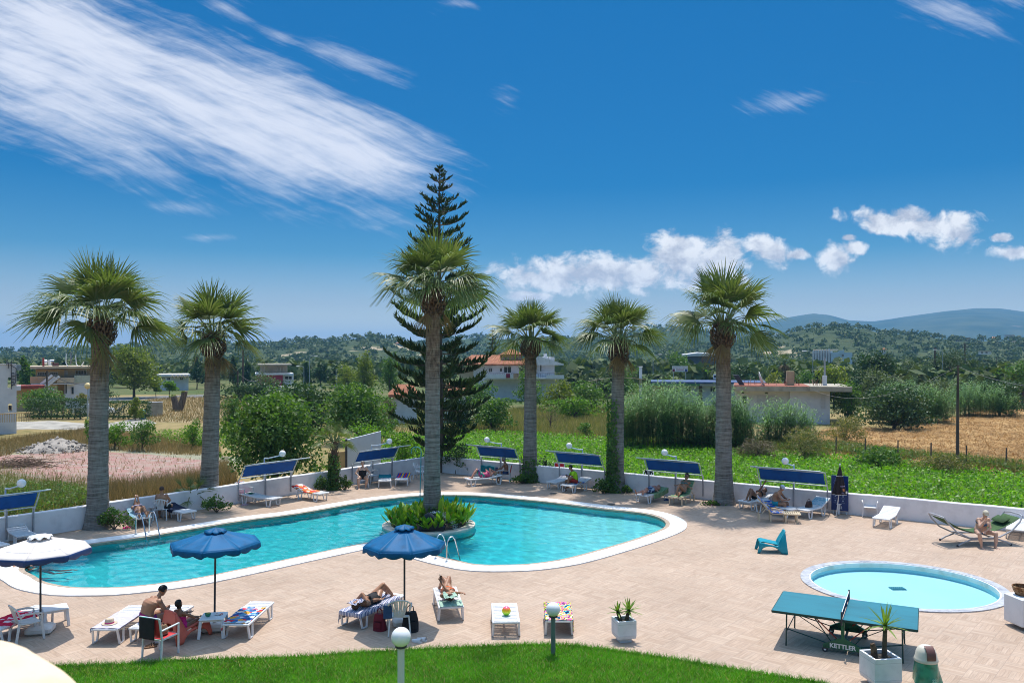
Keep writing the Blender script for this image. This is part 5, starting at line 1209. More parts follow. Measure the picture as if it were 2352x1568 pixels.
hang(None,N['C6'],.83,.40,.28,.2,'dark shirt hung over the plastic armchair behind the lying man',M_black,.0,'shirt','clothing',xb=-.34,seed=5)
Mx = Matrix.Translation(N['R4'].location) @ Matrix.Rotation(N['R4'].rotation_euler.z,4,'Z')
cloth('towel','crumpled magenta towel lying over the arms of a red armchair','towel',lambda u,v:Mx@Vector((-.10+.42*u+.03*math.sin(v*9),-.34+.68*v,.67-.22*math.sin(v*3.14)**2+(-.25*(abs(v-.5)-.38)/.12 if abs(v-.5)>.38 else 0)+.03*mnoise.noise(Vector((u*5,v*7,2))))),P_PINK,14,22)
# ---- moulded low chairs, facing +x
def low_chair(label, loc, rz, m):
    t = thing('moulded_lounge_chair', label, 'lounge chair', loc, R(rz), 'moulded plastic lounge chairs')
    q = MB(); hw = lambda s: .24
    def seat(u, v):
        y = (v-.5)*2; w = .27-.02*u; x = .36-.62*u; z = .36-.12*u+.035*y*y+(-.05*(1-u/.12)**2 if u < .12 else 0)
        return (x,y*w,z)
    q.grid(seat,14,10); q.build('seat',m,t,True,solid=.03)
    q = MB()
    def back(u, v):
        y = (v-.5)*2; w = .25*(1-.22*u**1.5)+.004; x = -.25-.17*u-.03*u*u+.05*y*y*(1-u); z = .24+.50*u-.05*y*y*u**3+(.02*y*y if u > .9 else 0)
        return (x,y*w,z)
    q.grid(back,14,10); q.build('backrest',m,t,True,solid=.03)
    cols = [((.375,.355,.262),(.46,0,.295)),((.355,.36,.27),(.375,0,.295)),((.26,.335,.27),(.29,.16,.282)),((.10,.29,.265),(.10,.235,.27)),((-.08,.26,.262),(-.09,.21,.266)),((-.21,.26,.256),(-.25,.11,.278)),((-.29,.40,.236),(-.325,0,.30)),((-.37,.58,.225),(-.44,0,.325)),((-.435,.715,.195),(-.505,0,.32))]
    for s in (-1,1):
        q = MB(); cc = [Vector((a[0],a[1],a[2])) for a,b in cols]; cb = [Vector((b[0],b[1],b[2])) for a,b in cols]; cc = spline(cc,False,3); cb = spline(cb,False,3); n = len(cc)-1
        def sp(u,v):
            k = int(round(u*n)); p = cc[k].lerp(cb[k],v); e = .02*math.sin(v*math.pi); return (p.x, s*(p.z+e), max(.004,p.y))
        q.grid(sp,n,6); q.build('side_panel',m,t,True,solid=.024)
    q = MB()
    def rear(u, v):      # rear skin between the back legs with its arch
        y = (u-.5)*2; top = Vector((-.437,y*.195,.73-.03*abs(y))); arch = .44*(1-abs(y)**3); f = 1-arch/.73
        bot = Vector((-.437-.068*f, y*(.195+.125*f), .73*(1-f)+.004)); return tuple(top.lerp(bot,v))
    q.grid(rear,20,8); q.build('back_shell',m,t,True,solid=.022)
    return t
g = at(430,1463); N['IK'] = low_chair('faded red moulded lounge chair with a girl in it, under the middle blue parasol',(g.x,g.y,0),58,M_salmon)
g = at(1769,1266); low_chair('teal moulded lounge chair standing alone on the deck',(g.x,g.y,0),172,M_teal)
# ---- little plastic tables
def side_table(label, loc, rz, m=None, w=.48, h=.43):
    m = m or M_white; t = thing('side_table', label, 'table', loc, R(rz), 'small white plastic tables'); q = MB()
    q.box((0,0,h-.02),(w,w,.035),bev=.015); q.box((0,0,h-.055),(w-.07,w-.07,.04)); q.build('tabletop',m,t,bevel=.004)
    for sx in (-1,1):
        for sy in (-1,1):
            q = MB(); q.bar((sx*(w/2-.045),sy*(w/2-.045),h-.03),(sx*(w/2-.01),sy*(w/2-.01),.005),.065,.05); q.build('leg',m,t,bevel=.01)
    return t
g = at(127,1434); side_table('white plastic side table next to the lounger under the cream parasol',(g.x,g.y,0),35,w=.54)
g = at(490.5,1458); N['T2'] = side_table('white plastic side table beneath the middle blue parasol, with a green bowl',(g.x,g.y,0),8,w=.56,h=.46)
g = at(342.5,1187); N['T3'] = side_table('white plastic side table with a water bottle, beside the sunbathing woman at the left wall',(g.x,g.y,0),10)
g = at(1930,1178); side_table('white plastic side table below the blue notice board',(g.x,g.y,0),12)
g = at(1532,1127); N['T5'] = side_table('white plastic side table with folded towels between two sunbathers at the right wall',(g.x,g.y,0),15)
# ---- parasols
M_pblue = mat('blue_vinyl', (.0,.10,.245), .6, .18, 3, .08, spec=.22); M_pcream = mat('cream_canvas', (.66,.60,.56), .8, .06, 5, .1)
M_navy = mat('navy_vinyl', (.02,.05,.16), .4, .12, 3); M_ptrim = mat('white_trim', (.72,.72,.72), .7, .05, 4)
def parasol(label, bx, by, topy, rimy, rad, m, mval, mvent, tilt=(0,0), rot=.2, cream=False, zb=0):
    b = at(bx,by); Y = b.y; t = thing('parasol', label, 'parasol', (b.x,Y,0), 0, 'open parasols on the deck')
    zt = HC-(topy-HY)*Y/F; zr = HC-(rimy-HY)*Y/F; r = rad*Y/F; n = 8; tx = tilt[0]
    P = lambda x,y,z: (x+tx*z, y, z)
    c8 = [(math.cos(rot+k*2*math.pi/n), math.sin(rot+k*2*math.pi/n)) for k in range(n)]
    q = MB(); m_ = 7; K = 6
    def surf(k, f, s):      # panel k, f along the edge, s from apex to rim
        a, b_ = c8[k], c8[(k+1)%n]; ex = a[0]+(b_[0]-a[0])*f; ey = a[1]+(b_[1]-a[1])*f
        z = zt-(zt-zr)*(s**1.08)-.045*math.sin(f*math.pi)*s*(1-s)*2.2
        return P(ex*r*s,ey*r*s,z)
    for k in range(n):
        q.grid(lambda u,v,k=k: surf(k,u,.04+.96*v),6,8)
    q.build('canopy',m,t,True,solid=.006)
    q = MB()
    for k in range(n):
        def val(u,v,k=k):
            p = surf(k,u,1.0); d = (.10+.055*abs(math.sin(u*math.pi*2+.4*k)))*v; o = 1+.012*v
            return (p[0]*o,p[1]*o,p[2]-d+.004)
        q.grid(val,16,3)
    q.build('valance',mval,t,True,solid=.006)
    q = MB()
    for k in range(n):
        def vent(u,v,k=k):
            a, b_ = c8[k], c8[(k+1)%n]; ex = a[0]+(b_[0]-a[0])*u; ey = a[1]+(b_[1]-a[1])*u; s = .25*v*(1+.05*math.sin(u*6.28))
            return P(ex*r*s,ey*r*s,zt+.06-(.075*v)-(.045*math.sin(u*math.pi)*v*v if not cream else .03*math.sin(u*6.28)*v))
        q.grid(vent,8,4)
    q.build('vent_cap',mvent,t,True,solid=.005)
    if cream:
        q = MB()
        for k in range(n):
            q.grid(lambda u,v,k=k: tuple(Vector(surf(k,u,.66+.035*v))+Vector((0,0,.008))),6,1)
        q.build('trim_band',M_ptrim,t,True)
    q = MB(); q.tube([P(0,0,.05),P(0,0,zt-.02)],.024,10); q.build('pole',M_dgrey,t,True)
    for k in range(n):
        q = MB(); p = surf(k,0,.98); q.bar(P(0,0,zt-.06),(p[0],p[1],p[2]-.015),.018,.012); q.bar(P(0,0,zr-.18),tuple(Vector(surf(k,0,.5))-Vector((0,0,.02))),.014,.010); q.build('rib',M_dgrey,t)
    q = MB(); q.box((0,0,.09),(.56,.5,.18),Matrix.Rotation(.25,3,'Z'),bev=.05); q.tube([(0,0,.17),(0,0,.42)],.038,10); q.build('base',M_white2,t,True)
    return t
parasol('cream parasol with a navy underside and fringe, at the left edge of the deck',93,1452,1231,1262,107,M_pcream,M_navy,M_ptrim,rot=.25,cream=True)
parasol('blue parasol in the middle, over the seated man and the side table',492.5,1446,1216,1245,101,M_pblue,M_pblue,M_pblue,tilt=(.012,0),rot=.08)
parasol('blue parasol nearest to the pool island, over the plastic armchair with bags',929,1434,1209,1249,94.5,M_pblue,M_pblue,M_pblue,rot=.30)
# ---- shades on the wall with their globe lamps
M_shade = mat('blue_shade_cloth', (.004,.095,.40), .7, .12, 2.2, .08); M_shade2 = mat('shade_flap_sunlit_tint', (.10,.28,.42), .7, .15, 3)  # flap is the same cloth, its sunlight put into a paler blue
def shade(label, which, xl, xr, lamp_label):
    a, b = on_wall(xl,which), on_wall(xr,which); d = (b-a); Wd = d.length; d.normalize()
    nrm = LN if which == 'L' else RN
    t = thing('wall_shade', label, 'awning', (a.x,a.y,0), 0, 'blue tilted shades along the pool wall')
    Mx = Matrix(((d.x,nrm.x,0,0),(d.y,nrm.y,0,0),(0,0,1,0),(0,0,0,1)))     # x along wall, y out over the deck
    pv, bend, tip = (.03,.90), (.52,1.68), (1.36,1.84)
    L2 = lambda p,q_,f: (p[0]+(q_[0]-p[0])*f, p[1]+(q_[1]-p[1])*f)
    q = MB(); q.m = Mx
    for x in (0,Wd):
        q.tube([(x,pv[0],pv[1]),(x,bend[0],bend[1]),(x,tip[0],tip[1])],.022,7)
    p = L2(pv,bend,.26); q.tube([(0,p[0],p[1]),(Wd,p[0],p[1])],.022,7); q.tube([(0,bend[0],bend[1]),(Wd,bend[0],bend[1])],.024,7); q.tube([(0,tip[0],tip[1]),(Wd,tip[0],tip[1])],.02,7)
    q.build('frame',M_frame,t,True)
    for x in (.02,Wd/2,Wd-.02):
        q = MB(); q.m = Mx; q.box((x,.035,.60),(.05,.05,1.05 if x == Wd/2 else .9)); q.build('post',M_grey,t)
    q = MB(); q.m = Mx
    def c1(u,v):
        e = L2(pv,bend,.34+.66*v); s = .02*math.sin(v*math.pi)*math.sin(u*math.pi); w = .006*math.sin(u*23+v*7)
        return (.07+(Wd-.14)*u, e[0]-s+w, e[1]-s)
    q.grid(c1,24,8); q.build('shade_cloth',M_shade,t,True,solid=.006)
    q = MB(); q.m = Mx
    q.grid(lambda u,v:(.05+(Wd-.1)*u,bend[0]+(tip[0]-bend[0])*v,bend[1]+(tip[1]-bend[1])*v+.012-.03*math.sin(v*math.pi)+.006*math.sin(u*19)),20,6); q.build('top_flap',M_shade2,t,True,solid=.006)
    l = thing('globe_lamp', lamp_label, 'lamp', (a.x+d.x*Wd/2,a.y+d.y*Wd/2,0), 0, 'globe lamps on arms above the wall shades')
    q = MB(); q.m = Mx; q.tube([(0,-.06,.80),(0,-.06,1.80),(0,-.03,1.86)],.03,8); q.build('post',M_frame,l,True)
    q = MB(); q.m = Mx; q.tube([(0,-.05,1.84),(0,.25,1.86),(0,1.15,2.06)],[.03,.028,.022],8); q.build('arm',M_frame,l,True)
    q = MB(); q.m = Mx; q.tube([(0,1.06,2.05),(0,1.16,2.09)],.05,10); q.build('socket',M_grey,l,True)
    q = MB(); q.m = Mx; q.ball((0,1.26,2.15),.145,20,12); q.build('globe',M_globe,l,True)
shade('blue wall shade cut by the left edge of the view','L',-52,77,'globe lamp above the shade at the left edge of the view')
shade('blue wall shade above the red chair at the left wall','L',546,668,'globe lamp in front of the big bushy green tree')
shade('blue wall shade above the old woman in the black swimsuit','L',807.5,900.5,'globe lamp just left of the island palm trunk')
shade('blue wall shade above the grey-bearded man near the wall corner','R',1106,1196,'globe lamp just right of the tall Norfolk pine')
shade('blue wall shade above the lime-shirted man','R',1285,1390,'globe lamp above the shade of the lime-shirted man')
shade('blue wall shade above the lying man and the woman in sunglasses','R',1490,1616,'globe lamp in front of the wide reed thicket')
shade('blue wall shade above the man in the pale cap, last on the right','R',1747,1902,'globe lamp right of the thickest palm, last on the right wall')
# ---- free-standing globe lamps
def post_lamp(label, bx, gy, base, r, mp, zg=None):
    b = base; t = thing('lamp_post', label, 'lamp', b); Y = b.y; zc = HC-(gy-HY)*Y/F
    q = MB(); q.tube([(0,0,-.1),(0,0,zc-r*1.0)],.058 if r > .16 else .05,14); q.build('post',mp,t,True)
    q = MB(); q.lathe([(.07,zc-r*1.12),(.10,zc-r*1.02),(.10,zc-r*.86)],16); q.build('collar',M_dgrey,t,True)
    q = MB(); q.ball((0,0,zc),r,28,18); q.build('globe',M_globe,t,True)
b = at(1270.5,1502); post_lamp('short globe lamp on a green post at the lawn edge before the tropical towel',1270,1398.5,b,.155,mat('green_grey_post',(.13,.18,.16),.5,.08,4))
Yp = 13.9; post_lamp('large globe lamp on a white post in the lawn, nearest to the camera',921,1462,Vector(((921-CX)*Yp/F,Yp,0)),.165,mat('white_post',(.62,.60,.57),.5,.06,4))
# ---- planters
M_plant = mat('white_concrete_planter', (.70,.70,.72), .85, .06, 4, .12)
def planter(label, b, w, h, rz, stems, plabel):
    t = thing('planter', label, 'planter', b, rz); q = MB(); hw = w/2
    q.box((0,0,.05),(w*.62,w*.62,.10)); q.build('foot',M_plant,t)
    q = MB(); z0 = .10; e = .045
    pr = [(hw*.94,z0),(hw,z0+.06),(hw,h),(hw-e,h),(hw-e,h-.10)]
    vs = [(sx*r,sy*r,z) for r,z in pr for sx,sy in ((-1,-1),(1,-1),(1,1),(-1,1))]
    fs = [(i*4+k,i*4+(k+1)%4,i*4+4+(k+1)%4,i*4+4+k) for i in range(len(pr)-1) for k in range(4)]+[(3,2,1,0)]
    q.add(vs,fs); q.build('box',M_plant,t)
    q = MB()
    for s in (-1,1):
        for k in (-.33,.33): q.box((0,s*(hw+.001),z0+(h-z0)*(.5+k)),(w*.96,.003,.004)); q.box((s*(hw+.001),0,z0+(h-z0)*(.5+k)),(.003,w*.96,.004))
    q.build('tile_joint',mat('grey_joint',(.45,.45,.47),.9),t)
    q = MB(); q.box((0,0,h-.09),(w-2*e,w-2*e,.03)); q.build('soil',M_soil,t)
    p = thing('yucca_plant', plabel, 'plant', Vector(b)+Vector((0,0,h-.08))); parts = []; st = MB()
    for (x,y,hh,lean,n,L) in stems:
        top = Vector((x+lean,y,hh)); st.tube([(x,y,-.02),(x+lean*.3,y,hh*.5),top],[.055,.045,.04],9)
        for i in range(n):
            a = i*2.39996; el = R(-15+100*((i+.5)/n)); o = np.array([math.cos(a)*math.cos(el),math.sin(a)*math.cos(el),math.sin(el)]); sd_ = np.array([-math.sin(a),math.cos(a),0]); P0 = np.array(top); l = L*rnd.uniform(.8,1.15)
            V = []
            for s,w_ in ((0,.018),(.3,.026),(.7,.018),(1,.002)):
                c = P0+o*l*s; c[2] -= .22*l*s*s*math.cos(el); V += [c-sd_*w_,c+sd_*w_]
            parts.append((np.array(V),np.array([[0,1,3,2],[2,3,5,4],[4,5,7,6]])))
    V,Fc = cat(parts); np_mesh('leaves',V,Fc,LM['yucca'],p); st.build('stem',mat('yucca_stem',(.10,.075,.05),.9,.3,14,.4),p,True)
b = at(1433,1470); planter('white cube planter with a twin yucca, right of the tropical towel',b,.44,.50,.22,[(-.08,.02,.22,-.06,20,.26),(.06,-.02,.26,.05,26,.32)],'twin-stemmed spiky yucca in the white cube planter')
b = at(2022,1571); planter('white cube planter with a tall yucca in front of the tennis table',b,.56,.60,.12,[(.10,.05,.62,.02,24,.5)],'tall single-stemmed yucca in front of the tennis table')
q = MB(); q.tube([(0,0,0),(-.02,0,.22),(-.05,0,.32)],[.07,.06,.045],9); o = q.build('palm_stump',M_boot,None,True); o.location = b+Vector((-.12,-.02,.50)); tag(o,'short dark cut stump in the planter in front of the tennis table','stump')
# white box with basket at the right edge; another white corner below it
M_box = mat('white_painted_box',(.72,.72,.73),.7,.04,3,.06)
b = at(2364,1449); q = MB(); q.box((0,0,.40),(.62,.62,.66),Matrix.Rotation(.12,3,'Z'),bev=.02); o = q.build('white_stand',M_box); o.location = (b.x+.08,b.y+.3,.02); tag(o,'white painted box stand with a wicker basket on it, at the right edge','stand')
M_wick = pattern('wicker',[(.13,.065,.03),(.25,.14,.07),(.32,.2,.11),(.18,.09,.045)],26,'cells')
t = thing('wicker_basket','brown wicker basket standing on the white box at the right edge','basket',(b.x+.08,b.y+.36,.755)); q = MB(); q.lathe([(.16,0),(.21,.10),(.235,.2),(.215,.2),(.19,.1),(.15,.02)],24,cap=False); q.lathe([(.16,0.0),(.01,.005)],24); q.build('body',M_wick,t,True); q = MB(); q.tube([(.225*math.cos(a*.2618),.225*math.sin(a*.2618),.2) for a in range(25)],.016,6); q.build('rim',M_wick,t,True)
b = at(2352,1545); q = MB(); q.box((0,0,.32),(.7,.7,.6),Matrix.Rotation(.75,3,'Z'),bev=.02); o = q.build('white_stand',M_box); o.location = (b.x+.62,b.y-.35,.02); tag(o,'white painted box whose corner shows at the bottom right edge','stand')
# ---- waste bin
b = at(2127,1575); t = thing('waste_bin','cream swing-lid waste bin with a brown flap and a green bag','waste bin',b); M_bag = mat('green_plastic_bag',(.03,.24,.15),.25,.25,6,.3,bscale=9,spec=.6)
q = MB(); q.lathe([(.17,0),(.185,.30),(.19,.50)],24); q.build('bucket',mat('pale_green_bucket',(.10,.34,.24),.4,.1,3),t,True)
q = MB(); q.grid(lambda u,v:((.20+.04*v*(1+.5*math.sin(u*6.28*5+v*3))+.05*max(0,math.cos(u*6.28+.2))*v)*math.cos(u*6.28),(.20+.04*v*(1+.5*math.sin(u*6.28*5+v*3)))*math.sin(u*6.28),.52-.42*v),48,10); q.build('bag',M_bag,t,True)
q = MB(); q.lathe([(.215,.50),(.225,.53),(.215,.56),(.20,.60),(.185,.68),(.15,.76),(.09,.80),(.01,.81)],28); q.build('lid',mat('cream_lid',(.62,.58,.49),.4,.05,3),t,True)
q = MB(); q.grid(lambda u,v:((-.5+u)*.17,-.215*math.cos((v-.1)*1.35)*1.0-.004,.575+.24*math.sin(v*1.42)),10,10); o = q.build('flap',mat('brown_flap',(.14,.06,.05),.45,.1,3),t,True,solid=.012)
def text_mesh(name, s, size, m, parent, Mx, ext=.003, bold=0.0):
    cu = bpy.data.curves.new(name,'FONT'); cu.body = s; cu.size = size; cu.extrude = ext; cu.align_x = 'CENTER'; cu.align_y = 'CENTER'; cu.offset = bold
    o = bpy.data.objects.new(name,cu); COL.objects.link(o); dg = bpy.context.evaluated_depsgraph_get(); me = bpy.data.meshes.new_from_object(o.evaluated_get(dg)); bpy.data.objects.remove(o)
    me.transform(Mx); return link(name,me,m,parent)
M_letter = mat('pale_lettering',(.72,.72,.70),.6,.05,4)
text_mesh('bag_print','S2',.085,M_bag if False else mat('light_green_print',(.25,.55,.42),.5),t,Matrix.Translation((.03,-.262,.20))@Matrix.Rotation(R(90),4,'X'),bold=.003)
# ---- table tennis table
zt_ = .80; A,B,C_,D = [at(*p,zt_) for p in ((1803.6,1356.7),(1769,1399.4),(2104,1444.9),(2112.6,1395.3))]
cen = (A+B+C_+D)/4; ax = ((C_-B)+(D-A)); TL = ax.length/2; ax.normalize(); TW = ((A-B).length+(D-C_).length)/2; rzt = math.atan2(ax.y,ax.x)
t = thing('tennis_table','blue-green table tennis table with a dark wheeled stand','tennis table',(cen.x,cen.y,0),rzt)
M_tt = mat('blue_green_table_top',(.016,.165,.215),.5,.16,2.2,.05,stretch=(.35,1,1),c2=(.012,.12,.16)); M_edge = mat('dark_green_steel',(.008,.05,.045),.45,.1,3); M_gr = mat('green_stand_plastic',(.012,.11,.05),.45,.15,3); M_redrod = mat('red_rods',(.38,.06,.04),.5,.1,3)
for s in (-1,1):
    q = MB(); q.box((s*(TL/4+.004),0,zt_-.011),(TL/2-.012,TW,.022)); o = q.build('tabletop',M_tt,t)
    q = MB(); x0, x1 = (.008,TL/2) if s > 0 else (-TL/2,-.008)
    for yy in (-TW/2,TW/2): q.box(((x0+x1)/2,yy,zt_-.028),(x1-x0,.03,.048))
    q.box((s*TL/2,0,zt_-.028),(.03,TW-.03,.048)); q.build('edge_frame',M_edge,o)
    for yy in (-TW*.40,TW*.40):
        q = MB(); q.tube([(s*TL*.40,yy,zt_-.03),(s*TL*.405,yy,.0)],.017,7); q.build('leg',M_edge,t,True)
    q = MB(); q.tube([(s*TL*.40,-TW*.40,.33),(s*TL*.40,TW*.40,.33)],.012,6); q.build('cross_bar',M_edge,t,True)
    for yy in (-TW*.36,TW*.36):
        q = MB(); q.tube([(s*TL*.40,yy,.36),(s*.22,yy,.15)],.012,6); q.tube([(s*TL*.22,yy,zt_-.04),(s*.20,yy,.16)],.012,6); q.tube([(s*TL*.36,yy,zt_-.04),(s*.30,yy,.34)],.009,6); q.build('brace',M_edge,t,True)
        q = MB(); q.tube([(s*TL*.20,yy*.97,zt_-.10),(s*.10,yy*.97,.26)],.013,6); q.build('red_rod',M_redrod,t,True)
for yy in (-TW*.40,TW*.40):
    s = 1 if yy > 0 else -1
    q = MB(); q.prism([(-.40,.10),(-.40,.17),(-.30,.22),(-.07,.34),(.07,.34),(.30,.22),(.40,.17),(.40,.10)],-.035,.035); q.v = [Vector((v.x,yy+v.z,v.y)) for v in q.v]; q.f = [tuple(reversed(f)) for f in q.f]; q.box((0,yy,.50),(.07,.06,.42)); o = q.build('stand_foot',M_gr,t)
    for xx in (-.36,.36):
        w = MB(); w.box((xx,yy,.115),(.06,.07,.09)); w.v = w.v; w.tube([(xx,yy-.03,.062),(xx,yy+.03,.062)],.062,16); o2 = w.build('wheel',M_dgrey,t,True); w = MB(); w.tube([(xx,yy-.034,.062),(xx,yy+.034,.062)],.026,12); w.build('hub',M_white,o2,True)
text_mesh('lettering','KETTLER',.135,M_letter,t,Matrix.Translation((0,-TW*.40-.037,.165))@Matrix.Rotation(R(90),4,'X'),bold=.004)
q = MB(); q.box((0,TW*0,.14),(.05,TW*.78,.04)); q.build('stand_beam',M_edge,t)
nt_t = MB(); hN = .16
for yy in (-TW/2-.10,TW/2+.10): nt_t.box((0,yy,zt_+.045),(.035,.035,hN+.13))
nt_t.tube([(0,-TW/2-.10,zt_+hN),(0,0,zt_+hN-.012),(0,TW/2+.10,zt_+hN)],.006,5); nt_t.build('net_post',M_dgrey,t)
q = MB()
for i in range(60): yy = -TW/2-.09+(TW+.18)*i/59; q.box((0,yy,zt_+.085),(.003,.004,hN-.02))
for j in range(8): q.box((0,0,zt_+.012+j*.019),(.003,TW+.18,.004))
q.build('net',mat('navy_net',(.02,.03,.08),.8),t); q = MB(); q.box((0,0,zt_+hN),(.012,TW+.19,.018)); q.build('net_tape',M_ptrim,t)
# ---- hammock on its stand
fl, fr = at(2204,1255), at(2323,1252); bl = at(2158.4,1240.5); hc = (fl+fr)/2+(bl-fl)*.5; hx_ = (fr-fl).normalized(); hr = math.atan2(hx_.y,hx_.x)
t = thing('hammock','green cloth hammock on a curved grey tube stand','hammock',(hc.x,hc.y,0),hr); HWy = .48
for s in (-1,1):
    q = MB()
    for e in (-1,1):
        pts = [(e*1.42,s*HWy*.9,.98),(e*1.30,s*HWy,.80),(e*1.0,s*HWy,.50),(e*.55,s*HWy,.30),(0,s*HWy,.26),(-e*.45,s*HWy,.24),(-e*.78,s*HWy,.13),(-e*.97,s*HWy,.025)]
        q.tube(pts,.028,8)
    q.build('side_tube',M_grey,t,True)
for e in (-1,1):
    q = MB(); q.tube([(e*1.42,-HWy*.9,.98),(e*1.47,-HWy*.5,1.01),(e*1.47,HWy*.5,1.01),(e*1.42,HWy*.9,.98)],.026,8); q.tube([(e*.45,-HWy,.24),(e*.45,HWy,.24)],.02,7); q.build('end_tube',M_grey,t,True)
    for s in (-1,1):
        q = MB(); q.ball((e*.97,s*HWy,.03),.04,10,7); q.build('foot_cap',M_dgrey,t,True)
M_hgreen = mat('green_hammock_cloth',(.045,.10,.03),.85,.15,7,.1)
q = MB(); q.grid(lambda u,v:(-1.36+2.72*u,(-.40+.80*v)*(1-.10*math.sin(u*math.pi)),.92-.50*math.sin(u*math.pi)**.9-.05*math.sin(v*math.pi)*math.sin(u*math.pi)+.012*math.sin(v*40)*abs(u-.5)),30,14); q.build('cloth',M_hgreen,t,True,solid=.008)
o = MB().box((0,0,0),(.34,.62,.09),bev=.04).build('pillow',mat('dark_green_pillow',(.03,.075,.02),.85,.15,7),None,True); tag(o,'dark green pillow on the right end of the hammock','pillow'); o.location = Matrix.Translation(hc)@Matrix.Rotation(hr,4,'Z')@Vector((.98,.05,.80)); o.rotation_euler = (0,R(-27),hr)
HAM = (hc,hr)
# ---- notice board, closed parasol, shower, ladders
a_ = on_wall(1931,'R'); rzw = math.atan2(Rd.y,Rd.x)
t = thing('notice_board','tall blue notice board with pictograms, partly behind the closed parasol','notice board',(a_.x+RN.x*.16,a_.y+RN.y*.16,0),rzw)
M_board = mat('blue_board',(.004,.03,.16),.4,.1,1.5); MB().box((0,0,.86),(.66,.04,1.42)).build('panel',M_board,t)
q = MB()
for s in (-1,1): q.box((s*.26,.03,.30),(.04,.04,.6))
q.build('stand',M_frame,t)
Mt = lambda x,z: Matrix.Translation((x,-.024,z))@Matrix.Rotation(R(90),4,'X')
M_lb = mat('pale_blue_print',(.30,.42,.62),.6)
text_mesh('lettering','S2',.15,M_letter,t,Mt(.03,.27),bold=.004)
q = MB()
for zz in (1.28,1.08,.86,.66,.48):
    for xx in (-.17,.13):
        q.box((xx,-.022,zz),(.16,.006,.004)); q.box((xx,-.022,zz-.03),(.12,.006,.004)); q.box((xx,-.022,zz+.07),(.05,.006,.05))
q.build('pictogram',M_lb,t)
for xx in (-.17,.13): text_mesh('lettering','!',.09,M_lb,t,Mt(xx,1.44))
MB().box((.0,-.022,.86),(.645,.003,1.40)).build('printed_sheet',M_board,t)
b = at(1934,1186); t = thing('closed_parasol','closed dark brown parasol leaning in front of the blue notice board','parasol',(b.x-.05,b.y+.15,0),.1)
M_brown = mat('dark_brown_canvas',(.022,.012,.014),.75,.25,5,.1)
q = MB(); nfold = 16
def cp(u,v):
    r = (.02+.25*v**.95)*(1+.16*math.cos(u*6.283*nfold/2)*min(1,v*2)); z = 2.02-1.14*v
    return (r*math.cos(u*6.283)+.03*(1-v),r*math.sin(u*6.283)*.8,z)
q.grid(cp,96,12); q.build('canopy',M_brown,t,True,solid=.004)
q = MB(); q.tube([(-.12,0,.02),(-.02,0,.9),(.03,0,2.08)],.02,8); q.build('pole',M_ptrim,t,True); q = MB(); q.ball((.03,0,2.09),.03,10,7); q.build('finial',M_ptrim,t,True)
q = MB(); q.tube([(cp(k/32,.36)[0]*1.04,cp(k/32,.36)[1]*1.04,cp(k/32,.36)[2]) for k in range(33)],.008,5); q.build('trim_cord',M_ptrim,t,True); q = MB(); q.tube([(cp(k/32,1)[0]*1.01,cp(k/32,1)[1]*1.01,cp(k/32,1)[2]) for k in range(33)],.009,5); q.build('trim_cord',M_ptrim,t,True)
for (txt,sz,u,v,c) in (('MAGNUM',.055,.775,.70,(.35,.30,.50)),('ICE',.05,.76,.93,(.25,.22,.42))):
    p = cp(u,v); text_mesh('lettering',txt.replace('MAGNUM','NEW'),sz*1.5,mat('print_'+str(u),c,.6),t,Matrix.Translation((p[0],p[1]-.03,p[2]))@Matrix.Rotation(R(90),4,'X'))
p = cp(.80,.83); q = MB(); q.box((p[0],p[1]-.03,p[2]),(.12,.008,.11),bev=.003); q.build('printed_patch',mat('orange_brown_print',(.42,.16,.05),.6,.3,14),t)
p = cp(.88,.92); q = MB(); q.box((p[0],p[1]-.02,p[2]),(.07,.008,.10),bev=.003); q.build('printed_patch',M_ptrim,t)
b = at(964,1184,.05); t = thing('garden_shower','slim teal shower pole with a curled head beside the island palm','shower',(b.x,b.y,0)); M_tp = mat('teal_tube',(.06,.33,.38),.4,.1,3); q = MB()
q.tube([(0,0,0),(.02,0,1.2),(.06,0,2.62)],.022,8); q.build('pole',M_tp,t,True); q = MB()
q.tube([(.06,0,2.6)]+[(.06-.20*(1-math.cos(a)),0,2.62+.20*math.sin(a)) for a in [k*.26 for k in range(13)]]+[(-.33,0,2.54)],.016,7); q.tube([(-.1,0,2.81),(-.20,0,2.70),(-.14,0,2.62)],.012,6); q.build('curled_head',M_tp,t,True)
def ladder(label, pts, zt, gap):
    """two arched hand rails and treads; pts: deck foot and water foot of the first rail"""
    a, b = at(*pts[0]), at(*pts[1],wz); d = b-a; d.z = 0; L = max(.52,min(d.length,.75)); d.normalize(); s = Vector((-d.y,d.x,0))
    if s.y < 0 and abs(s.y) > abs(s.x): s = -s
    t = thing('pool_ladder', label, 'ladder', a)
    for k in (0,1):
        q = MB(); o = s*gap*k; pr = [(0,0),(0,zt*.6),(.06*L,zt*.84),(.22*L,zt*.98),(.42*L,zt),(.58*L,zt*.86),(.78*L,zt*.4),(L,-.12),(L*1.01,-.26)]
        q.tube([o+d*x+Vector((0,0,z+.034)) for x,z in pr],.022,9); q.lathe([(.05,.034),(.05,.05),(.025,.06)],12,o); q.build('hand_rail',M_steel,t,True)
    for z in (-.12,-.2):
        q = MB(); q.bar(d*L*1.01+Vector((0,0,z)),d*L*1.01+s*gap+Vector((0,0,z)),.08,.02); q.build('tread',M_steel,t)
ladder('steel pool ladder at the left wall side of the pool',((312,1229),(337,1239)),.78,.5); ladder('steel pool ladder near the blue parasol and the planting island',((1026,1291),(1058,1287)),.74,.52)
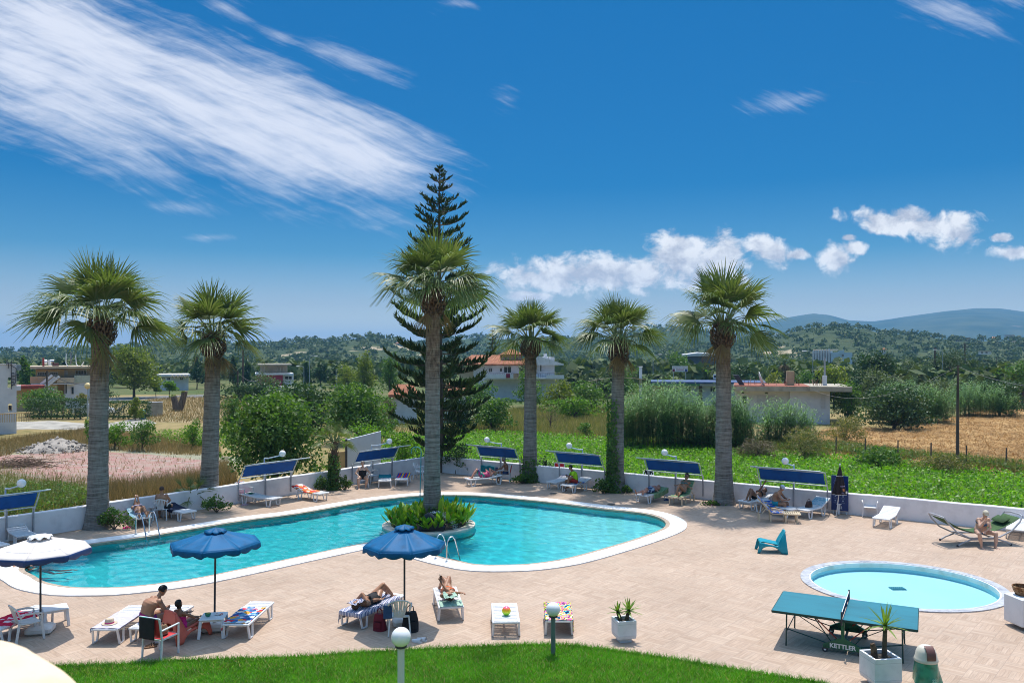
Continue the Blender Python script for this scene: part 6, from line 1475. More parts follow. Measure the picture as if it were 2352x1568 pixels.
# ---- island planting, stone and spray
t = thing('canna_bed','clump of broad-leaved canna plants around the palm on the island','plants',(IC.x,IC.y,0)); parts = []
for i in range(260):
    a = NR.uniform(0,2*math.pi); r = NR.uniform(.45,1.56); x, y = r*math.cos(a), r*math.sin(a)
    if -.55 < x < .75 and -1.25 < y < .1 and not (y < -1.1 and x < .1): continue
    side_ = 1.15 if x > .3 else .9
    for k in range(3):
        aa = a+NR.normal()*1.0; el = R(NR.uniform(30,86)); L = NR.uniform(.34,.68)*side_; o = np.array([math.cos(aa)*math.cos(el),math.sin(aa)*math.cos(el),math.sin(el)]); sd_ = np.array([-math.sin(aa),math.cos(aa),0.]); P0 = np.array([x,y,.05+NR.uniform(0,.30)]); V = []
        nn = np.cross(o,sd_)
        for s,w in ((0,.014),(.3,.078),(.62,.082),(1,.004)):
            c = P0+o*L*s; c[2] -= .12*L*s*s; V += [c-sd_*w-nn*.02*(w>.03),c+sd_*w-nn*.02*(w>.03)]
        parts.append((np.array(V),np.array([[0,1,3,2],[2,3,5,4],[4,5,7,6]])))
V,Fc = cat(parts); np_mesh('leaves',V,Fc,LM['canna'],t)['kind'] = 'stuff'
P = np.array([[rnd.uniform(-1.3,-.5) if rnd.random()<.7 else rnd.uniform(.5,1.1),rnd.uniform(-1.0,.4),rnd.uniform(.35,.62)] for _ in range(46)]); V,Fc = leaf_quads(P,NR.normal(size=(46,3)),np.full(46,.07),np.full(46,.05)); np_mesh('blossom',V,Fc,mat('red_blossom',(.55,.07,.04),.6,.1),t)['kind'] = 'stuff'
M_rock = mat('black_wet_stone',(.012,.013,.017),.28,.3,6,.3); q = MB(); b = at(1005,1212,.05)-Vector((IC.x,IC.y,0))
def rock(u,v):
    x = -.42+.95*u; h = .62*math.sin(min(1,u*1.25+.16)*math.pi*.5)*(1-.75*max(0,u-.45)/.55)+.10; a = (v-.5)*math.pi
    return (x+.05*math.sin(v*9),-.34+.20*math.sin(a)-.12*u,h*max(0.0,math.cos(a))**.6-.02)
q.grid(rock,20,14); o = q.build('fountain_stone',M_rock,None,True); o.location = (IC.x+.15,IC.y-.75,.05); tag(o,'black wet fountain stone at the foot of the island palm','stone')
M_spray = mat('white_spray',(.85,.88,.9),.2,.02); q = MB()
parts = []
n = 900; tt = NR.rand(n); sp0 = NR.normal(size=(n,3))*.05; P = np.stack([.10+tt*1.05+sp0[:,0],-.55-tt*.55+sp0[:,1]*1.6,.58+.34*tt-1.02*tt*tt+sp0[:,2]*(.4+tt)],1); P[:,2] = np.maximum(P[:,2],.0)
V,Fc = leaf_quads(P,NR.normal(size=(n,3)),NR.uniform(.02,.06,n),NR.uniform(.006,.014,n)); o = np_mesh('water_spray',V,Fc,M_spray); o.location = (IC.x+.1,IC.y-.1,0); tag(o,'fine water spray falling from the fountain stone into the pool','water spray',kind='stuff')
# ---- small things
g = onl(N['L7'],1.0,.02,.375); t = thing('beach_ball','rainbow ball in pink orange yellow and green on the empty lounger','ball',g)
m_, nt_, b_ = new_mat('rainbow_ball'); sp = nd(nt_,'ShaderNodeSeparateXYZ'); nt_.links.new(coords(nt_),sp.inputs[0]); nt_.links.new(ramp(nt_,ma(nt_,'MULTIPLY_ADD',sp.outputs[2],4.6,-.02),[(.05,(.06,.55,.03)),(.3,(.35,.70,.02)),(.52,(.85,.70,.02)),(.72,(.85,.25,.02)),(.95,(.80,.03,.30))]),b_.inputs['Base Color']); b_.inputs['Roughness'].default_value=.3
MB().ball((0,0,.105),.105,24,16).build('ball_skin',m_,t,True); MB().lathe([(.012,.208),(.012,.2115),(.002,.212)],8).build('valve',M_white,t)
def shoe(name, label, loc, rz, m, sole=None, low=False, group=None):
    t = thing(name, label, 'shoes' if not low else 'sandals', loc, R(rz), group)
    for s in (-1,1):
        q = MB(); q.prism([(-.13,-.035),(-.13,.035),(-.05,.04),(.06,.047),(.12,.03),(.135,0),(.12,-.03),(.06,-.047),(-.05,-.04)],0,.025); q.m = None; q.v = [Vector((v.x+s*.02,v.y+s*.065,v.z)) for v in q.v]; q.build('sole',sole or m,t)
        q = MB()
        if low: q.tube([(.03+s*.02,s*.065-.045,.02),(.05+s*.02,s*.065,.06),(.03+s*.02,s*.065+.045,.02)],.012,6); q.tube([(-.02+s*.02,s*.065-.042,.02),(0+s*.02,s*.065,.06),(-.02+s*.02,s*.065+.042,.02)],.012,6)
        else:
            q.grid(lambda u,v,s=s:(-.125+.25*u+s*.02,s*.065+(.036+.008*math.sin(u*3))*math.cos(v*math.pi)*(1-.35*max(0,u-.75)/.25),.02+(.085-.055*u**.8)*math.sin(v*math.pi)**.5),10,8)
        q.build('upper',m,t,True)
    return t
g = at(963,1472); shoe('sneaker_pair','pair of white sneakers on the deck beside the black backpack',(g.x,g.y,0),150,M_white)
g = at(291,1212); shoe('sandal_pair','pink sandals on the deck by the sunbathing woman at the left wall',(g.x,g.y,0),40,P_PINK,None,True)
g = at(562,1159); shoe('sandal_pair','pale pink slippers under the red chair at the left wall',(g.x,g.y,0),10,mat('pale_pink',(.6,.35,.45),.6),None,True)
g = at(1531,1148); shoe('sandal_pair','dark blue sandals on the deck between two sunbathers at the right wall',(g.x,g.y,0),20,M_navy,None,True)
g = at(347,1484); shoe('sandal_pair','brown sandals beside the legs of the red chair nearest to the lawn',(g.x,g.y,0),30,M_wood,None,True)
def bag(name, label, loc, rz, w, d, h, m, cat_='bag', handle=True, strap=None):
    t = thing(name, label, cat_, loc, R(rz)); q = MB()
    def f(u,v):
        a = u*2*math.pi; k = (1-.28*v**2)*(1+.05*math.sin(a*3+v*4)); e = abs(math.cos(a))**.7*math.copysign(1,math.cos(a)); e2 = abs(math.sin(a))**.7*math.copysign(1,math.sin(a))
        return (e*w/2*k,e2*d/2*k*(1-.35*v),h*v)
    q.grid(f,28,8); q.add([f(k/28,1) for k in range(28)],[tuple(range(28))]); q.build('body',m,t,True)
    if handle: q = MB(); q.tube([(-w*.22,0,h*.95),(-w*.18,0,h*1.25),(0,0,h*1.36),(w*.18,0,h*1.25),(w*.22,0,h*.95)],.012,6); q.build('handle',strap or m,t,True)
    q = MB(); q.box((0,-d*.42,h*.38),(w*.6,.05,h*.42),bev=.02); q.build('pocket',m,t,True)
    return t
g = at(942,1449); bag('backpack','black backpack on the deck right of the weathered armchair under the blue parasol',(g.x,g.y,0),20,.40,.28,.46,M_black)
g = at(872,1446); bag('backpack','dark red rucksack on the deck left of the weathered armchair under the blue parasol',(g.x,g.y,0),-20,.32,.24,.38,mat('dark_red_cloth',(.16,.008,.02),.8,.2,6))
g = onl(N['F16'],.72,.05,.365); bag('handbag','brown leather handbag on the lounger with raised head',(g.x,g.y,g.z),30,.34,.2,.24,mat('brown_leather',(.07,.03,.02),.5,.2,6))
g = Matrix.Translation(N['R1'].location)@Matrix.Rotation(N['R1'].rotation_euler.z,4,'Z')@Vector((.02,.0,.45)); bag('handbag','tan bag lying on the seat of the red chair nearest to the lawn',g,60,.32,.2,.18,mat('tan_cloth',(.28,.16,.09),.8,.2,6),strap=M_wood)
g = at(1502,1122); bag('handbag','black bag on the deck beside the armchair with the dark shirt',(g.x-.5,g.y+.1,0),0,.34,.24,.34,M_black)
hang(None,N['C8'],.70,.20,.16,.30,'dark blue denim jacket hanging on the weathered armchair under the blue parasol',mat('denim',(.03,.07,.16),.85,.2,6),.27,'jacket','clothing',xb=-.24,seed=7)
g = onl(N['L2'],1.42,-.05,.385); t = thing('straw_hat','cream straw hat lying on the lilac towel','hat',g); q = MB(); q.lathe([(.17,.0),(.165,.012),(.10,.012),(.095,.09),(.075,.115),(.01,.12)],24); q.build('crown',mat('straw_weave',(.58,.46,.34),.8,.12,20),t,True); q = MB(); q.lathe([(.1015,.015),(.100,.04)],24,cap=False); q.build('band',P_PINK,t,True)
g = N['T2'].location+Vector((-.10,-.08,.463)); t = thing('bowl','small green bowl on the side table beneath the middle blue parasol','bowl',g); MB().lathe([(.035,0),(.06,.03),(.07,.075),(.062,.075),(.05,.03),(.01,.02)],18).build('bowl_body',mat('green_glaze',(.02,.22,.12),.3),t,True); MB().lathe([(.055,.06),(.01,.062)],16).build('filling',mat('yellow_filling',(.5,.45,.1),.6),t)
g = N['T2'].location+Vector((.10,.06,.463)); q = MB(); q.grid(lambda u,v:(-.08+.16*u,-.05+.1*v,.006+.012*math.sin(u*9)*math.sin(v*7)),10,8); o = q.build('folded_cloth',P_ORANGE,None,True,solid=.006); o.location = g; tag(o,'small patterned folded cloth on the side table beneath the middle blue parasol','cloth')
g = N['T3'].location+Vector((-.02,0,.433)); t = thing('water_bottle','clear water bottle on the side table at the left wall','bottle',g); MB().lathe([(.036,0),(.038,.02),(.036,.2),(.018,.25),(.014,.27)],14).build('bottle_body',mat('clear_plastic',(.45,.6,.66),.15,.05),t,True); MB().lathe([(.017,.27),(.017,.29)],10).build('cap',mat('blue_cap',(.03,.15,.5),.4),t)
g = N['T3'].location+Vector((.10,-.03,.433)); t = thing('drink_glass','amber drink glass next to the water bottle at the left wall','glass',g); MB().lathe([(.03,0),(.036,.10),(.032,.10),(.027,.01)],14).build('glass_body',mat('amber_drink',(.55,.25,.06),.15),t,True); MB().lathe([(.031,.075),(.01,.076)],12).build('drink',mat('orange_drink',(.6,.28,.05),.3),t)
o = MB().box((0,0,.05),(.34,.28,.1),bev=.03).build('towel_stack',pattern('pale_pink_print',[(.55,.5,.53),(.5,.12,.16),(.58,.55,.58),(.35,.4,.55)],12,'cells'),None,True); o.location = N['T5'].location+Vector((0,0,.434)); tag(o,'folded white and red towels on the side table at the right wall','towel')
g = on_wall(1582,'R'); o = MB().ball((0,0,0),.11,14,9,(1,.55,1.25)).build('hanging_cap',M_black,None,True); o.location = (g.x+RN.x*.18,g.y+RN.y*.18,1.03); tag(o,'black cap hanging from the shade bar above the woman in sunglasses','cap')
g = onl(N['F8'],1.35,.42,0); o = cloth('towel','blue towel with a dark book hanging behind the sunbather near the wall corner','towel',lambda u,v:(on_wall(1122,'R')+RN*.10+Rd*(-.45+.9*u)+Vector((0,0,.62-.34*v+.02*math.sin(u*12)))),P_TEAL,14,6)
# ---- balcony parapet in the lower left corner
bp_ = [(-5.2,2.09),(-3.0,2.06),(-1.75,1.99),(-1.14,1.80),(-.94,1.67),(-.80,1.54),(-.655,1.36),(-.52,1.08),(-.45,.6),(-.45,.1),(-.75,.1),(-.78,.6),(-.90,1.0),(-1.2,1.35),(-1.75,1.58),(-3.0,1.66),(-5.2,1.7)]
t = thing('balcony_parapet','rounded cream parapet of the balcony the photo is taken from','parapet',(0,0,0)); M_par = mat('cream_render',(.78,.60,.40),.9,.05,9,.12,c2=(.68,.52,.34))
q = MB(); pp = spline([Vector((x,y,0)) for x,y in bp_],True,4); q.prism([(p.x,p.y) for p in pp],-.3,HC-.60); o = q.build('wall',M_par,t,False,bevel=.05)
# ------------------------------------------------------------------ people
def skin_mat(name, c):
    m, nt, b = new_mat(name); f = noi(nt, coords(nt), 7, 3)
    nt.links.new(ramp(nt,f,[(.3,tuple(k*.84 for k in c)),(.55,c),(.75,tuple(min(1,k*1.1) for k in c))]),b.inputs['Base Color']); b.inputs['Roughness'].default_value=.48; b.inputs['Specular IOR Level'].default_value=.4
    b.inputs['Subsurface Weight'].default_value = .08; b.inputs['Subsurface Radius'].default_value = (.02,.008,.004); return m
SK = dict(tan=skin_mat('tanned_skin',(.40,.20,.115)), fair=skin_mat('fair_skin',(.56,.34,.24)), brown=skin_mat('brown_skin',(.30,.145,.08)), pink=skin_mat('sunburnt_skin',(.50,.24,.17)))
M_hblack = mat('black_hair',(.010,.008,.008),.5,.3,20); M_hgrey = mat('grey_hair',(.24,.22,.20),.6,.2,20); M_hblond = mat('light_hair',(.42,.32,.19),.6,.2,20); M_hbrown = mat('brown_hair',(.07,.035,.02),.55,.3,20); M_hlight = mat('pale_blond_hair',(.56,.47,.33),.6,.15,20)
M_eye = mat('dark_eye',(.01,.01,.012),.2)
def ik(a, tgt, l1, l2, pole):
    a, tgt = Vector(a), Vector(tgt); d = tgt-a; L = min(d.length,(l1+l2)*.998); u = d.normalized()
    x = (l1*l1-l2*l2+L*L)/(2*L); h = math.sqrt(max(0,l1*l1-x*x)); p = Vector(pole); p = p-u*p.dot(u); p = p.normalized() if p.length > 1e-5 else u.orthogonal().normalized()
    return a+u*x+p*h, a+u*L
def person(label, loc, rz, pel, neck, front, feet, hands, kpole, epole, hup=None, hface=None, tone='tan', fat=1.0, sc_=1.0, clothes=(), hair=None, hlen=-.05, bend=0.0, toe=None, bust=0.0, curl=.7, hdir=None, belly=0.0, group='people at the pool'):
    t = thing('person', label, 'person', loc, rz, group); V3 = Vector
    pel, neck, front = V3(pel), V3(neck), V3(front); up = (neck-pel).normalized(); front = (front-up*front.dot(up)).normalized(); side = up.cross(front)
    TLn = (neck-pel).length; q = MB(); bones = []
    def seg(name, a, b, ra, rb, mid=None, n=12):
        a, b = V3(a), V3(b); rr = [ra,ra*.5+rb*.5 if mid is None else mid,rb]
        q.tube([a,a.lerp(b,.38),b],rr,n); q.ball(a,ra,12,8); q.ball(b,rb,12,8); bones.append((name,a,b,(ra+rb)/2))
    # torso: elliptical rings along a slightly bent spine
    prof = [(-.18,.10,.075),(-.06,.160,.115),(.10,.165,.115),(.30,.142,.102),(.48,.146,.108),(.66,.165,.118),(.80,.170,.112),(.90,.140,.085),(.97,.085,.066),(1.08,.056,.056)]
    rings = []; vs = []; nn = 20
    for s, w, d in prof:
        k = fat if s < .9 else 1+(fat-1)*.4; b_ = belly*math.exp(-((s-.28)/.22)**2)
        c = pel+up*TLn*s-front*bend*math.sin(max(0,min(1,s))*math.pi)+front*b_*.5
        rings.append(c); vs += [c+side*(w*k*math.cos(2*math.pi*j/nn))+front*((d*k+b_*.7)*math.sin(2*math.pi*j/nn)) for j in range(nn)]
    q.add(vs,[(i*nn+j,i*nn+(j+1)%nn,(i+1)*nn+(j+1)%nn,(i+1)*nn+j) for i in range(len(prof)-1) for j in range(nn)]+[tuple(range(nn-1,-1,-1)),tuple((len(prof)-1)*nn+j for j in range(nn))])
    for i in range(len(rings)-1): bones.append(('torso%d'%i,rings[i],rings[i+1],.125*fat if i < 7 else .06))
    if bust:
        for s in (-1,1): q.ball(pel+up*TLn*.64+side*s*.082+front*(.085*fat),.072*bust,12,8)
    hips = [pel+side*s*.088*min(fat,1.12)-up*.03 for s in (1,-1)]; shs = [neck-up*.055+side*s*.172-front*bend*.1 for s in (1,-1)]
    ends = []
    for i, sd_ in enumerate(('l','r')):
        hp = hips[i]; kn, an = ik(hp,feet[i],.43,.415,kpole[i]); f2 = 1+(fat-1)*.7
        seg('thigh_'+sd_,hp,kn,.088*f2,.056*f2,.080*f2); seg('calf_'+sd_,kn,an,.053*f2,.036,.058*f2)
        td = V3(toe[i]) if toe else None
        if td is None:
            sh = (an-kn).normalized(); td = front-sh*front.dot(sh); td = td.normalized()*.9+sh*.35
        td.normalize(); dn = (an-kn).normalized(); dn = dn-td*dn.dot(td); dn = dn.normalized() if dn.length > .1 else V3((0,0,-1)); hl = an+dn*.045-td*.035; sdv = td.cross(dn)
        pts = [hl-td*.02,hl+td*.03,hl+td*.12,hl+td*.19,hl+td*.225]; dims = [(.026,.026),(.034,.036),(.043,.028),(.046,.018),(.030,.012)]; vs = []
        for c, (w,h) in zip(pts,dims): vs += [c+sdv*w*math.cos(2*math.pi*j/12)+dn*h*math.sin(2*math.pi*j/12)*1.0 for j in range(12)]
        q.add(vs,[(a*12+j,a*12+(j+1)%12,(a+1)*12+(j+1)%12,(a+1)*12+j) for a in range(4) for j in range(12)]+[tuple(range(11,-1,-1)),tuple(48+j for j in range(12))]); q.ball(an+dn*.02,.04,12,8); q.tube([an,hl+td*.06],[.036,.034],10)
        for k in range(5): q.tube([hl+td*.19+sdv*(-.034+.017*k),hl+td*(.238-.006*abs(k-1))+sdv*(-.038+.019*k)],[.012,.0095],6)
        bones.append(('foot_'+sd_,hl,pts[-1],.035))
        sh_ = shs[i]; el, wr = ik(sh_,hands[i],.285,.25,epole[i]); q.ball(sh_,.062*f2,12,8); seg('arm_'+sd_,sh_,el,.052*f2,.040*f2); seg('fore_'+sd_,el,wr,.040*f2,.027)
        fd = (wr-el).normalized(); hd_ = V3(hdir[i]).normalized() if hdir and hdir[i] else fd; pn = hd_.cross(side if abs(hd_.dot(side)) < .9 else up).normalized(); ac = hd_.cross(pn)
        pc = wr+hd_*.05; vs = []
        for c,w,h in ((wr-hd_*.01,.026,.022),(wr+hd_*.03,.036,.019),(wr+hd_*.085,.041,.016),(wr+hd_*.098,.036,.012)): vs += [c+ac*w*math.cos(2*math.pi*j/10)+pn*h*math.sin(2*math.pi*j/10) for j in range(10)]
        q.add(vs,[(a*10+j,a*10+(j+1)%10,(a+1)*10+(j+1)%10,(a+1)*10+j) for a in range(3) for j in range(10)]+[tuple(range(9,-1,-1)),tuple(30+j for j in range(10))])
        for k, L in enumerate((.066,.076,.071,.056)):
            b0 = wr+hd_*.088+ac*(-.031+.0205*k); b1 = b0+(hd_*math.cos(curl*.5)+pn*math.sin(curl*.5))*L*.52; b2 = b1+(hd_*math.cos(curl*1.4)+pn*math.sin(curl*1.4))*L*.48; q.tube([b0,b1,b2],[.0105,.0095,.0075],7); q.ball(b2,.0075,7,5)
        b0 = wr+hd_*.028-ac*.03; b1 = b0-ac*.028+hd_*.026+pn*.012; q.tube([b0,b1,b1+hd_*.028+pn*.012],[.014,.011,.008],7)
        bones.append(('hand_'+sd_,wr,wr+hd_*.15,.03)); ends.append((wr,hd_,pn,ac))
    hu = V3(hup).normalized() if hup else up; hf = V3(hface) if hface else front; hf = (hf-hu*hf.dot(hu)).normalized(); hs = hu.cross(hf)
    nb = neck+up*.03; hc_ = nb+hu*.155+hf*.018; q.tube([neck-up*.02,nb.lerp(hc_,.35),hc_],[.058,.052,.05],12)
    H = Matrix((hf,hs,hu)).transposed()
    def hb(p,r,sq): 
        b = MB(); b.ball((0,0,0),r,16,11,sq); q.add([hc_+H@(v+V3(p)) for v in b.v],b.f)
    hb((-.006,0,.03),.1,(.97,.78,.92)); hb((.028,0,-.035),.07,(.85,.80,1.05)); hb((.052,0,-.085),.03,(.9,1.1,.7))
    q.add([hc_+H@V3(p) for p in ((.082,0,.018),(.085,.016,-.028),(.085,-.016,-.028),(.118,0,-.026),(.06,0,-.02),(.06,.02,.0),(.06,-.02,0.))],[(0,1,3),(0,3,2),(1,2,3),(0,5,1),(0,2,6),(1,5,4),(2,4,6),(1,4,2),(0,6,4),(0,4,5)])
    for s in (-1,1): hb((-.008,s*.078,-.008),.028,(.6,.35,1.1))
    hb((.083,0,-.058),.016,(.5,1.5,.35)); hb((.084,0,-.072),.015,(.5,1.4,.35))
    bones.append(('head',nb+hu*.06,hc_+hu*.06,.085)); bones.append(('neck',neck,nb+hu*.04,.05))
    o = q.build('body_cage',None); o.scale = (1,1,1); r = o.modifiers.new('r','REMESH'); r.mode = 'VOXEL'; r.voxel_size = .0095; s_ = o.modifiers.new('s','SMOOTH'); s_.factor = .5; s_.iterations = 4
    dg = bpy.context.evaluated_depsgraph_get(); me = bpy.data.meshes.new_from_object(o.evaluated_get(dg)); bpy.data.objects.remove(o); me.name = 'body'
    for p in me.polygons: p.use_smooth = True
    ob = link('body',me,SK[tone],t); t.scale = (sc_,)*3
    n = len(me.vertices); VV = np.empty(n*3,np.float32); me.vertices.foreach_get('co',VV); VV = VV.reshape(-1,3); NN = np.empty(n*3,np.float32); me.vertices.foreach_get('normal',NN); NN = NN.reshape(-1,3)
    best = np.full(n,9.); bi = np.zeros(n,int); bt_ = np.zeros(n)
    for k,(nm,a,b,rr) in enumerate(bones):
        a_, b_ = np.array(a), np.array(b); ab = b_-a_; L2_ = max(1e-9,ab@ab); tt = ((VV-a_)@ab)/L2_; tc = np.clip(tt,0,1); d = np.linalg.norm(VV-a_-tc[:,None]*ab,axis=1)-rr; u = d < best; best[u] = d[u]; bi[u] = k; bt_[u] = tt[u]
    names = [b[0] for b in bones]; nm = np.array(names)[bi]
    st = ((VV-np.array(pel))@np.array(up))/TLn; tor = np.char.startswith(nm,'torso'); fr_ = (VV-np.array(pel))@np.array(front)
    hp_ = VV-np.array(hc_); hx, hy, hzz = hp_@np.array(hf), hp_@np.array(hs), hp_@np.array(hu)
    polys = np.empty(len(me.polygons)*4,np.int32) if all(len(p.vertices)==4 for p in me.polygons) else None
    fl = [tuple(p.vertices) for p in me.polygons]
    def shell(name, mask, m, off, lab=None):
        fs = [f for f in fl if all(mask[i] for i in f)]
        if not fs: return None
        used = sorted({i for f in fs for i in f}); mp = {i:k for k,i in enumerate(used)}; of = off(used) if callable(off) else off
        vs = VV[used]+NN[used]*(np.asarray(of)[:,None] if np.ndim(of) else of)
        me2 = bpy.data.meshes.new(name); me2.from_pydata(vs.tolist(),[],[tuple(mp[i] for i in f) for f in fs])
        for p in me2.polygons: p.use_smooth = True
        c = link(name,me2,m,t); 
        if lab: c['label'] = lab
        return c
    legm = lambda lo,hi: ((np.char.startswith(nm,'thigh')) & (bt_ > lo) & (bt_ < hi))
    armm = lambda lo,hi: ((np.char.startswith(nm,'arm')) & (bt_ > lo) & (bt_ < hi))
    for c in clothes:
        k, m = c[0], c[1]
        if k == 'trunks': shell('swim_trunks', (tor & (st < .14)) | legm(-1,.42) , m, .012)
        elif k == 'shorts': shell('shorts', (tor & (st < .18)) | legm(-1,.72), m, .016)
        elif k == 'swimsuit': shell('swimsuit', (tor & (st < .74)) | legm(-1,.08), m, .007)
        elif k == 'bikini':
            shell('bikini_bottom', (tor & (st < .06)) | legm(-1,.07), m, .007); shell('bikini_top', tor & (st > .56) & (st < .73), m, .008)
        elif k == 'shirt': shell('t_shirt', (tor & (st > -.02) & (st < .98)) | armm(-1,.62), m, .016)
        elif k == 'leggings': shell('leggings', legm(-1,.98), m, .010)
        elif k == 'beard': shell('beard', (nm == 'head') & (hx > .035) & (hzz < -.045), m, .012)
    if hair:
        mask = ((nm == 'head')|(nm == 'neck')) & ((hzz > .045+np.maximum(0,hx)*.55) | ((hx < .005) & (hzz > hlen) & (np.abs(hy) < .2)))
        rr_ = np.random.RandomState(len(label)); shell('hair', mask, hair, lambda u: .010+.008*rr_.rand(len(u)))
    for s in (-1,1):
        e = MB(); c = hc_+H@V3((.083,s*.03,.012)); e.ball(c,.0085,8,6); e.build('eye',M_eye,t,True)
    bpy.context.view_layer.update()
    t['_h'] = 0; del t['_h']
    return t, dict(head=hc_,H=H,ends=ends,hf=hf,hu=hu,M=Matrix.Translation(loc)@Matrix.Rotation(rz,4,'Z')@Matrix.Scale(sc_,4))
def in_lounger(l): return (l.location.x,l.location.y,l.location.z), l.rotation_euler.z
UPZ, UPX = (0,0,1), (1,0,0)
def phone(I, i, label, w=.075, h=.15, m=None, name='phone', out=.07):
    wr, hd_, pn, ac = I['ends'][i]; c = wr+hd_*.10+pn*.03; o = MB().box((0,0,0),(w,.009,h),bev=.006).build(name,m or M_dgrey); o.matrix_world = I['M']@Matrix.Translation(c)@Matrix.Rotation(.5,4,'X'); return tag(o,label,name)
# near woman in black, knees raised, towel over her face
lo, rz = in_lounger(N['L5'])
person('woman in a black swimsuit lying with raised knees on the striped towel',lo,rz,(.93,0,.47),(1.42,.0,.49),UPZ,[(.30,.10,.43),(.22,-.10,.43)],[(.92,.33,.50),(1.38,-.20,.50)],[(0,.1,1),(0,-.1,1)],[(0,1,.1),(0,-1,.2)],hup=(1,0,-.05),hface=UPZ,tone='tan',fat=1.1,clothes=[('swimsuit',M_black)],hair=M_hbrown,bust=1.0,toe=[(-1,0,-.25),(-1,0,-.25)])
drape(N['L5'],1.85,0,1.36,1.80,'striped cloth over the face of the woman in the black swimsuit',P_STRIPE,(-.17,-.17),seed=23,crump=.05,lift=.19,name='cloth',cat_='cloth')
lo, rz = in_lounger(N['L6'])
_, I = person('woman in an orange bikini lying with knees up, holding a phone above her',lo,rz,(.80,0,.47),(1.27,0,.50),UPZ,[(.18,.13,.43),(.16,-.14,.43)],[(1.42,.27,.60),(1.02,-.20,.80)],[(0,.15,1),(0,-.15,1)],[(.2,1,.25),(.4,-1,-.2)],hup=(1,0,.12),hface=UPZ,tone='tan',clothes=[('bikini',mat('orange_swimwear',(.60,.12,.02),.6,.1))],hair=M_hbrown,bust=1.0,toe=[(-1,0,-.25),(-1,0,-.25)],hdir=[None,(-.3,.1,1)])
phone(I,1,'dark phone held up by the woman in the orange bikini')
drape(N['L6'],1.75,0,1.28,1.70,'mint cloth over the head of the woman in the orange bikini',P_GREEN,(-.14,-.14),seed=25,crump=.05,lift=.19,name='cloth',cat_='cloth')
# shirtless man on the lilac lounger's neighbour
g = at(338,1421,.45); person('shirtless dark-haired man sitting bent forward, back to the camera',(g.x,g.y,0),R(46),(0,0,.47),(.24,0,.88),UPX,[(.42,.16,.07),(.40,-.12,.07)],[(.44,.10,.62),(.46,-.05,.60)],[(.6,.2,1),(.6,-.2,1)],[(0,.8,-.6),(0,-.8,-.6)],hup=(.6,0,1),hface=(1,0,-.8),tone='tan',fat=1.36,clothes=[('trunks',pattern('purple_trunks',[(.12,.03,.22),(.35,.02,.15),(.10,.03,.20)],8))],hair=M_hblack,hlen=-.02,bend=.10)
Ml = Matrix.Translation(N['IK'].location)@Matrix.Rotation(N['IK'].rotation_euler.z,4,'Z'); g = Ml@Vector((-.12,0,0))
person('dark-haired girl sitting in the faded red moulded chair',(g.x,g.y,0),R(58),(0,0,.36),(-.10,0,.82),UPX,[(.62,.10,.08),(.60,-.08,.08)],[(.28,.12,.66),(.36,-.20,.56)],[(.2,.1,1),(.2,-.1,1)],[(0,1,-.3),(0,-1,-.3)],tone='brown',sc_=.82,clothes=[('swimsuit',P_PINK)],hair=M_hblack,hlen=-.11)
# at the left wall
lo, rz = in_lounger(N['F2'])
_, I = person('sunbathing woman in a pale bikini lying on the pale blue towel at the left wall',lo,rz,(.72,0,.47),(1.20,0,.60),UPZ,[(.02,.13,.44),(.04,-.13,.44)],[(1.34,.03,.92),(1.36,-.06,.90)],[(0,.3,1),(0,-.3,1)],[(0,1,-.1),(0,-1,-.1)],hup=(1,0,.35),hface=(-.2,0,1),tone='tan',fat=1.08,clothes=[('bikini',mat('lilac_swimwear',(.42,.36,.5),.6,.1))],hair=M_hblack,bust=1.0,toe=[(-.3,.2,1),(-.3,-.2,1)])
g = N['C2'].location; person('broad-backed man in dark shorts sitting in the white chair, seen from behind',(g.x,g.y,0),N['C2'].rotation_euler.z,(-.04,0,.50),(-.06,0,1.0),UPX,[(.36,.20,.07),(.34,-.20,.07)],[(.30,.16,.62),(.30,-.16,.62)],[(.5,.3,1),(.5,-.3,1)],[(-.2,1,-.5),(-.2,-1,-.5)],tone='tan',fat=1.25,clothes=[('shorts',M_black)],hair=M_hbrown,hlen=-.01,belly=.06)
g = N['C3'].location; person('old woman in a black strapless swimsuit sitting upright in a white chair',(g.x,g.y,0),N['C3'].rotation_euler.z,(-.02,0,.50),(-.02,0,.99),UPX,[(.36,.13,.07),(.48,-.20,.07)],[(.24,.22,.60),(.24,-.20,.60)],[(.5,.3,1),(.5,-.3,1)],[(-.3,1,-.4),(-.3,-1,-.4)],tone='fair',fat=1.28,clothes=[('swimsuit',M_black)],hair=M_hgrey,hlen=-.03,bust=1.25,belly=.05)
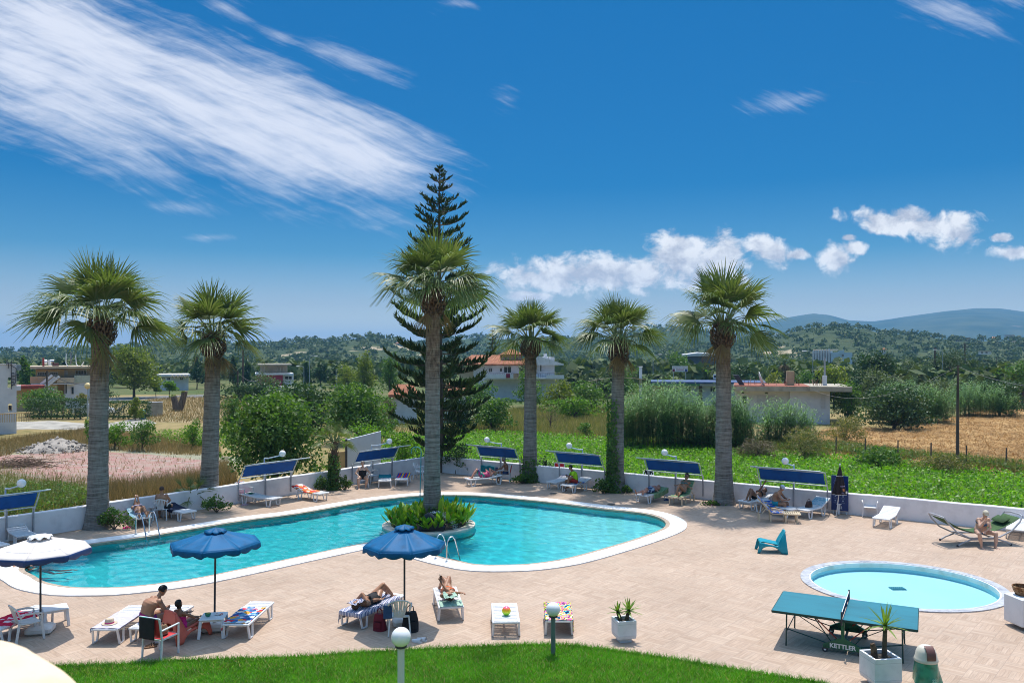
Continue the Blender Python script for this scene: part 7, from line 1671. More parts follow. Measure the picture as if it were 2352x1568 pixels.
# right wall
lo, rz = in_lounger(N['F8'])
person('woman with a bright multicoloured wrap lying with bent knees near the wall corner',lo,rz,(.86,0,.47),(1.33,0,.52),UPZ,[(.34,.10,.44),(.26,-.10,.44)],[(1.45,-.05,.66),(1.30,.30,.48)],[(0,.1,1),(0,-.1,1)],[(.2,.5,1),(0,1,.1)],hup=(1,.0,.1),hface=UPZ,tone='pink',fat=1.15,clothes=[('swimsuit',mat('pink_swimsuit',(.5,.06,.16),.6,.2,9)),('leggings',P_TROPGRN)],hair=M_hblond,bust=1.0,toe=[(-1,0,-.2),(-1,0,-.2)])
g = N['R3'].location; _, I = person('grey-bearded man with tied hair reading in the red chair near the wall corner',(g.x,g.y,0),N['R3'].rotation_euler.z,(-.03,0,.50),(.03,0,.99),UPX,[(.40,.16,.07),(.34,-.14,.07)],[(.38,.10,.66),(.38,-.08,.66)],[(.5,.25,1),(.5,-.25,1)],[(-.2,1,-.6),(-.2,-1,-.6)],hup=(.25,0,1),hface=(1,0,-.35),tone='brown',clothes=[('trunks',M_navy),('beard',M_hgrey)],hair=M_hgrey,hlen=-.08,bend=.04)
phone(I,1,'small dark book in the hands of the grey-bearded man',.13,.19,M_navy,'book')
lo = N['F10'].location; g = onl(N['F10'],.80,.0); _, I = person('man in a lime green shirt and red shorts looking at his phone',(g.x,g.y,0),R(188),(0,0,.49),(.14,0,.95),UPX,[(.40,.16,.25),(.46,-.10,.07)],[(.40,.08,.72),(.38,-.04,.70)],[(.5,.2,1),(.5,-.2,1)],[(-.1,1,-.7),(-.1,-1,-.7)],hup=(.4,0,1),hface=(1,0,-.6),tone='brown',clothes=[('shirt',mat('lime_shirt',(.38,.72,.015),.8,.08,5)),('shorts',mat('red_shorts',(.40,.03,.02),.8,.1))],hair=M_hblack,hlen=-.02,bend=.06)
phone(I,1,'dark phone in the hands of the lime-shirted man')
lo, rz = in_lounger(N['F11'])
person('man in blue patterned shorts lying flat on the green towel',lo,rz,(.80,0,.47),(1.30,0,.54),UPZ,[(-.04,.16,.45),(.0,-.14,.45)],[(.86,.36,.46),(.90,-.34,.46)],[(0,.3,1),(0,-.3,1)],[(0,1,0),(0,-1,0)],hup=(1,0,-.12),hface=(.15,0,1),tone='pink',fat=1.12,clothes=[('shorts',pattern('blue_print_shorts',[(.03,.05,.12),(.35,.42,.5),(.05,.08,.18),(.15,.2,.3)],13,'cells'))],hair=None,toe=[(-.35,.15,1),(-.35,-.15,1)],belly=.05)
lo, rz = in_lounger(N['F12'])
_, I = person('woman in sunglasses and a grey-green bikini reclining on the beige lounger',lo,rz,(.93,0,.50),(1.28,0,.88),(-.7,0,1),[(.42,.10,.44),(.06,-.16,.44)],[(1.0,.46,.68),(1.02,-.42,.60)],[(0,.1,1),(0,-.4,1)],[(.2,1,.1),(.2,-1,.1)],hup=(.35,0,1),hface=(-1,-.1,-.05),tone='tan',fat=1.05,clothes=[('bikini',mat('sage_swimwear',(.10,.16,.15),.6,.1))],hair=M_hblond,hlen=-.07,bust=1.0,toe=[(-1,0,-.2),(-.4,-.2,1)])
q = MB()
for s in (-1,1): q.ball((.098,s*.034,.016),.027,10,7,(.35,1,.8))
q.tube([(.0,.082,.02),(.09,.06,.022),(.105,0,.022),(.09,-.06,.022),(.0,-.082,.02)],.005,5); q.v = [I['head']+I['H']@v for v in q.v]; o = q.build('sunglasses',M_dgrey,None,True); o.matrix_world = I['M']; tag(o,'dark sunglasses on the woman reclining on the beige lounger','sunglasses')
lo, rz = in_lounger(N['F13'])
person('woman half hidden behind the blue beach towel, one arm stretched up',lo,rz,(.80,0,.47),(1.25,0,.60),UPZ,[(.36,.10,.44),(.30,-.10,.44)],[(1.05,.42,.50),(1.34,-.15,1.15)],[(0,.1,1),(0,-.1,1)],[(0,1,0),(0,-1,.2)],hup=(1,0,.4),hface=(-.4,0,1),tone='brown',clothes=[('bikini',M_black)],hair=M_hbrown,bust=1.0,toe=[(-1,0,-.2),(-1,0,-.2)],curl=1.2)
g = onl(N['F15'],.95,.05); _, I = person('man in a pale cap and teal trunks sitting bent over a paper',(g.x,g.y,0),R(-32),(0,0,.49),(.16,0,.94),UPX,[(.46,.17,.07),(.40,-.13,.07)],[(.46,.08,.66),(.44,-.04,.64)],[(.5,.25,1),(.5,-.25,1)],[(-.1,1,-.7),(-.1,-1,-.7)],hup=(.5,0,1),hface=(1,0,-.7),tone='tan',fat=1.2,clothes=[('trunks',M_teal)],hair=M_hgrey,bend=.07,belly=.05)
o = MB().box((0,0,0),(.16,.22,.008)).build('paper_sheet',M_ptrim); o.matrix_world = I['M']@Matrix.Translation((.53,.02,.70))@Matrix.Rotation(-.5,4,'Y'); tag(o,'white sheet of paper in the hands of the man in the pale cap','paper')
def cap(I, label, m):
    t = thing('cap', label, 'cap'); q = MB(); q.ball((-.006,0,.045),.104,18,12,(1.0,.84,.92)); q.v = [I['head']+I['H']@v for v in q.v if True]; o = q.build('crown',m,t,True)
    q = MB(); q.grid(lambda u,v:(.075+.085*v*math.sin(u*math.pi)**.6,-.07+.14*u,.05-.02*v),12,5); q.v = [I['head']+I['H']@v for v in q.v]; q.build('brim',m,t,True,solid=.006); t.matrix_world = I['M']
cap(I,'pale blue and white cap on the head of the bent man at the right wall',mat('pale_cap',(.50,.60,.74),.8,.15,12))
# woman on the hammock
c, hr_ = HAM; fL, fR = at(2294,1258), at(2254,1259); pv_ = Vector(((fL.x+fR.x)/2-.10, (fL.y+fR.y)/2+.40,0)); d_ = R(-84)
_, I = person('woman in a blue bikini sitting on the hammock edge with a hand on her forehead',(pv_.x,pv_.y,0),d_,(0,0,.52),(.16,.02,.96),UPX,[(.44,.24,.07),(.40,-.24,.07)],[(.34,-.06,.55),(.36,-.10,.93)],[(.4,.5,1),(.4,-.4,1)],[(.3,1,-.5),(.5,-.6,-1)],hup=(.5,-.05,1),hface=(1,-.1,-.75),tone='fair',fat=1.26,clothes=[('bikini',mat('blue_teal_swimwear',(.02,.10,.22),.6,.2,12))],hair=M_hlight,hlen=-.06,bust=1.25,bend=.05,belly=.06)
cap(I,'cream sun hat on the head of the woman on the hammock',mat('cream_hat',(.62,.55,.42),.85,.1,14))
# swimmer holding the rim at the left end
a_, b_ = at(66,1305,wz), at(150,1307,wz); dd = (a_-b_); r_ = math.atan2(dd.y,dd.x)
person('swimmer with dark hair holding on to the rim at the left end of the pool',(a_.x,a_.y,wz-.10),r_,(-.52,0,-.07),(-.04,0,.02),(0,0,-1),[(-1.30,.14,-.10),(-1.28,-.16,-.12)],[(.30,.20,.17),(.30,-.20,.17)],[(0,.3,-1),(0,-.3,-1)],[(0,1,-.2),(0,-1,-.2)],hup=(.45,0,1),hface=(1,.2,.1),tone='tan',clothes=[('swimsuit',mat('green_blue_swimsuit',(.02,.22,.20),.5,.3,10))],hair=M_hbrown,hlen=-.06,toe=[(-1,0,-.2),(-1,0,-.2)])
# ------------------------------------------------------------------ buildings, poles, cars
M_wwall = mat('white_house_wall',(.62,.62,.64),.85,.06,1.2,.1,c2=(.52,.52,.54)); M_bwall = mat('beige_house_wall',(.52,.42,.30),.85,.08,1.2,.1); M_owall = mat('ochre_house_wall',(.52,.36,.19),.85,.08,1.2); M_conc = mat('raw_concrete',(.40,.35,.27),.9,.14,1.4,.2); M_blwall = mat('pale_blue_wall',(.42,.52,.60),.85,.06,1)
M_glass = mat('dark_window_glass',(.02,.028,.035),.12,.2,2,spec=.6); M_wframe = mat('white_window_frame',(.6,.6,.6),.5); M_shut = mat('roller_shutter',(.50,.50,.52),.6,.05,1,.3,stretch=(.1,.1,8)); M_rust = mat('rusty_steel',(.15,.07,.04),.8,.3,5); M_redroof = mat('dark_red_roof_sheet',(.26,.05,.035),.7,.15,2); M_pinkw = mat('crimson_wall',(.36,.05,.09),.8,.12,1); M_wgrey = mat('grey_cladding',(.10,.115,.15),.6,.06,1,.2,stretch=(4,4,.1)); M_redtrim = mat('red_trim',(.30,.03,.03),.5)
M_polew = mat('weathered_wood_pole',(.13,.095,.075),.9,.3,3,.3,stretch=(1,1,.1)); M_lampm = mat('galvanised_pole',(.36,.38,.40),.5,.08,3); M_wire = mat('pale_cable',(.30,.29,.28),.7)
def m_tile():
    m, nt, b = new_mat('terracotta_roof_tiles'); o = coords(nt); f = noi(nt,o,1.3,5,.65); w = nd(nt,'ShaderNodeTexWave'); w.inputs['Scale'].default_value = 5.5; nt.links.new(o,w.inputs['Vector'])
    c = ramp(nt,f,[(.3,(.27,.09,.045)),(.5,(.42,.15,.07)),(.7,(.52,.22,.11))]); nt.links.new(c,b.inputs['Base Color']); b.inputs['Roughness'].default_value=.85; bump(nt,b,w.outputs['Fac'],.8,.05); return m
M_tile = m_tile()
class House:
    """local frame: x along the photo's horizontal, y away from the camera, origin at front left base; sizes from pixel columns and rows at distance Y"""
    def __init__(s, name, label, x0, yb, Y, z=None, cat_='building'):
        s.Y = Y; s.z = GZ if z is None else z; s.x0 = x0; s.k = Y/F; th = math.atan2(x0-CX,F); s.k2 = s.k*math.cos(th); s.t = thing(name,label,cat_,((x0-CX)*Y/F,Y,s.z),-th)
    def X(s,px): return (px-s.x0)*s.k2
    def Z(s,py): return HC-(py-HY)*s.k-s.z
    def box(s, name, m, x0,x1,yt,yb, d0,d1, parent=None, bev=0):
        a,b,c,d = s.X(x0),s.X(x1),s.Z(yt),(s.Z(yb) if yb is not None else -1.2); q = MB(); q.box(((a+b)/2,(d0+d1)/2,(c+d)/2),(b-a,d1-d0,c-d)); return q.build(name,m,parent or s.t)
    def window(s, x0,x1,yt,yb, nx=2, d=-.04, m=None, frame=True, parent=None):
        f = s.box('window',M_wframe if frame else (m or M_glass),x0,x1,yt,yb,d,d+.1,parent)
        if frame:
            a,b,c,e = s.X(x0),s.X(x1),s.Z(yt),s.Z(yb); q = MB(); g = min(.06,(b-a)*.08); w = (b-a-g)/nx
            for i in range(nx): q.box((a+g+w*i+(w-g)/2,d-.006,(c+e)/2),(w-g,.02,(c-e)-2*g))
            q.build('pane',m or M_glass,f)
        return f
    def cyl(s, name, m, pts, r, n=8, parent=None):
        q = MB(); q.tube(pts,r,n); return q.build(name,m,parent or s.t,True)
# flat white house on the right
h = House('flat_roofed_house','low white house with a wide raw concrete roof slab and rusty bars, on the right',1690,955,84)
h.box('wall',M_wwall,1700,1812,898,None,.5,7); h.box('wall',M_wwall,1812,1900,897,None,.0,7.6); h.box('wall',M_wwall,1688,1716,898,None,1.2,6)
for (x0,x1,yt,yb,d) in ((1685,1860,886.5,897,-.6),(1856,1945,885,896,-1.0)): h.box('roof_slab',M_conc,x0,x1,yt,yb,d,8.5)
h.box('roof_edge',mat('red_oxide_edge',(.28,.09,.05),.8),1686,1858,885.2,886.5,-.5,8.3); h.box('window',M_shut,1738.5,1782.5,908,939,.44,.6); h.box('window_frame',M_wframe,1736.5,1784.5,906.5,940.5,.46,.6); h.box('window',M_shut,1880,1890,904,934,-.06,.1)
h.window(1705,1715,909,928,1,.44)
for (x,y) in ((1706,901.5),(1760,902)): h.box('vent',mat('dark_vent',(.05,.04,.03),.8),x-3,x+3,y-1.5,y+2,.44,.55)
h.box('chimney',mat('tan_render',(.46,.36,.22),.9,.1,2),1808,1825.5,853,886,2,3.4); h.box('pillar',M_wwall,1889.5,1898.5,862,886,2,2.6); h.cyl('pipe',M_lampm,[(h.X(1894),2.3,h.Z(864)),(h.X(1894),2.3,h.Z(822))],.09)
for i in range(26):
    x = 1700+rnd.choice((0,12,30,64,66,100,104,118,150,155,168))+rnd.uniform(0,22); h.cyl('rebar',M_rust,[(h.X(x),rnd.uniform(0,4),h.Z(886.5)),(h.X(x)+rnd.uniform(-.05,.05),rnd.uniform(0,4),h.Z(868+rnd.uniform(0,8)))],.022,5)
q = MB(); q.add([(h.X(1684),1.2,h.Z(862)),(h.X(1696),1.2,h.Z(861)),(h.X(1711),1.2,h.Z(886)),(h.X(1699),1.2,h.Z(886)),(h.X(1684),2.2,h.Z(862)),(h.X(1696),2.2,h.Z(861)),(h.X(1711),2.2,h.Z(886)),(h.X(1699),2.2,h.Z(886))],[(0,3,2,1),(4,5,6,7),(0,1,5,4),(1,2,6,5),(2,3,7,6),(3,0,4,7)]); q.build('solar_panel',M_dgrey,h.t)
q = MB(); q.lathe([(.02,0),(.5,.06),(.9,.22),(.9,.26),(.5,.10),(.02,.04)],20); Mr = Matrix.Translation((h.X(1746),1,h.Z(874)))@Matrix.Rotation(R(68),4,'Y'); q.v = [Mr@v for v in q.v]; q.build('satellite_dish',M_white,h.t,True); h.cyl('dish_arm',M_lampm,[(h.X(1748),1,h.Z(884)),(h.X(1760),1,h.Z(876))],.04,6)
# cable from the house and pole in the straw field
def wire(label, a, b, sag, r=.011, m=None, n=18):
    q = MB(); a, b = Vector(a), Vector(b); q.tube([a.lerp(b,i/n)-Vector((0,0,4*sag*(i/n)*(1-i/n))) for i in range(n+1)],r,5); tag(q.build('cable',m or M_wire,None,True),label,'cable')
pb = at(2199.5,1071,GZ); ptop = atY(2200,838,pb.y)
def pole(label, b, H, r, m=None, name='utility_pole', arms=0, cat_='pole'):
    t = thing(name,label,cat_,b); q = MB(); q.tube([(0,0,-.3),(0,0,H*.5),(.02*H*.2,0,H)],[r*1.25,r,r*.75],10); q.build('shaft',m or M_polew,t,True)
    for i in range(arms): q = MB(); q.box((0,0,H*(.95-.06*i)),(1.6,.1,.1)); [q.tube([(x,0,H*(.95-.06*i)),(x,0,H*(.95-.06*i)+.25)],.05,6) for x in (-.7,-.35,.35,.7)]; q.build('cross_arm',M_polew,t)
    return t
pole('tall leaning wooden pole standing in front of the straw field on the right',pb,ptop.z-GZ,.085)
wire('sagging pale cable from the flat white house to the wooden pole',atY(1853,888,83.5),(ptop.x,ptop.y,ptop.z-.1),1.55); wire('pale cable from the wooden pole to the right edge of the view',(ptop.x,ptop.y,ptop.z-.1),atY(2420,893,44),.25)
M_fence = mat('dark_fence_post',(.10,.085,.075),.9,.2,4)
for i,(x,yb,yt) in enumerate(((1920,1050,1003),(1987,1055,1006),(2062,1060,1010),(2138,1068,1016),(2219,1073,1022),(2311,1083,1028))):
    b = at(x,yb,GZ); q = MB(); q.bar((0,0,-.1),(.02,0,(yb-yt)*b.y/F),.06,.06); o = q.build('fence_post',M_fence); o.location = b; tag(o,'thin dark fence post along the straw field, %s'%('left of all others','second from the left end','third from the left end','left neighbour of the wooden pole','right neighbour of the wooden pole','nearest to the right edge')[i],'fence post','fence posts along the straw field')
    if i: q = MB(); [q.tube([pvb+Vector((0,0,z)),b+Vector((0,0,z))],.006,4) for z in (.5,.95)]; o = q.build('fence_wire',M_fence,None); tag(o,'thin fence wires between posts along the straw field, span %s'%('at the left end','left of the middle','in the middle','across the wooden pole','at the right end')[i-1],'fence wire')
    pvb = b
# red-roofed villa
h = House('villa','white two-storey villa with terracotta roof, turret and a balcony with hung cloths',1055,888,122)
h.box('wall',M_wwall,1088,1195,834,None,2,12); h.box('wall',M_wwall,1228,1278,820,None,1.5,11); h.box('wall',M_bwall,1055,1090,846,None,2.5,11); h.box('ground_floor_wall',M_wwall,1105,1290,868,None,1,9); h.box('turret_wall',mat('pale_pink_wall',(.55,.42,.42),.85),1157,1205,812,828,4,8)
def hip(h,name,x0,x1,ye,yr,d0,d1,xa,xb,m=None,parent=None):
    a,b,z0,z1 = h.X(x0),h.X(x1),h.Z(ye),h.Z(yr); ra,rb = h.X(xa),h.X(xb); dm = (d0+d1)/2; q = MB()
    q.add([(a,d0,z0),(b,d0,z0),(b,d1,z0),(a,d1,z0),(ra,dm,z1),(rb,dm,z1),(a,d0,z0-.25),(b,d0,z0-.25),(b,d1,z0-.25),(a,d1,z0-.25)],[(0,1,5,4),(1,2,5),(2,3,4,5),(3,0,4),(0,6,7,1),(1,7,8,2),(2,8,9,3),(3,9,6,0),(6,9,8,7)]); return q.build(name,m or M_tile,parent or h.t)
hip(h,'roof',1052,1218,836,815,1,13,1085,1200); hip(h,'turret_roof',1154,1208,813,800,3.4,8.6,1180,1183); 
q = MB(); a,b,cx_ = h.X(1222),h.X(1298),h.X(1236); q.add([(a,.6,h.Z(817)),(cx_,.6,h.Z(816)),(b,.6,h.Z(836)),(b,.6,h.Z(838.5)),(a,.6,h.Z(838.5)),(a,12,h.Z(817)),(cx_,12,h.Z(816)),(b,12,h.Z(836)),(b,12,h.Z(838.5)),(a,12,h.Z(838.5))],[(4,3,2,1,0),(5,6,7,8,9),(0,1,6,5),(1,2,7,6),(2,3,8,7),(3,4,9,8),(4,0,5,9)]); q.build('gable',M_wwall,h.t)
h.box('chimney',M_wwall,1258,1264,812,826,4,5); h.box('balcony_slab',M_wwall,1115,1296,867,870,-.8,3)
for i in range(34): h.cyl('rail_bar' if i else 'rail_bar',M_dgrey,[(h.X(1117+5.2*i),-.75,h.Z(867)),(h.X(1117+5.2*i),-.75,h.Z(857.5))],.02,4)
h.cyl('rail',M_dgrey,[(h.X(1116),-.75,h.Z(857)),(h.X(1294),-.75,h.Z(857))],.035,5); h.box('balcony_panel',M_wwall,1108,1180,859,868,-.86,-.78); h.box('balcony_panel',M_wwall,1255,1296,861,870,-.86,-.78)
h.box('hung_cloth',mat('dark_red_cloth_hung',(.22,.02,.05),.9),1162,1171,858,867.5,-1.0,-.9); h.box('hung_cloth',mat('brown_check_cloth',(.42,.27,.17),.9,.3,4),1179,1191,857,868,-1.0,-.9); h.window(1159,1177,842,857,2,1.9); h.window(1150,1155,846,854,1,1.9); h.window(1162,1170,819,826,2,3.92); h.window(1184,1196,819,826,2,3.92); h.window(1244,1247,834,853,1,1.4); h.window(1124,1132,846,855,2,1.9)
# small hut with orange roof
h = House('small_hut','small white hut with an orange tiled roof left of the Norfolk pine',898,958,82)
h.box('wall',M_wwall,899,958,905,None,.3,4); hip(h,'roof',892,962,906,884,-.2,4.8,915,950); hip(h,'side_roof',1016,1080,898,882,1,5,1035,1070); h.box('side_wall',M_wwall,1020,1076,898,None,1.4,4.4); h.window(930,938,915,926,1,.26)
# pump house by the wall
a_ = at(833,1098,GZ); t = thing('pump_house','pale blue-white hut wall with a tan side behind the left pool wall','hut',(a_.x,a_.y+.5,GZ),R(10)); kx = (a_.y+.5)/F
q = MB(); q.prism([(-38*kx,0),(38*kx,0),(38*kx,.25),(-38*kx,.25)],-.3,2.35); q.v = [Vector((v.x,v.y,v.z+(.22*(v.x/(38*kx)) if v.z > 0 else 0))) for v in q.v]; q.build('front_wall',mat('bluish_white_wall',(.60,.64,.70),.85,.05,1.5,.1),t)
MB().box((-62*kx,.55,.55),(40*kx,.2,1.7)).build('side_wall',mat('tan_wall',(.52,.36,.17),.9,.12,2),t); MB().box((-41*kx,.8,.9),(.12,.8,2.4)).build('door_post',M_dgrey,t)
# beige house left
h = House('apartment_house','beige two-storey house with flat roof, stairs and solar panels, far left',71,906,104)
h.box('wall',M_owall,83,150,849,None,1.2,9); h.box('wall',M_bwall,150,245,848,None,1.6,9); h.box('roof_slab',M_bwall,69,250,841.5,847,-.2,9.5); h.box('balcony_wall',M_owall,69,131,865,881,-.3,1.2); h.box('balcony_wall',M_bwall,131,173,868,880,-.5,1.4); h.box('balcony_slab',M_wwall,71,175,881,883,-.5,1.5); h.box('lower_wall',M_bwall,78,132,881,None,.0,1.3); h.box('side_wing',M_wwall,150,205,880,None,.2,1.6); h.box('side_wing',M_blwall,180,246,880,None,.25,1.7); h.box('upper_panel',mat('pale_green_wall',(.45,.47,.38),.85),173,246,863,880,.1,1.6)
h.window(86,113,855,863,5,1.12); h.window(115,135,855,863,4,1.12); h.window(176,205,851,862,4,1.5); h.window(146,158,852,862,1,1.5,m=M_shut); h.window(166,172,890,907,1,.12); h.box('door',mat('dark_doorway',(.03,.03,.035),.6),152,155,880,905,.14,.2)
q = MB(); a = (h.X(128),-.45,h.Z(866)); b = (h.X(100),-.45,h.Z(887)); q.bar(a,b,.5,.25); q.build('stair_flight',M_wwall,h.t); q = MB(); q.bar((a[0]-.35,-.6,a[2]+.25),(b[0]-.35,-.6,b[2]+.25),.08,.3); q.bar((a[0]+.45,-.6,a[2]+.1),(b[0]+.45,-.6,b[2]+.1),.08,.3); q.build('stair_rail',M_white,h.t)
for x in (79,89,101,111.5): h.box('vent',M_conc,x-1.5,x+1.5,868,871,-.36,-.28)
q = MB(); q.bar((h.X(167),3,h.Z(811)),(h.X(167),2.4,h.Z(835)),1.3,.08,(1,0,0)); q.build('solar_panel',mat('purple_grey_panel',(.10,.08,.11),.4,.1,2),h.t)
for x in (155.5,178.5): h.cyl('panel_leg',M_white,[(h.X(x),3,h.Z(812)),(h.X(x+(1 if x>160 else -1)),2.6,h.Z(834)),(h.X(x+(4 if x > 160 else 3)),2,h.Z(842))],.05,5)
h.cyl('water_tank',M_white,[(h.X(103),2,h.Z(832)),(h.X(109),2,h.Z(832))],.34,14); h.cyl('water_tank',M_white,[(h.X(112),2.2,h.Z(827)),(h.X(116),2.2,h.Z(840))],.2,12); h.box('chimney',M_redtrim,98,103,822,842,2.5,2.8); h.box('solar_collector',mat('dark_red_collector',(.12,.05,.05),.4),122,137,834,842,2,3); h.cyl('water_tank',M_steel,[(h.X(117),2.6,h.Z(830)),(h.X(126),2.6,h.Z(830))],.25,12)
q = MB(); q.lathe([(.02,0),(.3,.04),(.42,.12),(.3,.06),(.02,.02)],16); Mr = Matrix.Translation((h.X(196),2,h.Z(838)))@Matrix.Rotation(R(-60),4,'Y'); q.v = [Mr@v for v in q.v]; q.build('satellite_dish',M_white,h.t,True)
t2 = House('shed_row','low red-roofed sheds between the white arched house and the beige house',30,900,100); t2.box('wall',M_owall,38,80,893,None,1,4); t2.box('roof',M_redroof,36,104,886,893,-.2,4.6); t2.box('front_wall',M_bwall,78,104,893,None,.4,3)
q = MB()
for x in (111,119):
    for k in range(10):
        a1, a2 = math.pi*k/10, math.pi*(k+1)/10; q.bar((t2.X(x)+.22*math.cos(a1),-.6,t2.Z(899)+.3*math.sin(a1)),(t2.X(x)+.22*math.cos(a2),-.6,t2.Z(899)+.3*math.sin(a2)),.05,.3)
tag(q.build('arched_frame',M_wwall,t2.t))
# white arched house at the left edge
h = House('arched_house','white house with arched openings and an iron stair, cut by the left edge',38,967,72); zT, zB = h.Z(836.5), -1.0
def arch_wall(x0,x1,holes,d0,d1):
    """front wall with round-headed openings cut right through"""
    loops = [[(h.X(x0),zB),(h.X(x1),zB),(h.X(x1),zT),(h.X(x0),zT)]]
    for (a,b,yt,yb) in holes:
        A,B,zt,zb = h.X(a),h.X(b),h.Z(yt),h.Z(yb); r = (B-A)/2; l = [(A,zb),(B,zb)]+[((A+B)/2+r*math.cos(k*math.pi/10),zt-r+r*math.sin(k*math.pi/10)) for k in range(11)]; loops.append(l)
    pl = [[Vector((p[0],p[1],0)) for p in l] for l in loops]; tri = geometry.tessellate_polygon(pl); fl_ = [p for l in pl for p in l]; n = len(fl_); q = MB()
    q.add([(p.x,d0,p.y) for p in fl_]+[(p.x,d1,p.y) for p in fl_],[tuple(t_) for t_ in tri]+[tuple(n+i for i in reversed(t_)) for t_ in tri])
    o = 0
    for l in pl:
        k = len(l); q.add([(p.x,d0,p.y) for p in l]+[(p.x,d1,p.y) for p in l],[(i,(i+1)%k,k+(i+1)%k,k+i) for i in range(k)])
    return q.build('front_wall',M_wwall,h.t)
arch_wall(-90,38,[(18.5,28,926,944),(17.5,27,866,890)],0,.35)
h.box('parapet_top',M_wwall,-90,37,835,837,-.05,.4); h.box('end_wall',M_wwall,34,38,840,None,.35,.9); h.box('rear_wall',M_wwall,-90,9,838,None,.35,5); h.box('balcony',M_wwall,37.5,48,886,897,.2,2); h.box('tank',mat('grey_tank',(.2,.24,.26),.5),37,49,838,851,1,2); h.window(19,27,932,943,1,1.2)
for i in range(9): h.cyl('iron_stair_rung',M_dgrey,[(h.X(25.5+ (i%2)*0),-.12,h.Z(856+i*3.4)),(h.X(33+(i%3)),-.12,h.Z(856+i*3.4))],.03,4)
for pts in (((19,846),(20,831),(25,839),(37,845)),((26,893),(26,828)),((37,845),(36,878),(27,886)),((16,838),(16,826))): h.cyl('iron_rail',M_dgrey,[(h.X(a),-.14,h.Z(b)) for a,b in pts],.035,5)
t3 = House('yellow_railing','yellowish metal railing in front of the white arched house',0,972,70,cat_='railing'); t3.cyl('rail',M_owall,[(t3.X(-40),0,t3.Z(951)),(t3.X(70),0,t3.Z(949))],.04,5)
for i in range(28): t3.cyl('rail_bar',M_owall,[(t3.X(-38+4*i),0,t3.Z(970)),(t3.X(-38+4*i),0,t3.Z(950.5))],.022,4)
# other buildings far away
h = House('market_building','building with a crimson lower storey and a pale upper storey, in the distance',588,876,150); h.box('lower_wall',M_pinkw,589,650,861,None,0,10); h.box('upper_wall',M_bwall,598,662,838,858,2,12); h.box('terrace_slab',M_wwall,586,664,857.5,861,-.5,12.5); h.box('roof_slab',M_conc,592,672,836,839,1,13); h.box('side_wall',M_wwall,650,676,858,None,.5,9); h.window(655,672,864,872,2,.42); h.box('sign_board',M_blwall,653,674,860,863,.3,.45)
for i in range(9): h.box('column',M_conc,600+i*7.5,601+i*7.5,839,858,1.2,1.6)
h = House('long_building','long low white building with a scalloped awning behind the street trees',362,878,158); h.box('wall',M_wwall,364,434,864,None,0,9); h.box('roof_slab',M_wwall,360,438,860,864,-.6,10)
q = MB()
for k in range(5): q.grid(lambda u,v,k=k:(h.X(392+8.5*k+8.5*u),-1.2+1.2*v,h.Z(866)-.0+.55*math.sin(u*math.pi)-.25*(1-v)),8,3)
q.build('awning',M_conc,h.t,True); 
for x in (372,384,414): h.window(x,x+7,867,873,2)
h = House('warehouse','dark grey warehouse with a pale roof and a red corner strip',1563,862,190); h.box('wall',M_wgrey,1570,1650,814,None,0,16); q = MB(); q.add([(h.X(1566),-.6,h.Z(815)),(h.X(1603),-.6,h.Z(810)),(h.X(1652),-.6,h.Z(814)),(h.X(1566),18,h.Z(813)),(h.X(1603),18,h.Z(808)),(h.X(1652),18,h.Z(812)),(h.X(1566),-.6,h.Z(818)),(h.X(1652),-.6,h.Z(817))],[(0,1,4,3),(1,2,5,4),(0,6,7,2,1)]); q.build('roof',M_wwall,h.t); h.box('corner_strip',M_redtrim,1612,1613.2,815,None,-.06,0); h.window(1632,1642,822,830,3,-.06)
h = House('shop_row','long low shop with a blue roof edge and green fascia behind the reeds',1495,905,112); h.box('wall',M_wwall,1500,1770,884,None,.6,8); h.box('roof_edge',mat('blue_roof_edge',(.05,.09,.20),.6,.2,1),1495,1775,876,880,-.5,8.4); h.box('fascia',mat('green_fascia',(.10,.26,.12),.6,.1,1),1495,1606,880,885,-.4,.5); h.box('fascia',mat('pale_fascia',(.42,.38,.36),.6,.1,1),1606,1774,880,885,-.4,.5); h.box('rust_panel',M_owall,1496,1525,885,None,.3,.6); h.box('rust_panel',M_rust,1605,1612,885,None,.3,.6); h.box('corner_post',mat('mint_post',(.3,.55,.45),.6),1773,1775,876,None,-.5,-.3)
for x in (1530,1552,1575,1630,1700,1740): h.window(x,x+12,887,899,2,.55)
h = House('billboard','white roadside billboard with red lettering beside the broad dark tree',1543,862,128,cat_='sign'); h.box('panel',M_white,1543.5,1580,840.5,853.5,0,.15)
for x in (1547,1575): h.cyl('post',M_lampm,[(h.X(x),.1,-.5),(h.X(x),.1,h.Z(850))],.06,6)
text_mesh('lettering','ΗΛΕΚΤΡΟΛΟΓΕΙΟ ΑΥΤΟΚΙΝΗΤΩΝ',.155,M_redtrim,h.t,Matrix.Translation((h.X(1561.8),-.01,h.Z(844)))@Matrix.Rotation(R(90),4,'X'),bold=.004); h.box('picture',mat('red_blue_picture',(.25,.03,.10),.6,.4,3),1544.5,1550,847,853,-.02,0); h.box('picture',mat('blue_car_picture',(.05,.08,.25),.6,.4,3),1573,1579,847,853,-.02,0); h.box('text_strip',M_pinkw,1553,1571,847.5,849.3,-.02,0); h.box('text_strip',M_blwall,1552,1572,850.5,852,-.02,0)
h = House('small_sign','small white and black shop sign left of the thickest palm trunk',1637,880,112,cat_='sign'); h.box('panel',M_white,1638,1656,859,870,0,.1); h.cyl('post',M_lampm,[(h.X(1646),.1,h.Z(878)),(h.X(1646),.1,h.Z(868))],.05,6); text_mesh('lettering','STOP',.26,M_dgrey,h.t,Matrix.Translation((h.X(1647),-.01,h.Z(864.5)))@Matrix.Rotation(R(90),4,'X'),bold=.006) if False else h.box('text_strip',M_dgrey,1640,1654,862,867,-.02,0)
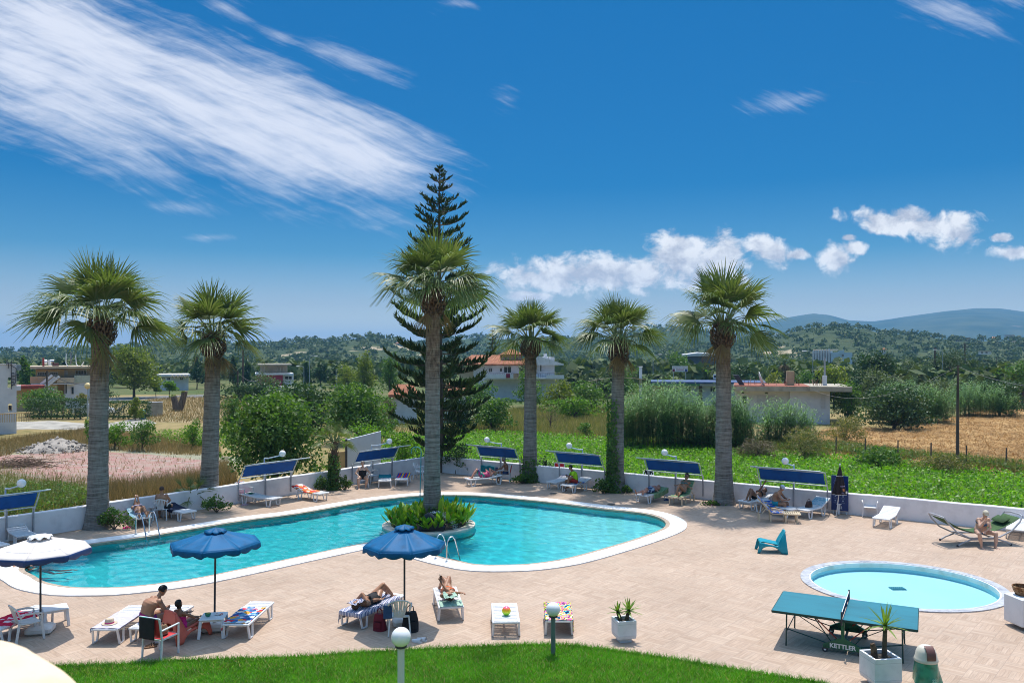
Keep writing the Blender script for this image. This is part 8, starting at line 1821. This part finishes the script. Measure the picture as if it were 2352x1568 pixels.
h = House('hotel_block','white and pale blue hotel block with stepped gables above the trees, far right',1860,835,300,z=2); h.box('wall',M_wwall,1866,1912,806,None,2,16); h.box('wing_wall',M_blwall,1908,1956,809,None,0,14)
for i in range(7): h.box('bay_wall',M_wwall,1866.5+6*i,1869.5+6*i,805-.7*i,None,.5,2.0)
q = MB(); q.add([(h.X(1915),-.1,h.Z(815)),(h.X(1926),-.1,h.Z(806)),(h.X(1938),-.1,h.Z(803)),(h.X(1938),-.1,h.Z(812)),(h.X(1930),-.1,h.Z(812)),(h.X(1915),-.1,h.Z(822)),(h.X(1915),.5,h.Z(815)),(h.X(1926),.5,h.Z(806)),(h.X(1938),.5,h.Z(803)),(h.X(1938),.5,h.Z(812)),(h.X(1930),.5,h.Z(812)),(h.X(1915),.5,h.Z(822))],[(5,4,3,2,1,0),(0,1,7,6),(1,2,8,7),(2,3,9,8)]); q.build('stair_gable',M_blwall,h.t); h.window(1932,1937,813,819,2,-.1); h.box('roof_tanks',M_bwall,1868,1925,802,805,4,10)
for i,(x,y,w_,hh,YY,m) in enumerate(((2178,780,18,13,650,M_bwall),(2200,778,16,14,660,mat('rose_house',(.40,.22,.22),.9)),(2222,776,14,12,670,M_owall),(2258,772,12,9,680,M_wwall),(2283,776,16,9,640,mat('rose_house_pale',(.45,.30,.27),.9)),(2318,770,22,12,650,M_wwall),(1890,797,14,9,520,M_wwall),(1940,789,20,6,560,M_wwall),(2030,802,12,11,400,M_wwall),(1648,826,24,12,210,M_wwall),(920,788,22,10,700,M_wwall),(1705,830,14,10,260,M_bwall),(2262,806,30,8,330,M_wwall))):
    z = HC-(y+hh*.9-HY)*YY/F; h = House('hillside_house','distant %s hillside house, %s'%(('beige','rose','ochre','white','pale rose','white','white','long white','white gabled','white','white','beige','low white')[i],('first of the village row from the left','second of the village row','third of the village row','small one in the middle of the village row','next to the right end of the village row','at the right edge of the village row','above the hotel block left part','above the hotel block right part','right of the hotel block','beside the grey warehouse','on the hill behind the Norfolk pine','right of the warehouse among trees','half hidden between trees far right')[i]),x,y+hh,YY,z=z-3); h.box('wall',m,x-w_/2,x+w_/2,y,y+hh,0,8); 
    hip(h,'roof',x-w_/2-1,x+w_/2+1,y,y-3,-.5,8.5,x-w_*.2,x+w_*.2) if i in (1,4,8,10) else h.box('roof_slab',M_conc,x-w_/2-.5,x+w_/2+.5,y-1,y,-.4,8.4)
    for k in range(2): h.window(x-w_*.3+w_*.35*k,x-w_*.3+w_*.35*k+w_*.16,y+hh*.25,y+hh*.6,1,-.05,frame=False)
# big flat sunshade between palms and the blue column
h = House('sunshade_roof','wide cream sunshade canopy beyond the rounded bushes, behind the ivy-clad palm',1350,885,104,cat_='canopy'); q = MB(); q.grid(lambda u,v:(h.X(1352)+(h.X(1486)-h.X(1352))*u,v*5,h.Z(875)+.35*math.sin(u*math.pi)-.15*v+.2*u),14,4); q.build('cloth',mat('cream_shade',(.58,.48,.36),.8,.06,2),h.t,True,solid=.03)
for x in (1370,1420,1470): h.cyl('post',M_lampm,[(h.X(x),.5,-.8),(h.X(x),.5,h.Z(873))],.05,6)
h = House('blue_column','pale blue square column above the wide cream sunshade',1465,880,108,cat_='column'); h.box('shaft',M_blwall,1468,1475,842,None,0,.4); h.box('cap',M_white,1467,1476,841,843,-.05,.45)
# poles and lamps
for (lab,x,yb,yt,Y,r,arms) in (('brown wooden pole in front of the beige house, nearer to the left',107.5,898,851,98,.12,0),('brown wooden pole in front of the beige house, nearer to the palm',229,916,876,96,.1,0),('tall dark wooden pole right of the second palm, with a slanting guy wire',558,875,803,118,.15,0),('short wooden pole left of the tall dark pole right of the second palm',546,905,851,112,.13,0),('tall dark wooden pole with cross arms above the trees, far right',2216,852,787,200,.2,2),('dark wooden pole with struts beside a street lamp in front of the umbrella pine',2147,868,798,150,.2,0),('thin pale pole at the right of the golden-green tree',1900,885,845,110,.05,0),('pale orange pole in front of the bright tree at the right edge',2288,850,818,180,.1,0)):
    b = Vector(((x-CX)*Y/F,Y,GZ)); pole(lab,b,HC-(yt-HY)*Y/F-GZ,r,arms=arms,m=M_lampm if r < .08 else None)
b = at(166.5,918,GZ) 
wire('dark slack cable between the poles in front of the beige house',atY(107.5,852,98),atY(229,878,96),.8,.03,M_dgrey); wire('slanting guy wire of the tall dark pole right of the second palm',atY(559,806,118),atY(600,874,116),.1,.025,M_dgrey); wire('pale cable between the short and the tall pole right of the second palm',atY(546,853,112),atY(592,873,118),.6,.03)
def street_lamp(label,x,yb,yt,Y,dirx=1,globe=False):
    b = Vector(((x-CX)*Y/F,Y,GZ)); t = thing('street_lamp',label,'street lamp',b,0,'distant street lamps'); H = HC-(yt-HY)*Y/F-GZ; q = MB(); q.tube([(0,0,-.3),(0,0,H*.94)],[.09,.05],8); q.build('post',M_lampm,t,True)
    if globe: MB().ball((0,0,H),.34,14,9).build('globe',mat('warm_globe',(.75,.55,.25),.3),t,True)
    else: MB().tube([(0,0,H*.93),(dirx*.3,0,H*.99),(dirx*1.1,0,H)],.045,6).build('arm',M_lampm,t,True); MB().box((dirx*1.3,0,H),(.7,.28,.14),bev=.05).build('lamp_head',M_white,t)
street_lamp('white globe lamp in front of the beige house',201.5,925,886,88,globe=True)
for a in (('street lamp with its head to the right, left of the olive-green pine',711,874,817,170,1),('double-looking street lamp beside the dark round tree, head to the left',698,874,841,172,-1),('street lamp right of the dark round tree, low head',772,880,846,165,1),('street lamp beside the broad dark tree left of the warehouse',1500,880,814,150,1),('street lamp behind the flat white roof, right of the shaggy palm',1867,885,806,125,-1),('street lamp in front of the umbrella pine, head to the left',2165,868,803,148,-1)): street_lamp(*a)
def car(label,x,yb,Y,m,rz=0,z=GZ):
    b = Vector(((x-CX)*Y/F,Y,z)); t = thing('parked_car',label,'car',b,rz,'cars parked in the distance'); q = MB(); pr = [(-2.05,.35),(-2.1,.75),(-1.9,.92),(-1.25,.98),(-.65,1.42),(.75,1.44),(1.35,1.0),(1.95,.86),(2.1,.7),(2.08,.35)]; q.prism(pr,-.82,.82); q.v = [Vector((v.x,v.z*(1-.12*max(0,v.y-.95)/.5),v.y)) for v in q.v]; q.f = [tuple(reversed(f)) for f in q.f]; q.build('body',m,t,bevel=.05)
    for s in (-1,1):
        q = MB(); q.prism([(-1.05,1.0),(-.58,1.36),(.66,1.38),(1.12,1.0)],-.01,.01); q.v = [Vector((v.x,s*(.80-.10*max(0,v.y-.95)/.45)+v.z,v.y)) for v in q.v]; q.build('side_window',M_glass,t)
        for xx in (-1.3,1.3): q = MB(); q.tube([(xx,s*.70,.32),(xx,s*.86,.32)],.32,14); w = q.build('wheel',M_dgrey,t,True); q = MB(); q.tube([(xx,s*.85,.32),(xx,s*.875,.32)],.18,10); q.build('rim',M_steel,w,True)
M_cw = mat('white_car_paint',(.7,.7,.7),.25,.02,2,spec=.6)
car('white parked car in front of the crimson building',634,876,141,M_cw,.1); car('white van-like parked car right of the white one at the crimson building',650,875,146,M_cw,.1)
car('white parked car half hidden by the hedge and the far left palm trunk',214,958,93,M_cw,.05); car('dark parked car under the broad dark tree left of the warehouse',1505,862,150,mat('dark_car_paint',(.03,.035,.05),.25),.1); car('white parked car below the warehouse, left one',1627,864,150,M_cw,.2); car('dark green parked car below the warehouse, right one',1640,866,148,mat('green_car_paint',(.03,.07,.06),.25),.2)
# tree stumps in the dry field
b = at(404,944,GZ); t = thing('pollarded_stumps','two thick pollarded trunks leaning apart in the dry field','tree stump',b); k = b.y/F
q = MB(); q.tube([(3*k,0,-.2),(-1*k,0,18*k),(-5*k,0,34*k)],[9*k,7.5*k,6.5*k],12); q.build('trunk',M_bark,t,True); q = MB(); q.tube([(5*k,.1,-.2),(14*k,.1,22*k),(20*k,.1,46*k)],[8*k,7*k,6.5*k],12); q.build('trunk',M_bark,t,True)
[foliage('sprouts',[bl_],210,.16,LM['yellow'],t,.5,6) for bl_ in (((-6*k,0,30*k),(9*k,9*k,9*k)),((19*k,0,44*k),(6*k,6*k,4*k)))]
q = MB(); b = at(270,952,GZ); [q.bar((-.6+.5*i,0,0),(.3+.2*i,0,.9-.2*i),.07,.07) for i in range(3)]; q.bar((-.4,.1,.1),(.9,.1,1.2),.16,.12); o = q.build('metal_scrap',M_lampm); o.location = b; tag(o,'leaning grey metal scrap frame in front of the hedge beside the cone shrub','scrap')
b = at(328,962,GZ); o = MB().box((0,0,.5),(.55,.5,1.0),bev=.08).build('blue_barrel_box',mat('turquoise_plastic',(.08,.38,.42),.5,.1,3)); o.location = b; tag(o,'turquoise plastic container right of the cone shrub','container')
h = House('low_ruin_wall','low grey concrete wall in front of the dry field',338,938,92,cat_='wall'); h.box('masonry',M_conc,338,374,924,None,0,.4); h.box('coping',M_wwall,337,375,923,924.2,-.05,.45)
HAZE = .0002
# ------------------------------------------------------------------ air
hz = MB(); hz.box((0,4200,115),(16000,8700,240)); 
m = bpy.data.materials.new('summer_air'); m.use_nodes = True; nt_ = m.node_tree; nt_.nodes.clear()
o_ = nt_.nodes.new('ShaderNodeOutputMaterial'); pv = nt_.nodes.new('ShaderNodeVolumePrincipled')
pv.inputs['Color'].default_value = (.22,.56,.98,1); pv.inputs['Density'].default_value = HAZE; pv.inputs['Anisotropy'].default_value = .2
nt_.links.new(pv.outputs[0], o_.inputs['Volume'])
tag(hz.build('haze', m), kind='stuff')
